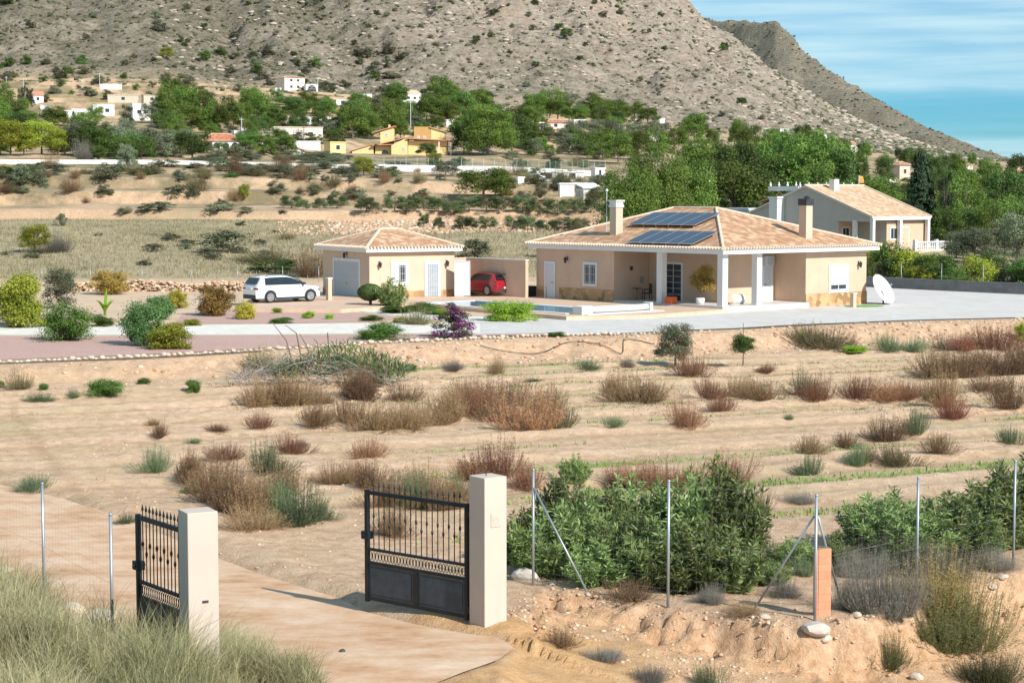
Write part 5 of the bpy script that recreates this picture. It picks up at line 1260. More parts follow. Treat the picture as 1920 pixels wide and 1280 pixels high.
# ------------------------------------------------------------------ garden plants
Y = [
('Ly',30,614,96,118,'large rounded yellow-green bush at the left edge of the garden'),
('PO',112,580,78,94,'small bare-branched tree with sparse olive leaves beside the yellow-green bush'),
('Lz',208,553,72,52,'bronze-green rounded shrub in front of the rubble wall'),
('Lm',190,612,48,24,'low dark green shrub with white flowers beneath the banana plant'),
('Lm',128,640,88,76,'dark green shrub on the pink gravel with a few red flowers'),
('Lb',268,648,86,90,'bluish green tall shrub on the pink gravel'),
('Ly',320,655,80,62,'olive-yellow shrub growing against the bluish shrub'),
('Lb',300,600,60,50,'loose green shrub behind the bluish one'),
('Lz',402,592,76,64,'orange-bronze shrub left of the white car'),('Lg',459,599,38,38,'small golden shrub in front of the white car'),
('Lg',335,578,36,40,'yellow-leaved shrub at the far side of the path'),('Ly',360,611,36,16,'low yellow-green cushion plant beside the path'),
('Ly',92,612,40,20,'low yellowish shrub behind the dark green shrub'),
('Lf',519,588,20,12,'little lime green plant in the pink gravel near the white car'),('Lm',527,607,46,13,'flat dark green ground plant in the upper pink bed'),
('Lf',578,597,26,15,'spiky light green plant in the upper pink bed'),('Lf',617,599,18,12,'tiny lime plant right of the spiky one'),
('Lm',697,602,42,12,'low green cushion in front of the topiary'),('o',782,609,66,32,'bronze-green mound of trailing plant beside the path'),
('Ly',752,606,30,12,'flat olive cushion beside the bronze mound'),
('Lm',715,637,88,34,'daisy bush dotted with white flowers on the pink gravel'),
('Lf',955,602,96,44,'bright lime green leafy shrub in front of the pool'),('Lf',830,592,30,14,'small green plant below the pool wall'),
('Lm',812,590,40,14,'low green plants along the pool wall'),('Lm',790,585,60,20,'green cushion at the left end of the pool'),
('Ld',1043,631,34,11,'dark green cushion plant at the end of the pink gravel'),('Lm',740,588,60,16,'dark low shrub beneath the oleander'),
('SG',1265,690,92,92,None)]
for k, px, py, w_, h_, lab in Y:
    if lab: plant(k, px, py, w_, h_, lab)
o = plant('OL', 735, 580, 66, 68, 'upright oleander with narrow leaves in front of the garage window', name='oleander', v=0)
# bougainvillea
def bougain():
    r = np.random.default_rng(77); cs = [];
    for i in range(40): a = r.uniform(0, 6.28); k = r.random()**.6*.42; cs.append([k*math.cos(a), k*math.sin(a), r.uniform(.1, .85)*(1-(k/.5)**2*.6)])
    for q in range(6): cs.append([.05*q-.15, 0, .75+.05*q])
    Cc, Nn, T = clumpy(r, np.array(cs), [.11]*len(cs), 110, 0, 0, .9, fill=.6); V, F = leaves(Cc, Nn, np.full(len(Cc), .04), np.full(len(Cc), .028), r)
    V[:, 2] = np.abs(V[:, 2]); zc = Cc[:, 2]; mi = (T+.4*(zc-.4)+.2*r.normal(size=len(T)) < .38).astype(int)
    return np_mesh('foliage', V, F, [F_purple, F_mid], mi=mi, tint=T)
PR['BG'] = [bougain()]; plant('BG', 852, 635, 100, 60, 'purple flowering bougainvillea on the pink gravel', name='bougainvillea', cat='flowering shrub')
gp = [W(x_, 533, PAD)+Vector((0, 3, 0)) for x_ in (60, 153, 252, 347, 434, 521, 590)]
fence(gp, 1.25, 'low wire fence on thin posts running behind the rubble wall', step=.6)
# daisies: flowers as a part-like layer are modelled on the two flowering bushes
# topiary
tp = G(694, 578); s = FPX/tp.y; tt = thing('topiary_tree', 'ball-clipped dark green topiary tree with short trunk in front of garage', 'topiary', tp)
r = np.random.default_rng(5); d = ball(5200, r)*np.array([23/s, 23/s, 15.5/s])*(1+.03*r.normal(size=(5200, 1)))+np.array([0, 0, 30/s]); V, F = leaves(d, unit((d-np.array([0, 0, 30/s]))+.12*r.normal(size=d.shape)), np.full(5200, .11), np.full(5200, .07), r)
ob('crown', np_mesh('crown', V, F, [F_pined], tint=r.random(5200)), tt); mb = MB(); mb.tube([(0, 0, -.05), (.03, 0, 16/s), (0, 0, 24/s)], .1, 8, 0, .07); mb.build('trunk', M_bark, tt)
# banana plant
bp_ = G(197, 592); bt = thing('banana_plant', 'banana plant with long upright pale green leaf in the garden', 'plant', bp_)
def blade(mb, base, a, ln, wd, arch):
    pts = []
    for i in range(8):
        t_ = i/7; r0 = ln*arch*t_**1.3; z = ln*(t_-.55*arch*t_**2.2); pts.append((Vector(base)+Vector((math.cos(a)*r0, math.sin(a)*r0, z)), wd*math.sin(math.pi*min(1, .12+t_*.88))**.7))
    sd_ = Vector((-math.sin(a), math.cos(a), 0))
    for (p, w1), (q, w2) in zip(pts[:-1], pts[1:]): mb.face([p-sd_*w1, q-sd_*w2, q, p]); mb.face([p, q, q+sd_*w2, p+sd_*w1])
for i in range(8):
    mb = MB(); blade(mb, (0, 0, .15), i*.8+.3, 0.75+.35*(i % 2), .10, .6 if i else .06); 
    if i == 0: mb = MB(); blade(mb, (0, 0, .3), 1.2, 1.25, .11, .15)
    mb.build('leaf', F_bright, bt)
mb = MB(); mb.tube([(0, 0, -.1), (0, 0, .6)], .09, 8, 0, .05); mb.build('stem', F_bright, bt)
# ------------------------------------------------------------------ bank plants
olv = plant('OT', 1266, 690, 92, 92, 'young olive tree at the foot of the bank in the middle', 'tree', 'olive_tree')
ct = G(1393, 686); s = FPX/ct.y; t_ = thing('citrus_tree', 'small drooping dark leaved tree on a thin trunk right of the olive tree', 'tree', ct)
ob('crown', PR['Ld'][0], t_, (0, 0, 24/s), (52/s, 50/s, 46/s)); mb = MB(); mb.tube([(0, 0, -.1), (.02, 0, 28/s), (0, .02, 80/s)], .035, 6, 0, .012); mb.build('trunk', M_bark, t_)
B = [
('o',35,730,50,36,'straggly olive shrub low on the bank at far left'),('Lm',198,745,66,34,'dark green spreading shrub in the middle of the left bank'),('Lm',270,720,24,13,'little dark green tuft high on the left bank'),
('Lm',363,738,30,26,'small dark green bush beside a round white stone'),('g',75,752,64,16,'flat grey-green plant at the foot of the left bank'),('Lm',82,732,18,14,'tiny green tuft left of the spreading shrub'),('Lm',2,728,18,14,'tiny dark tuft at the left picture edge'),
('g',140,748,30,16,'small grey-green tuft between the two bank shrubs'),
('o',1550,656,120,44,'broad dark mound of dead brush against the right bank'),('o',1520,648,80,36,'dark left shoulder of the dead brush mound'),('Lf',1600,660,50,14,'bright green creeper at the foot of the brush mound'),('Lf',1505,640,22,10,'patch of green leaves on the brush mound'),
('g',1668,660,70,28,'left of the two grey-green bushes right of the brush mound'),('g',1712,660,60,26,'right of the two grey-green bushes below the bank'),('o',1772,655,64,26,'olive-brown bush next to the grey-green pair'),
('d',1805,660,60,28,'dark red bush under the bank at right'),('r',1865,655,100,44,'wide reddish bush on the bank near the right edge'),('Ly',1916,640,30,42,'bright green bush at the right edge on the bank'),('e',1815,655,60,25,'pale grey dead bush between red bushes at right'),
('b',932,702,40,30,'small brown stump-like tuft at the foot of the rubble bank'),('g',1105,692,60,16,'flat dark grey-green plant at the foot of the bank'),('Lm',770,698,24,16,'small green tuft right of the brush pile'),('g',1000,715,40,8,'thin grey tuft in the first furrow'),
('e',850,695,40,20,'thin pale dead tuft on the rubble bank'),('e',1175,690,30,20,'thin pale tuft left of the olive tree')]
for k, px, py, w_, h_, lab in B: plant(k, px, py, w_, h_, lab)
# brush pile: dead branches and cut green fronds
bp0 = G(600, 716); bpz = thing('brush_pile', 'big pile of dead grey branches and cut green fronds below the garden', 'brush pile', bp0)
r = random.Random(9); mb = MB(); m2_ = MB(); m3 = MB()
for i in range(420):
    x = r.uniform(-3.4, 3.0); y = r.uniform(-1.2, 1.2); z = r.uniform(.0, 1.15)*(1-abs(x)/4.2); a = r.uniform(0, 6.28); e_ = r.uniform(-.25, .75); l = r.uniform(.5, 1.7)
    p = Vector((x, y, z)); d = Vector((math.cos(a)*math.cos(e_), math.sin(a)*math.cos(e_), math.sin(e_))); (mb).tube([p, p+d*l*.5+Vector((0, 0, r.uniform(-.1, .1))), p+d*l+Vector((r.uniform(-.15, .15), 0, r.uniform(-.2, .2)))], r.uniform(.006, .02), 4, 0, .004, cap=False)
for i in range(1700):
    x = r.uniform(-1.8, 3.4); y = r.uniform(-1.1, 1.2); z = .15+r.uniform(.1, 1.35)*(1-abs(x-.9)/3.6); blade(m2_, (x, y, max(z, .1)), r.uniform(0, 6.28), r.uniform(.2, .5), .018, r.uniform(.5, 1.0))
for i in range(5): m3.tube([(-1.0+.35*i, 0, .6), (-1.3+.4*i, .1, 1.6+.3*math.sin(i*2)), (-1.9+.55*i, .2, 2.0+.35*math.cos(i))], .035, 5, 0, .012)
mb.build('dead_branches', plain('weathered grey wood', (.30, .27, .24), .9, var=.3, scale=2), bpz); m2_.build('palm_fronds', F_oleo, bpz); m3.build('bare_sticks', M_bark, bpz)
plant('o', 508, 700, 110, 44, 'dark brown dead brush at the left end of the brush pile'); plant('o', 700, 722, 60, 62, 'olive-brown twiggy bush at the right end of the brush pile'); plant('Lm', 640, 700, 70, 40, 'cut green leaves on top of the brush pile')
# black irrigation hoses on the bank
def hose(pix, label, r0=.02):
    P = [G(a, b_)+Vector((0, -.02, .05)) for a, b_ in pix]; Q = []
    for i in range(len(P)-1):
        p0, p1, p2, p3 = P[max(i-1, 0)], P[i], P[i+1], P[min(i+2, len(P)-1)]
        for k in range(8):
            t_ = k/8; v = .5*((2*p1)+(-p0+p2)*t_+(2*p0-5*p1+4*p2-p3)*t_*t_+(-p0+3*p1-3*p2+p3)*t_**3); v.z = max(v.z, GZ(v.x, v.y)+.03); Q.append(v)
    mb = MB(); mb.tube(Q, r0, 5); o = mb.build('irrigation_hose', M_dark); tag(o, label, 'hose')
hose([(900, 655), (950, 662), (1010, 668), (1060, 650), (1090, 647), (1130, 658), (1165, 665), (1170, 640), (1190, 640), (1230, 652)], 'thin black hose looping over the rubble bank left of the olive tree')
hose([(700, 641), (900, 632.5), (1000, 631), (1150, 628.5), (1300, 621.5), (1400, 617), (1500, 611.5), (1700, 603), (1920, 598)], 'black pipe running along the top edge of the bank beside the gravel', .03)
hose([(0, 685), (120, 681), (250, 675), (380, 668), (500, 661)], 'black pipe below the stone edging at the left', .025)
# ------------------------------------------------------------------ bushes of the ploughed field
LA = {'b': 'brown', 'r': 'reddish brown', 'g': 'grey-green', 'o': 'olive-brown', 'd': 'crimson', 'e': 'pale grey'}
def cluster(where, items, group):
    for k, px, py, w_, h_ in items:
        plant(k, px, py, w_, h_, f'{LA[k]} dry twiggy bush {where}', 'bush', 'dry_bush', group)
cluster('in the big clump in the middle of the ploughed field', [('b',665,745,70,40),('b',690,752,70,45),('b',760,752,60,36),('b',590,796,90,46),('b',650,792,80,42),('b',700,806,110,46),('b',755,803,90,46),('b',800,798,90,50),('b',850,790,90,60),('r',900,780,90,56),('b',880,755,90,40),('b',940,765,100,52),('r',985,806,124,78),('o',1045,800,64,56),('b',1030,770,80,46),('b',930,790,90,50)], 'bushes of the big middle clump')
cluster('in the row just below the brush pile', [('b',490,762,86,52),('b',560,762,90,56),('b',600,758,50,36),('b',680,745,90,50),('b',530,758,70,48)], 'bushes below the brush pile')
cluster('in the tangle left of the open gate', [('b',350,905,70,58),('b',420,945,110,84),('b',400,920,90,60),('b',480,968,120,90),('b',440,960,90,70),('b',485,994,116,40),('b',520,930,90,60),('r',420,862,70,28),('r',550,850,70,34),('b',360,890,50,40)], 'bushes left of the gate')
cluster('in the tangle left of the open gate', [('g',500,887,90,54),('g',560,985,120,82),('g',525,960,80,60),('g',600,975,60,40)], 'green bushes left of the gate')
plant('g', 295, 886, 76, 42, 'round grey-green bush alone at the left end of the tangle', 'bush', 'dry_bush'); plant('g', 358, 928, 36, 22, 'small grey-green tuft below the left tangle')
cluster('in the row behind the open gate leaf', [('b',625,905,80,40),('b',690,915,90,46),('b',720,950,90,60),('b',800,930,90,56),('b',850,955,90,62),('b',770,950,80,50),('r',665,900,60,36),('b',900,940,70,50)], 'bushes behind the gate')
cluster('in the row behind the open gate leaf', [('g',785,952,80,56),('g',740,935,60,48),('g',860,930,50,40)], 'green bushes behind the gate')
cluster('behind the right gate pillar', [('r',935,900,120,70),('r',985,915,80,50),('r',880,900,60,40)], 'bushes behind the right pillar')
cluster('behind the dark green hedge', [('r',1200,915,100,46),('r',1250,920,110,50),('r',1300,915,80,40),('r',1365,905,90,50),('r',1160,910,60,36)], 'bushes behind the hedge')
cluster('in the row right of the middle clump', [('b',1155,742,60,36),('b',1190,752,112,54),('b',1215,756,60,40)], 'bushes right of the middle clump')
cluster('in the long row through the right of the field', [('r',1328,746,70,36),('r',1355,772,50,32),('b',1380,746,60,34),('b',1430,752,94,36),('o',1508,742,60,44),('r',1538,753,76,42),('r',1605,750,70,40),('r',1660,750,80,36),('r',1700,748,60,34),('b',1735,750,60,36),('b',1770,762,100,62),('b',1890,764,80,60),('b',1850,738,70,36),('b',1400,740,50,30)], 'bushes of the long right row')
cluster('in the dense upper right thicket of the field', [('b',1760,706,100,48),('b',1800,708,110,50),('b',1860,704,110,50),('b',1910,700,90,50),('b',1840,700,100,40),('r',1930,690,80,60),('b',1960,700,90,60)], 'bushes of the upper right thicket')
for k, px, py, w_, h_, lab in [('r',1299,707,72,42,'round reddish bush just right of the olive tree'),('d',1783,786,66,42,'crimson low bush in front of the long right row'),('r',1288,802,66,50,'lone reddish bush standing upright right of the middle clump'),
 ('r',1440,700,48,16,'low flat reddish tuft below the citrus tree'),('b',1655,826,82,44,'brown bush paired with a grey-green one at right'),('g',1714,816,64,46,'grey-green bush paired with a brown one at right'),('b',1583,838,60,28,'low brown bush left of the right-hand pair'),
 ('b',1515,851,64,34,'small brown bush above the braced fence post'),('g',1604,874,60,42,'green round bush in the lower right group'),('o',1686,876,84,46,'olive-brown round bush in the lower right group'),('b',1764,850,66,38,'brown bush right of the lower right group'),
 ('g',1517,891,66,36,'grey-green bush nearest above the braced post'),('g',1896,833,54,30,'small grey-green bush near the right edge'),('e',1500,944,60,26,'pale thin dead bush above the braced post'),('g',1480,787,20,10,'tiny green tuft alone in the right furrows'),
 ('g',1151,802,50,18,'thin grey-green tuft right of the middle clump'),('r',490,802,54,30,'small reddish bush in the left furrows'),('b',300,821,42,26,'small brown bush alone at the left'),('b',289,797,30,12,'tiny brown tuft above the small brown bush'),
 ('b',405,812,52,12,'flat brown tuft in the green strip at left'),('g',363,832,28,10,'tiny grey-green tuft in the left furrows'),('r',686,859,70,36,'reddish bush standing alone above the gate'),('b',740,1006,84,52,'brown bush seen through the bars of the gate'),
 ('b',1415,962,64,42,'brown dry bush right of the hedge'),('g',60,922,78,30,'bright green low bush beside the drive at far left'),('g',235,985,50,22,'small green plant beside the drive'),('b',720,1080,60,20,'low dead tuft behind the bottom of the gate'),
 ('e',1340,1132,60,34,'pale grey grass tuft at the foot of the hedge'),('e',565,838,30,14,'small pale tuft in the left part of the field'),('r',1630,868,50,26,'low reddish bush between green bushes at right')]: plant(k, px, py, w_, h_, lab, 'bush', 'dry_bush')
# oleander hedge behind the fence
def hpos(px, d): x = (px-960)/FPX*d*1.003; return Vector((x, d, GZ(x, d)))
def hedge(items, where, group):
    for px, d, w_, h_ in items:
        p = hpos(px, d); s = FPX/d; plant('OL', 0, 0, w_*s, h_*s, f'dense oleander bush with narrow dark green leaves {where}', 'bush', 'oleander', group, pos=p)
hedge([(975,33.8,1.1,1.1),(1030,32.6,1.6,1.35),(1085,33.0,1.6,1.6),(1140,33.9,1.6,1.6),(1185,32.0,1.5,1.35),(1245,31.4,1.6,1.35),(1225,33.6,1.7,1.7),(1310,31.0,1.6,1.35),(1300,33.2,1.8,1.95),(1365,30.9,1.4,1.2),(1375,32.9,1.6,2.05),(1120,31.5,1.3,.9),(1060,34.4,1.5,1.75),(1345,34,1.6,2.1),(1170,34.6,1.5,1.7)], 'in the hedge right of the gate', 'oleanders right of the gate')
hedge([(1450,31.6,.8,.5),(1500,33.5,.9,.6),(1575,33,.8,.6),(1640,35.4,1.5,1.1),(1680,34.5,1.7,1.4),(1730,34,1.6,1.2),(1790,34.5,1.7,1.35),(1840,35,1.7,1.5),(1890,35.5,1.8,1.8),(1940,36,2,1.9),(1720,32.8,1.2,.7),(1830,34,1.5,1.0),(1990,36,2,1.9),(1610,34.5,1.0,.7)], 'in the looser hedge near the right edge', 'oleanders near the right edge')
plant('OL', 1078, 905, 60, 62, 'tall thin oleander shoots rising above the hedge', name='oleander')
plant('e', 1665, 1150, 130, 118, 'big tangle of pale grey dead twigs right of the brick pier', 'bush', 'dead_bush'); plant('e', 1592, 1146, 56, 84, 'upright grey dead bush beside the brick pier', 'bush', 'dead_bush'); plant('e', 1780, 1085, 90, 66, 'grey dead twigs under the right-hand fence posts', 'bush', 'dead_bush')
F_rust = foliage('rusty juniper', (.12, .08, .03), (.38, .26, .11)); PR['RJ'] = [proto_brush(91, F_rust, ns=700, nf=26000, w_=.003, fleck=.018, lumps=11)]
F_rg = foliage('dark rusty green', (.07, .075, .03), (.24, .22, .09)); PR['RG'] = [proto_brush(92, F_rg, ns=700, nf=26000, w_=.003, fleck=.018, lumps=11)]
plant('RJ', 1760, 1172, 190, 150, 'large rust-brown juniper bush on the bank at the right', 'bush', 'juniper_bush'); plant('RG', 1800, 1222, 200, 120, 'dark green and rust juniper bush hanging down the right bank', 'bush', 'juniper_bush'); plant('RG', 1850, 1285, 130, 70, 'small dark juniper at the bottom right corner', 'bush', 'juniper_bush')
plant('RG', 1668, 1255, 96, 70, 'small rounded dark shrub on the bank face right of the corner post', 'bush', 'shrub'); plant('g', 1330, 1290, 60, 42, 'small green shrub at the bottom edge below the bank', 'bush', 'shrub')
plant('e', 1215, 1278, 90, 34, 'dry grey weeds at the foot of the earth bank', 'bush', 'dry_weeds'); plant('b', 1050, 1215, 70, 30, 'thin brown weeds beside the concrete apron', 'bush', 'dry_weeds'); plant('e', 1130, 1240, 80, 26, 'trailing dry weeds below the bank', 'bush', 'dry_weeds')
for px, py, w_, h_, k in [(1470,1120,70,40,'e'),(1500,1080,60,34,'g'),(1620,1080,80,60,'e'),(1680,1060,90,60,'g'),(1730,1080,80,60,'e'),(1590,1040,60,36,'g'),(1450,1050,60,30,'g'),(1660,1010,80,40,'g'),(1860,1070,70,44,'e'),(1830,1040,70,50,'g')]: plant(k, px, py, w_, h_, 'dry grey-green scrub in the gap between the two oleander hedges', 'bush', 'dry_scrub', 'dry scrub between the hedges')
plant('b', 1395, 1150, 60, 26, 'brown dead tuft on the bank top left of the brick pier', 'bush', 'dry_weeds'); plant('b', 1180, 1125, 100, 34, 'brown dead undergrowth below the hedge', 'bush', 'dry_weeds')
# ------------------------------------------------------------------ grass (nobody could count it)
def scatter_blades(name, label, P, h0, h1, w_, lean, m, seed, tn=None):
    r = np.random.default_rng(seed); n = len(P); H = r.uniform(h0, h1, n)*(tn if tn is not None else 1); V, F = blades(P, H, np.full(n, w_)*r.uniform(.6, 1.3, n), r.uniform(.1, lean, n), r)
    T = np.clip(fbm(P[:, 0]*.8, P[:, 1]*.8, 3)*1.5-.5+.7*r.random(n), 0, 1); o = ob(name, np_mesh(name, V, F, [m], tint=np.r_[T, T])); return tag(o, label, 'grass', kind='stuff')
r = np.random.default_rng(41)
nt_ = 5200; y = r.uniform(16.5, 31, nt_); px = r.uniform(-330, 620, nt_); x = (px-960)/FPX*y; sl = side_l(x, y); cl = fbm(x*1.1, y*1.1, 3)
k = (sl > -.30*r.random(nt_)) & (sl < 7) & (r.random(nt_) < (.15+2.2*np.clip(cl-.36, 0, 1))); x, y, sl = x[k], y[k], sl[k]; nt_ = len(x); z = zground(x, y)-.02
ex = 620; pxe = r.uniform(330, 590, ex); pye = np.interp(pxe, [330, 420, 590], [1185, 1205, 1290])+r.uniform(0, 90, ex); E_ = np.array([[W(a_, b_, .12).x, W(a_, b_, .12).y] for a_, b_ in zip(pxe, pye)]); kk = (vnoise(E_[:, 0]*2.2, E_[:, 1]*2.2) > .42) & (np.hypot(E_[:, 0]-pL.x, E_[:, 1]-pL.y) > .3)
x = np.r_[x, E_[kk, 0]]; y = np.r_[y, E_[kk, 1]]; sl = np.r_[sl, np.zeros(kk.sum())]; nt_ = len(x); z = np.maximum(zground(x, y), np.where(drive_mask(x, y) > .5, zdrive(x, y), -9))-.02
hh = (.22+.42*r.random(nt_)**1.5)*(.6+.9*fbm(x*.9+5, y*.9, 3))*(1+.7*np.exp(-((960+FPX*x/y-300)/110)**2)*(sl < 1.4))*(1+.35*sstep((-5.2-x)/1.5)*(sl < 1.6)); tt = np.clip(fbm(x*.8, y*.8, 3)*1.4-.45+.55*r.random(nt_), 0, 1)
nb_ = r.integers(26, 64, nt_); idx = np.repeat(np.arange(nt_), nb_); n = len(idx); a_ = r.uniform(0, 6.283, n); q = r.random(n)**.6*.10*(.6+1.4*hh[idx])
P = np.stack([x[idx]+q*np.cos(a_), y[idx]+q*np.sin(a_), z[idx]], 1); H = hh[idx]*r.uniform(.5, 1.25, n)
V, F = blades(P, H, r.uniform(.005, .011, n), r.uniform(.15, 1.0, n), r); T_ = np.clip(tt[idx]+.22*r.normal(size=n), 0, 1)
tag(ob('tall_grass', np_mesh('tall_grass', V, F, [F_gg], tint=np.r_[T_, T_])), 'tufts of dry and green grass covering the bank in front of the left pillar', 'grass', kind='stuff')
n = 150000; y = 147+105*r.random(n)**.8; px = r.uniform(-250, 1300, n); x = (px-960)/FPX*y; cl = fbm(x*.12, y*.12, 4); k = (r.random(n) < .3+1.6*np.clip(cl-.3, 0, 1)) & (y < 237+6*np.sin(x*.1)); wv = 60*(fbm(x*.05, y*.05, 3)-.5); hv = sstep((y-207-wv*.35)/6)*sstep((px-545+wv*4)/60)*(1-sstep((px-1120)/60)); k &= hv < .4; x, y = x[k], y[k]; yb = np.interp(x, [-60, -20, 5, 14, 20, 60], [147, 147, 150, 145, 133, 124]); k = y > yb+2; x, y = x[k], y[k]
scatter_blades('dry_grass_field', 'pale dry grass field behind the garden and garage', np.stack([x, y, zground(x, y)-.02], 1), .12, .42, .06, .6, F_straw, 43)
n = 150000; x = r.uniform(-22, 30, n); ye = np.interp(x, *zip(*EDGE)); y = r.uniform(34, 84, n); q = (y-.48*x)/1.11+1.2*(fbm(x*.05, y*.05, 2)-.5); ph = (q/4.4) % 1; g_ = np.clip((fbm(x*.09, y*.25, 3)-.36)*6, 0, 1)*sstep((x+9+.25*(y-60))/8)
k = (np.abs(ph-.5) < .085) & (r.random(n) < g_) & (y < ye-5); x, y = x[k], y[k]
scatter_blades('furrow_grass', 'short bright green grass sprouting along the furrows of the field', np.stack([x, y, zground(x, y)-.01], 1), .06, .16, .04, .9, foliage('sprouting green', (.10, .17, .03), (.22, .30, .07)), 44)

r = np.random.default_rng(71); n = 1500; y = r.uniform(19, 29, n); px = r.uniform(-40, 600, n); x = (px-960)/FPX*y; sl = side_l(x, y); k = (sl > -.3) & (sl < 4) & (vnoise(x*1.3, y*1.3) > .55); x, y = x[k], y[k]; P = np.stack([x, y, zground(x, y)], 1); n = len(P)
V, F = blades(P, r.uniform(.6, 1.25, n), np.full(n, .008), r.uniform(.1, .9, n), r); tag(ob('weed_stalks', np_mesh('weed_stalks', V, F, [F_olb], tint=r.random(2*n))), 'tall thin dry weed stalks rising out of the foreground grass', 'weeds', kind='stuff')

r = np.random.default_rng(72); n = 90000; y = r.uniform(28, 82, n); px = r.uniform(-150, 2080, n); x = (px-960)/FPX*y; ye = np.interp(x, *zip(*EDGE)); q = (y-.48*x)/1.11+1.2*(fbm(x*.05, y*.05, 2)-.5)
k = (y < ye-5) & (drive_mask(x, y) < .1) & (side_l(x, y) < -.2) & (side_r(x, y) < 0) & (r.random(n) < np.clip(fbm(x*.4, y*.4, 3)*2.2-.75+.3*np.sin(q*2*math.pi/1.5), 0.02, 1)) & (x > -9-.25*(y-60)); x, y = x[k], y[k]
scatter_blades('dry_litter', 'dry straw and small dead weeds littered over the ploughed field', np.stack([x, y, zground(x, y)-.01], 1), .03, .13, .018, 1.6, F_olb, 73)
# ------------------------------------------------------------------ neighbour house beyond the right end
nh0 = hpos(1630, 180); NH = thing('neighbour_house', 'second house with tan gable roof and white balustrade behind the main house at right', 'house', nh0, A0)
Mg = plaster('grey cream render', (.47, .45, .42), .04); EH = 3.25; VV = 16.6; UU = 8.6; RS = 2.95
mb = MB(); mb.box(2.6, UU, 0.2, VV, -1, EH); mb.box(0, 2.58, 4.2, VV, -1, EH)
for x0, x1 in ((.0, .3), (UU-.3, UU)): pass
mb.face([(0, 0, EH), (0, VV, EH), (0, VV/2, EH+RS)][::-1]); mb.face([(UU, 0, EH), (UU, VV, EH), (UU, VV/2, EH+RS)])
mb.box(-.02, .25, 0, 4.18, 2.75, EH); mb.build('wall', Mg, NH)
mb = MB(); e_ = .45; sl_ = RS/(VV/2)
for sgn in (0, 1):
    y0, y1 = (-e_, VV/2) if not sgn else (VV+e_, VV/2); z0, z1 = EH-e_*sl_+.12, EH+RS+.12; Ls = math.hypot(VV/2+e_, z1-z0)
    q = [(-.35, y0, z0), (UU+.35, y0, z0), (UU+.35, y1, z1), (-.35, y1, z1)]; uv = [(0, 0), (UU+.7, 0), (UU+.7, Ls), (0, Ls)]
    mb.face(q if not sgn else q[::-1], 0, uv if not sgn else uv[::-1])
    ql = [(a, b_, c_-.12) for a, b_, c_ in q]; mb.face(ql[::-1] if not sgn else ql, 1, uv[::-1]); mb.face([q[0], q[3], ql[3], ql[0]], 1); mb.face([q[1], q[2], ql[2], ql[1]], 1); mb.face([q[0], q[1], ql[1], ql[0]], 1)
nr = mb.build('roof', [M_tileT, M_trim], NH)
mb = MB(); mb.tube([(-.35, VV/2, EH+RS+.14), (UU+.35, VV/2, EH+RS+.14)], .12, 6); mb.tube([(-.3, -e_, EH-e_*sl_+.14), (-.3, VV/2, EH+RS+.14)], .09, 5); mb.tube([(UU+.3, -e_, EH-e_*sl_+.14), (UU+.3, VV/2, EH+RS+.14)], .09, 5); mb.build('ridge_tiles', M_cap, nr)
mb = MB(); mb.box(2.6, UU-.02, .16, .198, 0, 2.7); mb.build('veranda_wall', M_wall, NH); mb = MB(); mb.box(.0, 2.58, 4.16, 4.198, 0, 2.7); mb.build('veranda_wall', M_wall, NH)
for cx, cy in ((.0, -.2), (.0, 2.0), (4.2, -3.), (UU, -.2)): 
    cy = max(cy, -.2); mb = MB(); mb.box(cx-.18, cx+.18, cy-.18, cy+.18, -1, EH-.35); mb.build('column', M_white, NH)
mb = MB(); mb.box(-.2, UU+.2, -.42, -.22+.2, EH-.35, EH-.1); mb.build('veranda_beam', M_white, NH)
mb = MB(); mb.box(0, UU+3, -4.5, .18, -1.2, .0); mb.build('terrace', M_wallR, NH)
bal = MB(); bal.box(1.2, UU+3, -4.5, -4.3, .75, .88); bal.box(1.2, UU+3, -4.5, -4.3, 0, .1)
for i in range(36): bal.lathe([(.04, .1), (.09, .3), (.05, .5), (.07, .75)], (1.3+i*(UU+1.6)/35, -4.4, 0), 6)
for x in (1.2, 4.5, 8, UU+3): bal.box(x-.15, x+.15, -4.55, -4.25, 0, 1.05)
bal.build('balustrade', M_white, NH)
mb = MB(); mb.box(.4, 1.5, VV*.28, VV*.28+1.1, -1, EH+2.9) if False else mb.box(-1.15, -.02, 11.2, 12.3, -1, EH+1.75); mb.box(-1.25, .0, 11.1, 12.4, EH+1.75, EH+1.95); mb.build('chimney', M_white, NH)
mb = MB(); mb.box(2.4, 3.1, VV/2-1.6, VV/2-.9, EH+RS-.9, EH+RS+.75); mb.build('chimney', M_white, nr)
# finials on the ridge terrace
mb = MB(); mb.box(-.05, UU, VV/2+.8, VV/2+.95, EH+RS-.2, EH+RS+.0); mb.prism([(-.2, VV/2+.95), (-.05, VV/2+.95), (-.05, VV/2+5), (-.2, VV/2+5)], [EH+RS-.42]*4, [EH+RS+.05]*4)
for i in range(7): mb.lathe([(.08, 0), (.14, .1), (.05, .28), (.1, .36), (.02, .44)], (i*1.35, VV/2+.87, EH+RS-.0), 6)
for i in range(4): mb.lathe([(.08, 0), (.14, .1), (.05, .28), (.1, .36), (.02, .44)], (-.12, VV/2+1.3+i*1.15, EH+RS+.05), 6)
mb.build('roof_balustrade', M_white, NH); mb = MB(); mb.prism([(-.1, VV/2+.96), (4, VV/2+.96), (4, VV/2+6.5), (-.1, VV/2+6.5)], [EH+RS-.4, EH+RS-.4, EH+RS-1.65, EH+RS-1.65], [EH+RS-.25, EH+RS-.25, EH+RS-1.5, EH+RS-1.5]); mb.build('upper_roof', plain('brown clay', (.42, .24, .16), .9), NH)
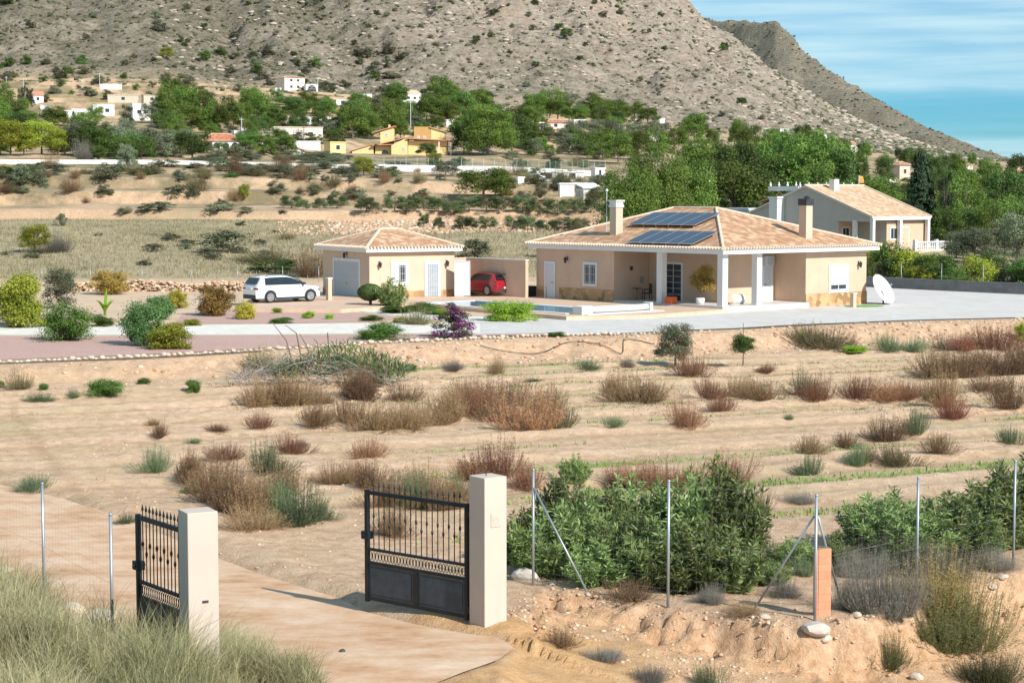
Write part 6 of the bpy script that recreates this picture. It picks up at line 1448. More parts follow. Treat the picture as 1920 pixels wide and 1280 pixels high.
mb = MB(); mb.box(.6, 4.5, VV+.02, VV+5.5, -1, EH+.55); mb.box(.4, 4.7, VV+.0, VV+5.7, EH+.55, EH+.75); an = mb.build('annex', plaster('blue grey render', (.50, .55, .60)), NH)
mb = MB(); mb.box(.57, .6, VV+2.2, VV+3.9, EH-.9, EH+.3); mb.build('window', M_glass, an)
FN = Frame(NH, 'x', .16); FN.door(5.0, 6.0, 0, 2.1, .1, m=M_wall); FN.window(3.2, 4.2, 1.0, 2.1, .1, bars=False)
FN2 = Frame(NH, 'x', 4.16); FN2.window(.7, 1.7, 1., 2.1, .1, bars=False)
# grey block wall, wire fence and green bushes behind the gravel at right
wp = [W(1612, 537.5, PAD), W(1760, 545, PAD), W(1920, 552.5, PAD), W(2150, 562, PAD), W(2500, 575, PAD)]
M_blk, t, b = mat('dark grey block wall'); tcx = N(t, 'ShaderNodeTexCoord'); br = N(t, 'ShaderNodeTexBrick'); sxy = N(t, 'ShaderNodeMapping'); sxy.inputs['Rotation'].default_value = (math.pi/2, 0, 0); L(t, tcx.outputs['Object'], sxy.inputs[0]); L(t, sxy.outputs[0], br.inputs['Vector'])
br.inputs['Scale'].default_value = 1; br.inputs['Brick Width'].default_value = .4; br.inputs['Row Height'].default_value = .2; br.inputs['Mortar Size'].default_value = .01; br.inputs['Color1'].default_value = (.17, .165, .155, 1); br.inputs['Color2'].default_value = (.22, .21, .20, 1); br.inputs['Mortar'].default_value = (.11, .105, .1, 1)
L(t, mixc(t, .35, br.outputs[0], ramp(t, noise(t, 1.5, 5), [(.3, (.12, .12, .11)), (.7, (.28, .27, .25))])), b.inputs['Base Color']); b.inputs['Roughness'].default_value = .9
bw = thing('block_wall', 'low dark grey concrete block wall behind the gravel yard at right', 'wall', wp[0])
mb = MB()
for a, b_ in zip(wp[:-1], wp[1:]): mb.prism([(a.x-wp[0].x, a.y-wp[0].y), (b_.x-wp[0].x, b_.y-wp[0].y), (b_.x-wp[0].x+.1, b_.y-wp[0].y+.22), (a.x-wp[0].x+.1, a.y-wp[0].y+.22)], -.3, .78)
mb.build('wall_body', M_blk, bw)
fp = [p+Vector((.3, .5, .0)) for p in wp]; FPs = []
for a, b_ in zip(fp[:-1], fp[1:]):
    n = max(1, int((b_-a).length/3.2)); FPs += [a.lerp(b_, i/n) for i in range(n)]
fence(FPs, 1.9, 'wire fence on thin posts standing behind the dark block wall', step=.5)
for px, py, w_, h_, k in [(1640,524,60,80,'Ly'),(1690,528,80,74,'Lm'),(1725,530,80,72,'Ly'),(1765,534,80,66,'Lm'),(1665,528,60,50,'o'),(1805,536,60,40,'Lm'),(1850,534,70,66,'Ly'),(1880,532,60,60,'Lm'),(1830,534,60,44,'o'),(1920,534,60,50,'SG'),(1745,534,70,50,'Ly'),(1955,536,80,60,'Lm')]:
    p = W(px, py, PAD); p.y += 3; p.z = GZ(p.x, p.y)-.3; plant(k, px, py, w_*1.1, h_*1.05, 'broom-like green shrub in the hedge behind the dark block wall', 'bush', 'hedge_shrub', 'hedge shrubs behind the block wall', pos=p)
# ------------------------------------------------------------------ far houses
M_yel = plaster('yellow render', (.78, .58, .27), .04); M_pink = plaster('pale pink render', (.74, .62, .52), .04); M_far = plaster('far white render', (.80, .79, .76), .03)
M_fst = plaster('rough beige masonry', (.55, .47, .37), .12)
def bldg(px, py, wpx, hpx, label, m=None, roof='flat', yaw=30, dep=.7, wins=2, name='house', cat='house', rm=None, floors=1, arches=0, pos=None, rise=.35, sill=None):
    p = pos or G(px, py); s = FPX/p.y; y_ = math.radians(yaw); m = m or M_far
    w_ = wpx/s/(math.cos(y_)+dep*abs(math.sin(y_))); d_ = w_*dep; h = hpx/s
    t_ = thing(name, label, cat, (p.x, p.y, p.z), y_)
    x0 = -w_/2+ (d_*math.sin(y_)/2 if yaw > 0 else 0); hw = h*(1-(rise if roof != 'flat' else 0))
    mb = MB(); mb.box(x0, x0+w_, 0, d_, -2, hw); wl = mb.build('wall', m, t_)
    if roof == 'flat':
        mb = MB(); mb.box(x0-.15, x0+w_+.15, -.15, d_+.15, hw, hw+.22); mb.build('parapet', m, t_)
    elif roof == 'hip': roof_hip(t_, x0, x0+w_, 0, d_, hw, h*rise, rm or M_tileR, .4, 'x')
    elif roof == 'mono':
        mb = MB(); mb.prism([(x0-.3, -.3), (x0+w_+.3, -.3), (x0+w_+.3, d_+.3), (x0-.3, d_+.3)], [hw, hw, h, h], [hw+.2, hw+.2, h+.2, h+.2]); mb.build('roof', rm or M_tileR, t_)
    elif roof == 'gable':
        mb = MB(); xm = x0+w_/2; Z = h; f = [(x0-.3, -.3, hw-.1), (x0-.3, d_+.3, hw-.1), (xm, d_+.3, Z), (xm, -.3, Z)]; g_ = [(x0+w_+.3, -.3, hw-.1), (xm, -.3, Z), (xm, d_+.3, Z), (x0+w_+.3, d_+.3, hw-.1)]
        mb.face(f[::-1]); mb.face(g_[::-1]); mb.build('roof', rm or M_tileR, t_); mb = MB(); mb.face([(x0, 0, hw), (x0+w_, 0, hw), (xm, 0, Z-.15)]); mb.build('gable_wall', m, t_)
    for k in range(wins):
        for f in range(floors):
            xc = x0+w_*(k+1)/(wins+1); zc = hw*(f+.5)/floors+.15; ww = min(.6, w_*.12)
            mb = MB(); mb.box(xc-ww-.08, xc+ww+.08, -.05, -.0, zc-.6, zc+.6); o = mb.build('window', M_trim, t_); mb = MB(); mb.box(xc-ww, xc+ww, -.07, -.052, zc-.52, zc+.52); mb.build('pane', M_glass, o)
    for k in range(arches):
        xc = x0+w_*(k+.5)/arches; aw = w_/arches*.36; pts = [(xc-aw, .0), (xc+aw, 0)]+[(xc+aw*math.cos(a), hw*.45+aw*.8*math.sin(a)) for a in np.linspace(0, math.pi, 7)]
        mb = MB(); mb.face([(x, -.03, z) for x, z in pts]); mb.build('archway', M_dark, t_)
    return t_
bldg(545,172,52,27,'pale pink two storey house high on the terraced slope', M_pink, 'hip', 35, .7, 2, floors=2, rise=.12)
bldg(582,173,26,13,'low white annex with dark porch right of the pink house', arches=1, yaw=20); bldg(520,174,14,8,'small white shed left of the pink house', wins=0)
bldg(69,203,24,22,'little white house with red roof at far left', roof='mono', wins=1, yaw=20); bldg(85,206,22,7,'low white wing right of the little white house', wins=0, yaw=10)
bldg(38,194,7,9,'tiny white hut at far left', wins=0); bldg(118,221,84,12,'long low white building above the bright trees', wins=3, yaw=5, dep=.2)
bldg(150,222,34,16,'white building with sloping roof above the bright trees', roof='mono', wins=1, rm=M_far); bldg(190,222,46,20,'white house left of the tall dark tree', wins=2, yaw=20)
bldg(262,226,44,30,'white house with terrace right of the tall dark tree', wins=2, yaw=25); bldg(207,173,40,9,'long white wall building beside the white pole', wins=0, dep=.2, yaw=5)
bldg(228,196,60,14,'ruined beige stone house on the slope', M_fst, wins=1, yaw=15, dep=.4); bldg(282,198,34,14,'roofless beige ruin left of the pine group', M_fst, wins=1, dep=.4)
bldg(372,226,26,11,'white garden building peeping out under the pines', wins=1); bldg(340,224,18,11,'small white hut under the pines', wins=0)
bldg(412,279,72,28,'white house with arches and red hipped roof', roof='hip', arches=4, wins=0, yaw=10, dep=.5, rise=.5)
bldg(446,262,26,15,'small white cube building above the red roofed house', wins=1); bldg(575,236,92,13,'long low white building right of the pines', wins=1, yaw=10, dep=.3)
bldg(556,266,96,26,'cream flat roofed house with dark porch', M_pink, 'flat', 14, .35, 3); bldg(500,268,40,20,'grey beige stone annex left of the cream house', M_fst, wins=1, dep=.4, yaw=10)
bldg(540,276,120,9,'long white garden wall below the cream house', wins=0, dep=.05, yaw=2, name='garden_wall', cat='wall')
bldg(628,288,40,20,'small yellow flat roofed garage left of the yellow villa', M_yel, wins=1, yaw=35, dep=.7); bldg(557,290,22,13,'tiny red roofed white shelter among the olive bushes', roof='gable', wins=0, yaw=-10, name='shelter', cat='shelter')
bldg(767,197,44,24,'white villa with terrace and cream roof above the yellow villa', roof='mono', wins=2, yaw=25, rm=M_tileT); bldg(786,211,40,12,'white garden terrace below the white villa', wins=0, name='terrace_wall', cat='wall', yaw=5, dep=.2)
bldg(868,193,26,11,'small white flat roofed house right of the tall pines', wins=1); bldg(878,219,54,12,'long flat roofed carport between the pines', M_fst, wins=0, arches=4, yaw=0, dep=.4, name='carport', cat='carport'); bldg(682,190,30,9,'low white house at the foot of the slope', wins=1)
bldg(938,212,22,7,'white low house half hidden by trees', wins=0); bldg(1040,242,44,18,'cream house with terracotta roof among the trees', M_pink, 'hip', 10, .6, 1, rise=.35)
bldg(1014,252,12,18,'narrow white house among olive trees', wins=1); bldg(993,250,10,12,'tiny white hut among olive trees', wins=0); bldg(1052,262,16,12,'small white shed below the terracotta roof', wins=0)
bldg(1072,284,36,10,'beige low ruin above the white wall', M_fst, wins=0); bldg(1240,232,14,9,'small cream hut above the dark hedge', wins=0); bldg(1200,262,70,6,'long white parapet above the big pine', wins=0, dep=.1, yaw=0, name='garden_wall', cat='wall')
bldg(1050,340,90,16,'white row of sheds below the long white wall', wins=3, yaw=5, dep=.3); bldg(1003,344,18,16,'small white shed left of the row of sheds', wins=0); bldg(975,345,16,10,'low white hut beside the shrubs', wins=0)
bldg(1105,374,48,24,'grey white house with sloping roof left of the big pine', roof='mono', wins=1, yaw=30, rm=M_far); bldg(1062,372,30,22,'white gate pier house left of the sloping roof', wins=0, yaw=20, dep=.3); bldg(1122,334,26,17,'white building half hidden behind the big pine', wins=1)
bldg(1303,287,20,16,'cream cube house in the right wood', M_pink, wins=1); bldg(1328,342,22,26,'cream house with small tower in the right wood', M_pink, 'gable', 10, .6, 1, rise=.3); bldg(1468,252,24,9,'white low house above the right wood', wins=0)
bldg(1598,286,24,20,'white house with red roof at the mountain foot', roof='hip', wins=1, rise=.3); bldg(1572,277,46,8,'long red roofed house at the mountain foot', roof='mono', wins=0, dep=.3); bldg(1692,336,36,32,'grey stone house with red roof left of the dark conifer', M_fst, 'hip', 35, .8, 1, rise=.18)
bldg(1668,342,28,7,'white flat terrace left of the grey stone house', wins=0); bldg(1806,318,42,12,'red roofed white house right of the dark conifer', roof='mono', wins=1, dep=.4); bldg(1912,332,26,14,'white house with red roof at the right picture edge', roof='hip', wins=0); bldg(1900,360,60,22,'house with orange tiled roof at the right picture edge', roof='hip', wins=0, rise=.6, rm=M_tile)
# yellow villa: several rendered volumes under red roofs
yp = G(760, 291); s = FPX/yp.y; m_ = 1/s; YV = thing('yellow_villa', 'large yellow villa with red tiled roofs and arches behind the long white wall', 'villa', yp, 0)
def ybox(x0, x1, z0, z1, y0, y1, name='wall', mm=None, zr=None):
    a, b_ = (x0-760)*m_, (x1-760)*m_; mb = MB()
    if zr is None: mb.box(a, b_, y0, y1, -1, z1*m_)
    else: mb.prism([(a, y0), (b_, y0), (b_, y1), (a, y1)], -1, [zr[0]*m_, zr[1]*m_, zr[1]*m_, zr[0]*m_])
    return mb.build(name, mm or M_yel, YV)
def yroof(x0, x1, za, zb, y0, y1, t_=.25, mm=None):
    a, b_ = (x0-760)*m_, (x1-760)*m_; mb = MB(); mb.prism([(a-.3, y0-.3), (b_+.3, y0-.3), (b_+.3, y1+.3), (a-.3, y1+.3)], [za*m_, zb*m_, zb*m_, za*m_], [za*m_+t_, zb*m_+t_, zb*m_+t_, za*m_+t_]); mb.build('roof', mm or M_tileR, YV)
ybox(765, 838, 0, 26, 1.0, 8); yroof(765, 848, 29.5, 25.0, -.3, 8)
ybox(734, 764, 0, 0, 0, 7, zr=(18, 32)); yroof(700, 734, 17, 18, .2, 7)
mb = MB(); a, b_ = (702-760)*m_, (764-760)*m_; mb.prism([(a-.2, -.1), (b_, -.1), (b_, 7), (a-.2, 7)], [16.2*m_, 31.8*m_, 31.8*m_, 16.2*m_], [18*m_, 33.2*m_, 33.2*m_, 18*m_]); mb.build('roof', M_tileR, YV)
ybox(703, 733.5, 0, 16, 1.4, 7); ybox(712, 736, 0, 0, 3.0, 8.5, zr=(44, 52)); yroof(698, 737, 40.5, 53, 2.8, 8.6)
ybox(775, 806, 0, 53, 3.5, 9, mm=plaster('ochre render', (.52, .32, .12))); ybox(806.5, 834, 0, 0, 3.5, 9, zr=(52, 42)); yroof(806, 836, 52.2, 42, 3.4, 9.1, .12, M_yel)
ybox(660, 700, 0, 0, 1, 7, zr=(6, 18)); mb = MB(); a, b_ = (655-760)*m_, (700-760)*m_; mb.prism([(a, .8), (b_, .8), (b_, 7.2), (a, 7.2)], [5.8*m_, 19.2*m_, 19.2*m_, 5.8*m_], [7.4*m_, 20.8*m_, 20.8*m_, 7.4*m_]); mb.build('roof', M_tileR, YV)
for cx in (823, 845): mb = MB(); a = (cx-760)*m_; mb.box(a-.15, a+.15, -.3, 0, -1, 24.5*m_); mb.build('column', M_pink, YV)
def yarch(px, wd, hh, y, mm): mb = MB(); a = (px-760)*m_; mb.face([(a-wd, y, 0), (a+wd, y, 0)]+[(a+wd*math.cos(t_), y, hh+wd*.7*math.sin(t_)) for t_ in np.linspace(0, math.pi, 7)]); mb.build('archway', mm, YV)
yarch(721, .75, .7, 1.37, M_dark)
for px, z, y in ((757, 11, -.04), (724, 38, 2.96), (783, 32, 3.46), (795, 32, 3.46)):
    a = (px-760)*m_; mb = MB(); mb.box(a-.35, a+.35, y-.04, y, z*m_-.45, z*m_+.45); o = mb.build('window', M_far, YV); mb = MB(); mb.box(a-.27, a+.27, y-.06, y-.042, z*m_-.37, z*m_+.37); mb.build('pane', M_grey, o)
for px, z, y in ((728, 52, 5), (760, 32, 4)): a = (px-760)*m_; mb = MB(); mb.box(a-.25, a+.25, y, y+.5, z*m_-.5, z*m_+.7); mb.build('chimney', M_yel, YV)
mb = MB(); mb.box(9.2, 16, 1, 5, 2.0, 2.15)
mb.build('shade_roof', M_trim, YV)
for x in (9.3, 12.5, 15.8): mb = MB(); mb.tube([(x, 1.1, -1), (x, 1.1, 2.0)], .06, 5); mb.build('shade_post', M_dark, YV)
# long white wall below the village, green fence on its right half
def wall_run(P, h, label, m, name='boundary_wall', th=.3):
    o0 = P[0]; t_ = thing(name, label, 'wall', o0); mb = MB(); k = MB()
    for a, b_, h0, h1 in zip(P[:-1], P[1:], h[:-1], h[1:]):
        a2, b2 = a-o0, b_-o0; mb.prism([(a2.x, a2.y), (b2.x, b2.y), (b2.x, b2.y+th), (a2.x, a2.y+th)], [a2.z-2, b2.z-2, b2.z-2, a2.z-2], [a2.z+h0, b2.z+h1, b2.z+h1, a2.z+h0])
    mb.build('wall_body', m, t_); return t_
def dline(px, py, d): p = WD(px, py, d); p.z = GZ(p.x, p.y); return p
WL = [dline(x, y, 372) for x, y in ((-300, 292), (0, 297), (104, 301), (270, 306), (430, 312), (640, 316), (660, 316))]
wall_run(WL, [.85]*7, 'long low white boundary wall running below the left trees', M_far)
WR_ = [dline(x, y, 368) for x, y in ((668, 309), (690, 310), (780, 312), (960, 319), (1118, 326), (1135, 327))]
wall_run(WR_, [.9, 1.3, 1.3, 1.5, 1.1, 1.0], 'taller white wall carrying a green mesh fence below the yellow villa', M_far)
gf = thing('mesh_fence', 'green mesh fence standing on the white wall below the yellow villa', 'fence', WR_[0]); M_gf = plain('green fence mesh', (.05, .16, .11), .6); mb = MB()
for i in range(46):
    p = WR_[0].lerp(WR_[-1], i/45)-WR_[0]; q = np.interp(p.x, [w2.x-WR_[0].x for w2 in WR_], [w2.z-WR_[0].z for w2 in WR_]); 
    o = MB(); o.tube([(p.x, p.y+.1, q+.9), (p.x, p.y+.1, q+2.9)], .04, 4); o.build('post', M_alum if i % 2 else M_galv, gf)
    if i < 45:
        p2 = WR_[0].lerp(WR_[-1], (i+1)/45)-WR_[0]
        for z in np.arange(1.3, 2.85, .14): mb.tube([(p.x, p.y+.1, q+z), (p2.x, p2.y+.1, q+z)], .022, 3, cap=False)
mb.build('fence_mesh', M_gf, gf)
fl_ = [dline(x, 296, 374)+Vector((0, 1, 0)) for x in (0, 40, 62, 88, 112)]
# lamp and power poles
for px, py, h_, lab in [(44,172,24,'thin white pole left of the first terraces'),(156,184,28,'thick white pole among the dark bushes'),(187,170,30,'white pole beside the long white wall building'),(453,252,30,'tall white pole behind the red roofed house'),(596,178,26,'white pole right of the pink house'),(770,250,60,'tall grey steel pole above the yellow villa'),(570,275,36,'wooden pole in front of the cream house'),(1144,262,14,'short white pole above the big pine'),(232,240,18,'thin pole by the dark tree'),(12,160,16,'far pole at the left picture edge'),(830,215,28,'thin white pole beside the pines')]:
    p = G(px, py); s = FPX/p.y; mb = MB(); mb.tube([(0, 0, -1), (0, 0, h_/s)], .13, 6, 0, .09); mb.box(-.6, .6, -.05, .05, h_/s-.5, h_/s-.35); o = mb.build('utility_pole', M_alum if px != 570 else M_bark); o.location = p; tag(o, lab, 'pole')
p = G(1640, 372, 150); fl2 = thing('flag_pole', 'pole with a small orange flag beyond the neighbour house', 'flag', hpos(1606, 215)); mb = MB(); mb.tube([(0, 0, 0), (0, 0, 7.0)], .05, 6); mb.build('pole', M_alum, fl2); mb = MB(); mb.face([(0, 0, 7.0), (.5, .1, 6.9), (.6, .0, 6.2), (.1, 0, 6.1)]); mb.build('flag', plain('orange cloth', (.8, .32, .08), .8), fl2)
# ------------------------------------------------------------------ far trees
def T(kind, rows, lab, cat, name, group): 
    for px, py, w_, h_ in rows: plant(kind, px, py, w_, h_, lab, cat, name, group)
T('PY', [(20,292,84,78),(78,290,84,74),(110,292,56,60),(45,292,60,60)], 'bright yellow-green tree behind the left end of the white wall', 'tree', 'leafy_tree', 'bright trees at left')
T('PO', [(122,290,60,62),(150,292,70,76),(205,292,80,70),(240,294,84,64),(262,294,70,60),(290,294,80,66),(315,296,60,56),(340,296,70,60),(225,292,60,50)], 'grey-green olive-like tree in the dense left wood', 'tree', 'olive_tree', 'grey green trees of the left wood')
T('PM', [(180,292,84,72),(210,296,80,50),(265,302,60,52),(255,298,70,50),(185,300,40,30),(170,294,60,60),(236,300,60,40)], 'dark green broad tree in the dense left wood', 'tree', 'broad_tree', 'broad trees of the left wood')
plant('PD', 361, 298, 78, 62, 'dark round evergreen left of the red roofed house', 'tree', 'round_tree'); plant('PM', 462, 284, 64, 40, 'green bushy tree right of the red roofed house', 'tree', 'bushy_tree'); plant('CY', 238, 244, 38, 54, 'tall dark slender tree between the white houses', 'tree', 'cypress'); plant('e', 158, 300, 40, 34, 'pale leafless grey bush at the wall', 'bush', 'bare_bush')
T('P', [(10,232,60,80),(30,238,50,60),(0,250,60,70),(55,240,50,36),(100,236,60,40)], 'green pine at the far left edge of the village', 'tree', 'pine_tree', 'pines at the far left')
T('CY', [(40,206,20,46),(48,208,18,50),(58,206,22,44)], 'dark cypress behind the little white house', 'tree', 'cypress', 'cypresses at the far left')
T('P', [(318,232,64,78),(348,230,64,78),(384,232,58,64),(428,246,60,72),(300,224,56,36),(348,242,74,50),(384,242,56,44),(458,246,48,62),(488,230,54,64),(405,244,50,60),(330,220,50,60)], 'green pine in the pine group left of the village centre', 'tree', 'pine_tree', 'pine group left of centre')
T('PM', [(520,246,52,52),(560,246,44,42),(585,216,44,24),(540,204,60,22),(505,246,40,40),(600,246,40,36)], 'dark green tree below the pink house', 'tree', 'broad_tree', 'trees below the pink house')
T('P', [(662,262,62,78),(722,262,70,80),(690,262,60,60),(740,250,50,56),(645,250,40,50),(752,262,40,40)], 'broad pine behind the yellow villa', 'tree', 'pine_tree', 'pines behind the yellow villa')
T('P', [(827,204,72,66),(850,206,50,46),(812,232,60,50),(905,204,42,42),(740,184,34,34),(838,226,60,40)], 'pine on the upper edge of the village', 'tree', 'pine_tree', 'pines at the upper village edge')
plant('PBIG', 915, 292, 120, 112, 'big dark spreading pine right of the yellow villa', 'tree', 'pine_tree'); plant('PD', 960, 290, 80, 90, 'second dark pine right of the spreading pine', 'tree', 'pine_tree'); plant('PD', 800, 294, 44, 32, 'dark round tree in front of the yellow villa', 'tree', 'round_tree')
T('P', [(1005,222,60,42),(1045,226,70,44),(980,230,50,34),(1118,222,42,42),(1158,226,60,36),(1190,228,46,44),(1215,232,50,36),(1090,226,40,30),(1030,222,50,40)], 'green tree in the belt at the mountain foot, centre', 'tree', 'belt_tree', 'tree belt at the centre mountain foot')
T('PO', [(1010,262,60,40),(1045,268,50,34),(1080,256,60,34),(1110,262,60,44),(1145,270,60,50),(1175,268,60,44),(1000,284,50,30),(1090,292,40,30),(1060,272,40,24),(1235,262,60,40),(1200,256,50,28),(1130,300,50,36),(985,262,44,30),(960,300,40,20),(1030,300,30,20),(1055,290,30,26)], 'olive tree in the grove right of the village', 'tree', 'olive_tree', 'olive grove right of the village')
T('P', [(1130,292,60,56),(1160,308,60,70),(1195,300,60,60),(1230,296,60,60),(1265,290,60,60),(1300,270,60,60),(1120,300,50,40),(1180,285,50,40)], 'pine behind the big pine left of the right wood', 'tree', 'pine_tree', 'pines behind the big pine')
# the big pine group behind the house
for px, d, w_, h_, lab in [(1180,168,7.5,8.9,'left crown of the big pine group behind the main house'),(1230,172,8.2,10.8,'tallest crown of the big pine group behind the main house'),(1285,176,7.5,10.0,'right crown of the big pine group behind the main house'),(1145,160,4.4,4.6,'small low pine at the left foot of the big pine group'),(1120,164,3.5,3.4,'lowest bushy pine left of the chimney')]:
    p = hpos(px, d); s = FPX/d; plant('PBIG', 0, 0, w_*s*.92, h_*s*1.08, lab, 'tree', 'pine_tree', pos=p)
r = np.random.default_rng(8); kinds = ['P', 'P', 'P', 'PM', 'P', 'PD', 'PD', 'P']
for d in (205, 235, 270, 315, 370, 430, 500, 575, 650):
    n = int(15 if d < 480 else 12)
    for i in range(n):
        px = 1290+(720)*(i+r.uniform(.1, .9))/n
        if d < 240 and px < 1340: continue
        if d > 480 and px > 1850: continue
        kd = kinds[r.integers(8)]; h = r.uniform(5.5, 11.5)*(.8 if d < 240 else 1)*(1.15 if px < 1560 else .82)*(.85 if d > 480 else 1); w_ = h*r.uniform(.65, 1.0)
        p = hpos(px, d*r.uniform(.96, 1.04)); s = FPX/p.y
        for a0_, a1_, yt in ((1655, 1725, 340), (1308, 1348, 345), (1585, 1612, 290)):
            if a0_ < px < a1_ and d < 460: h = max(1.2, min(h, (proj(p)[1]-yt)/s)); w_ = min(w_, 4)
        zone = 'behind the neighbour house' if d < 300 else ('in the middle of the right-hand wood' if d < 450 else 'at the top of the right-hand wood')
        plant(kd, 0, 0, w_*s, h*s, f"{dict(P='green pine', PM='mid green broad tree', PD='dark pine', PY='yellow-green tree')[kd]} {zone}", 'tree', 'wood_tree', f'wood trees {zone}', pos=p)
plant('DC', 0, 0, 104, 188, 'tall dark spreading conifer right of the neighbour house', 'tree', 'dark_conifer', pos=hpos(1722, 200)); plant('CY', 0, 0, 46, 158, 'tall almost black cypress right of the dark conifer', 'tree', 'cypress', pos=hpos(1768, 198)); plant('CY', 0, 0, 24, 60, 'thin dark cypress far right on the skyline side', 'tree', 'cypress', pos=hpos(1808, 330)); plant('CY', 0, 0, 20, 70, 'slender green cypress behind the neighbour roof', 'tree', 'cypress', pos=hpos(1620, 215))
for px, d, w_, h_, k, lab in [(1825,166,5.4,3.6,'OT','large silvery olive tree at the right beyond the block wall'),(1790,172,3.5,2.8,'OT','smaller silvery olive tree left of the large one'),(1880,172,3.6,4.2,'PO','grey-green tree at the right picture edge'),(1905,168,3.8,5.4,'PO','dull brownish olive tree at the right picture edge'),(1850,185,4,5,'P','green pine behind the silvery olive tree'),(1815,190,4.5,4.6,'PD','dark bushy tree behind the silvery olive tree'),(1900,192,5,6,'P','tall green pine at the right picture edge'),(1775,186,4,4.6,'PM','green leafy tree right of the balustrade'),(1935,175,5,6,'P','pine beyond the right picture edge')]:
    plant(k, 0, 0, w_*FPX/d, h_*FPX/d, lab, 'tree', 'garden_tree', pos=hpos(px, d))
# ------------------------------------------------------------------ middle distance
T('RO', [(547,391,46,32),(568,393,30,24),(600,393,32,28),(632,391,44,32),(687,398,56,34),(740,399,52,34),(762,399,40,28),(795,400,50,34),(822,402,44,32),(850,403,48,32),(880,404,50,32),(912,404,48,34),(945,405,50,34),(980,404,48,34),(1012,404,46,32),(1045,404,44,34),(1078,402,40,34),(1108,400,36,34)], 'round clipped olive tree in the upper row behind the garage', 'tree', 'olive_tree', 'upper row of olive trees')
T('RO', [(795,426,26,30),(822,430,26,28),(868,430,44,28),(892,430,44,28),(920,428,28,24),(965,431,46,34),(990,432,44,32),(1025,434,46,28),(1058,434,50,30),(1088,434,40,28)], 'olive tree in the lower row behind the main house', 'tree', 'olive_tree', 'lower row of olive trees')
for k, px, py, w_, h_, lab in [('SG',421,474,96,46,'big round grey-green bush alone in the dry grass field'),('PY',65,474,66,64,'young bright green pine in the dry grass field'),('e',110,474,44,40,'grey sparse bush right of the young pine'),('SG',892,484,66,38,'green bush behind the carport wall'),
 ('SG',200,352,56,34,'dark round bush on the second terrace at left'),('PY',682,330,50,42,'yellow-green round pine below the white wall'),('SG',655,332,50,28,'grey bush left of the yellow-green pine'),('P',905,376,120,62,'bright green spreading tree above the olive rows'),('P',940,372,80,50,'right half of the bright spreading tree'),
 ('PO',835,330,60,36,'grey-green tree below the white wall, right of centre'),('PY',815,322,40,40,'yellowish tree against the white wall'),('b',660,368,30,22,'dark brown round bush on the tan terrace'),('b',726,358,28,24,'dark brown shrub right of the round brown bush'),('PO',535,342,36,32,'small olive tree with thin trunk at left centre'),
 ('PO',240,322,44,60,'dark leaning tree in front of the white wall at left'),('SG',40,344,36,40,'bushy shrub with bare base at far left'),('SG',76,346,32,36,'second bushy shrub with bare base at far left'),('b',440,330,36,40,'reddish brown dead tree against the white wall'),('PY',458,382,24,36,'thin yellow-green young pine above the grass field'),('b',438,376,26,22,'brown shrub left of the thin young pine'),
 ('o',1080,440,40,30,'dark shrub left of the main house roof'),('SG',350,462,40,14,'flat green tuft in the grass field, left centre'),('SG',300,400,60,16,'flat green bush at the top of the grass field'),('SG',410,396,60,20,'flat green bush above the round grey-green bush'),('SG',115,424,24,26,'small dark shrub in the upper grass field'),('o',505,492,120,24,'dark tangled bush beside the garage'),
 ('SD',520,512,110,30,'green weedy thicket left of the garage'),('b',590,520,60,60,'dark brush in the shadow left of the garage')]: plant(k, px, py, w_, h_, lab, 'tree' if k[0] == 'P' else 'bush', 'field_tree' if k[0] == 'P' else 'field_bush')
def rscat(n, x0, x1, y0, y1, ks, w0, w1, asp, lab, cat, name, group, seed, dens=None):
    r = np.random.default_rng(seed)
    for i in range(n):
        px = r.uniform(x0, x1); py = r.uniform(y0, y1)
        if dens and not dens(px, py, r): continue
        w_ = r.uniform(w0, w1); plant(ks[r.integers(len(ks))], px, py, w_, w_*asp*r.uniform(.8, 1.2), lab, cat, name, group)
rscat(70, -60, 1120, 312, 384, ['SG', 'S', 'S', 'o', 'b', 'SG'], 16, 44, .6, 'scattered grey-green shrub on the tan terraces below the white wall', 'bush', 'terrace_shrub', 'shrubs below the white wall', 51)
rscat(56, -40, 760, 312, 336, ['S', 'SG', 'o', 'SD'], 30, 70, .26, 'dusky thicket shrub just below the long white wall', 'bush', 'thicket_shrub', 'thicket below the white wall', 52)
rscat(26, -40, 600, 392, 500, ['S', 'SG', 'o', 'SG'], 14, 44, .4, 'low green weed clump in the dry grass field', 'bush', 'weed_clump', 'weed clumps in the grass field', 53)
rscat(110, -60, 760, 104, 196, ['S', 'SG', 'S', 'SD'], 10, 30, .7, 'dark round shrub on the upper terraces above the village', 'bush', 'terrace_shrub', 'shrubs of the upper terraces', 54)
rscat(95, 380, 1160, 198, 300, ['SG', 'S', 'PO', 'PM', 'P', 'SD'], 20, 46, .7, 'bushy tree between the village houses', 'tree', 'village_tree', 'small trees between the village houses', 55, lambda px, py, r: not (640 < px < 860 and py > 262))
rscat(80, -40, 640, 196, 292, ['SG', 'PM', 'PO', 'S', 'P', 'PM'], 24, 56, .62, 'bushy tree on the left side of the village', 'tree', 'village_tree', 'small trees in the left village', 56, lambda px, py, r: not (205 < py < 250 and 50 < px < 300) and py > 205 and not (365 < px < 460 and py > 250))
rscat(34, 360, 660, 294, 306, ['PO', 'SG'], 26, 44, .36, 'olive bush in the row behind the long white wall', 'bush', 'olive_bush', 'olive bushes behind the white wall', 57)
rscat(30, 960, 1130, 305, 380, ['SG', 'PO', 'o', 'S'], 18, 44, .6, 'shrub around the small white houses left of the big pine', 'bush', 'garden_shrub', 'shrubs around the small white houses', 58)
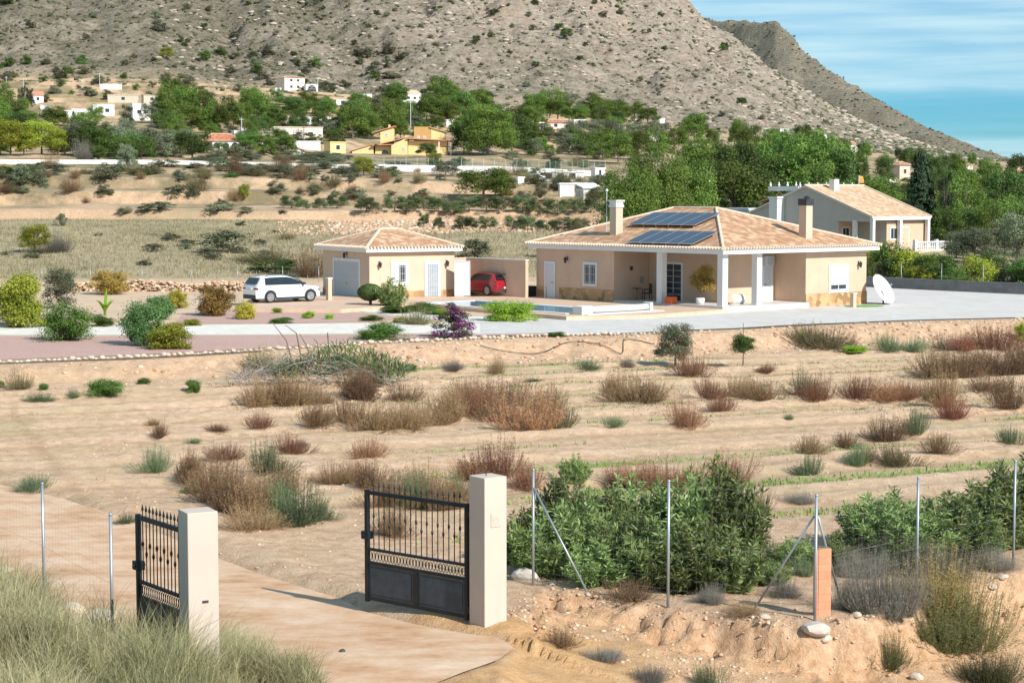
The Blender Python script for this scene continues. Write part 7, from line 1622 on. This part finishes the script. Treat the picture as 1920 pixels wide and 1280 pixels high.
# mountain scrub
for px, py, w_, h_, k, lab in [(313,112,30,26,'PY','bright green round tree alone on the lower mountain slope'),(1062,76,30,26,'PD','dark round tree high on the mountain'),(1048,62,20,14,'PD','smaller dark tree left of the high round tree'),(893,84,20,16,'PD','dark bush on the mountain, centre'),(925,30,20,14,'PD','dark bush near the top edge, centre'),(298,62,30,24,'S','grey dark bush on the mountain at left'),(10,10,30,16,'PD','dark bush at the top left corner'),(1390,198,26,18,'PD','dark bush at the foot of the right shoulder'),(664,92,16,14,'PD','small dark bush on the mountain, left of centre'),(1098,92,12,12,'PD','small dark bush below the high round tree')]: plant(k, px, py, w_, h_, lab, 'bush', 'mountain_bush')
def mden(px, py, r): return py > np.interp(px, CR_X, CR_Y)+10 and py < np.interp(px, PXC, PYT[:, -1])
rscat(230, -60, 1780, 0, 290, ['S', 'SG', 'PD', 'S', 'SD'], 7, 19, .75, 'small dark shrub dotted over the rocky mountain slope', 'bush', 'mountain_shrub', 'shrubs of the mountain slope', 59, mden)
def lumps(n, name, label, zf, x0, x1, d0, d1, m, smin, smax, seed, dens):
    r = np.random.default_rng(seed); px = r.uniform(x0, x1, n); d = d0*np.exp(r.random(n)*math.log(d1/d0)); x = (px-960)/FPX*d; z = zf(x, d); k = dens(px, x, d, r); x, d, z = x[k], d[k], z[k]; n = len(x)
    s = r.uniform(smin, smax, n)*(d/1100); V = (a[None]*np.stack([s, s, s*.75], 1)[:, None]+np.stack([x, d, z+s*.1], 1)[:, None]).reshape(-1, 3); Fc = (f[None]+(np.arange(n)*len(a))[:, None, None]).reshape(-1, 3)
    tag(ob(name, np_mesh(name, V, Fc, [m], tint=np.repeat(r.random(n), len(f)))), label, 'scrub', kind='stuff')
r = np.random.default_rng(60); n = 26000; px = r.uniform(-500, 2300, n); d = 790*np.exp(r.random(n)*math.log(1500/790)); x = (px-960)/FPX*d; z = zground(x, d)
k = (r.random(n) < .25+1.5*np.clip(fbm(x*.02, d*.02, 4)-.42, 0, 1)+.3*(px < 700)) ; x, d, z = x[k], d[k], z[k]; n = len(x)
ic = rock_mesh(3, 1); a = np.empty(len(ic.vertices)*3); ic.vertices.foreach_get('co', a); a = a.reshape(-1, 3); f = np.empty(len(ic.polygons)*3, int); ic.polygons.foreach_get('vertices', f); f = f.reshape(-1, 3)
s = r.uniform(1.2, 3.6, n)*(d/1100); V = (a[None]*np.stack([s, s, s*.75], 1)[:, None]+np.stack([x, d, z+s*.12], 1)[:, None]).reshape(-1, 3); Fc = (f[None]+(np.arange(n)*len(a))[:, None, None]).reshape(-1, 3)
tag(ob('mountain_scrub', np_mesh('mountain_scrub', V, Fc, [F_scrub], tint=np.repeat(r.random(n), len(f)))), 'low grey-green scrub covering the rocky mountain slope', 'scrub', kind='stuff')
n = 8000; px = r.uniform(300, 1900, n); d = 820*np.exp(r.random(n)*math.log(1500/820)); x = (px-960)/FPX*d; z = zground(x, d); k = r.random(n) < .2+1.6*np.clip(fbm(x*.015+7, d*.02, 4)-.45, 0, 1); x, d, z = x[k], d[k], z[k]; n = len(x)
s = r.uniform(.8, 4.2, n)**1.1*(d/1100); V = (a[None]*np.stack([s*1.2, s, s*.6], 1)[:, None]+np.stack([x, d, z+s*.02], 1)[:, None]).reshape(-1, 3); Fc = (f[None]+(np.arange(n)*len(a))[:, None, None]).reshape(-1, 3)
tag(ob('mountain_rocks', np_mesh('mountain_rocks', V, Fc, [plain('grey mountain rock', (.43, .36, .28), .95, var=.25, scale=.1)])), 'pale boulders and outcrops strewn over the mountain slope', 'rocks', kind='stuff')

lumps(9000, 'hill_scrub', 'low scrub on the farther ridge, coloured dark to deepen its shade', zhill, 1250, 2300, 1500, 2900, F_dark, .8, 2.2, 61, lambda px, x, d, r: r.random(len(x)) < .3+1.5*np.clip(fbm(x*.02, d*.02, 3)-.45, 0, 1))  # dark leaf colour stands in for the ridge's shade
lumps(5000, 'dark_mountain_shrubs', 'dark small shrubs speckling the rocky slope', zground, -500, 2200, 850, 1480, F_pined, .9, 2.6, 62, lambda px, x, d, r: r.random(len(x)) < .2+1.8*np.clip(fbm(x*.012, d*.014, 3)-.45, 0, 1))

for i, (px, py, w_, h_, rf, m_c, lb) in enumerate([(300,208,26,10,'flat',M_far,'small white house behind the pine group'),(465,246,30,10,'mono',M_far,'low white shed among the pines'),(640,200,26,9,'flat',M_far,'low white house left of the white pole'),(700,214,30,10,'hip',M_pink,'cream house with red roof between two pines'),(600,230,24,9,'mono',M_far,'small white shed left of the broad pines'),(850,240,34,12,'flat',M_far,'white terrace house left of the dark spreading pine'),(1085,238,26,9,'flat',M_far,'white low house in the centre tree belt'),(1155,246,22,9,'mono',M_far,'white sloping shed in the centre tree belt'),(20,272,40,14,'hip',M_pink,'cream house behind the bright yellow-green trees'),(720,226,20,8,'flat',M_far,'white cube house below the two pines'),(905,232,22,8,'flat',M_pink,'cream hut above the dark spreading pine'),(1250,258,26,9,'hip',M_pink,'small red roofed house above the right wood'),(1540,262,22,9,'flat',M_far,'white cube house at the mountain foot on the right')]):
    bldg(px, py, w_, h_, lb, m_c, rf, 12+5*(i % 4), .5, 1)

def vden(px, py, r): return not (635 < px < 865 and py > 255) and not (60 < px < 290 and 205 < py < 232) and not (500 < px < 610 and py < 215) and not (480 < px < 640 and 258 < py < 285) and not (365 < px < 460 and py > 252)
rscat(120, -60, 1160, 205, 296, ['P', 'PM', 'P', 'PD', 'P', 'PO'], 30, 62, .95, 'green pine scattered among the village houses', 'tree', 'village_pine', 'pines scattered through the village', 81, vden)
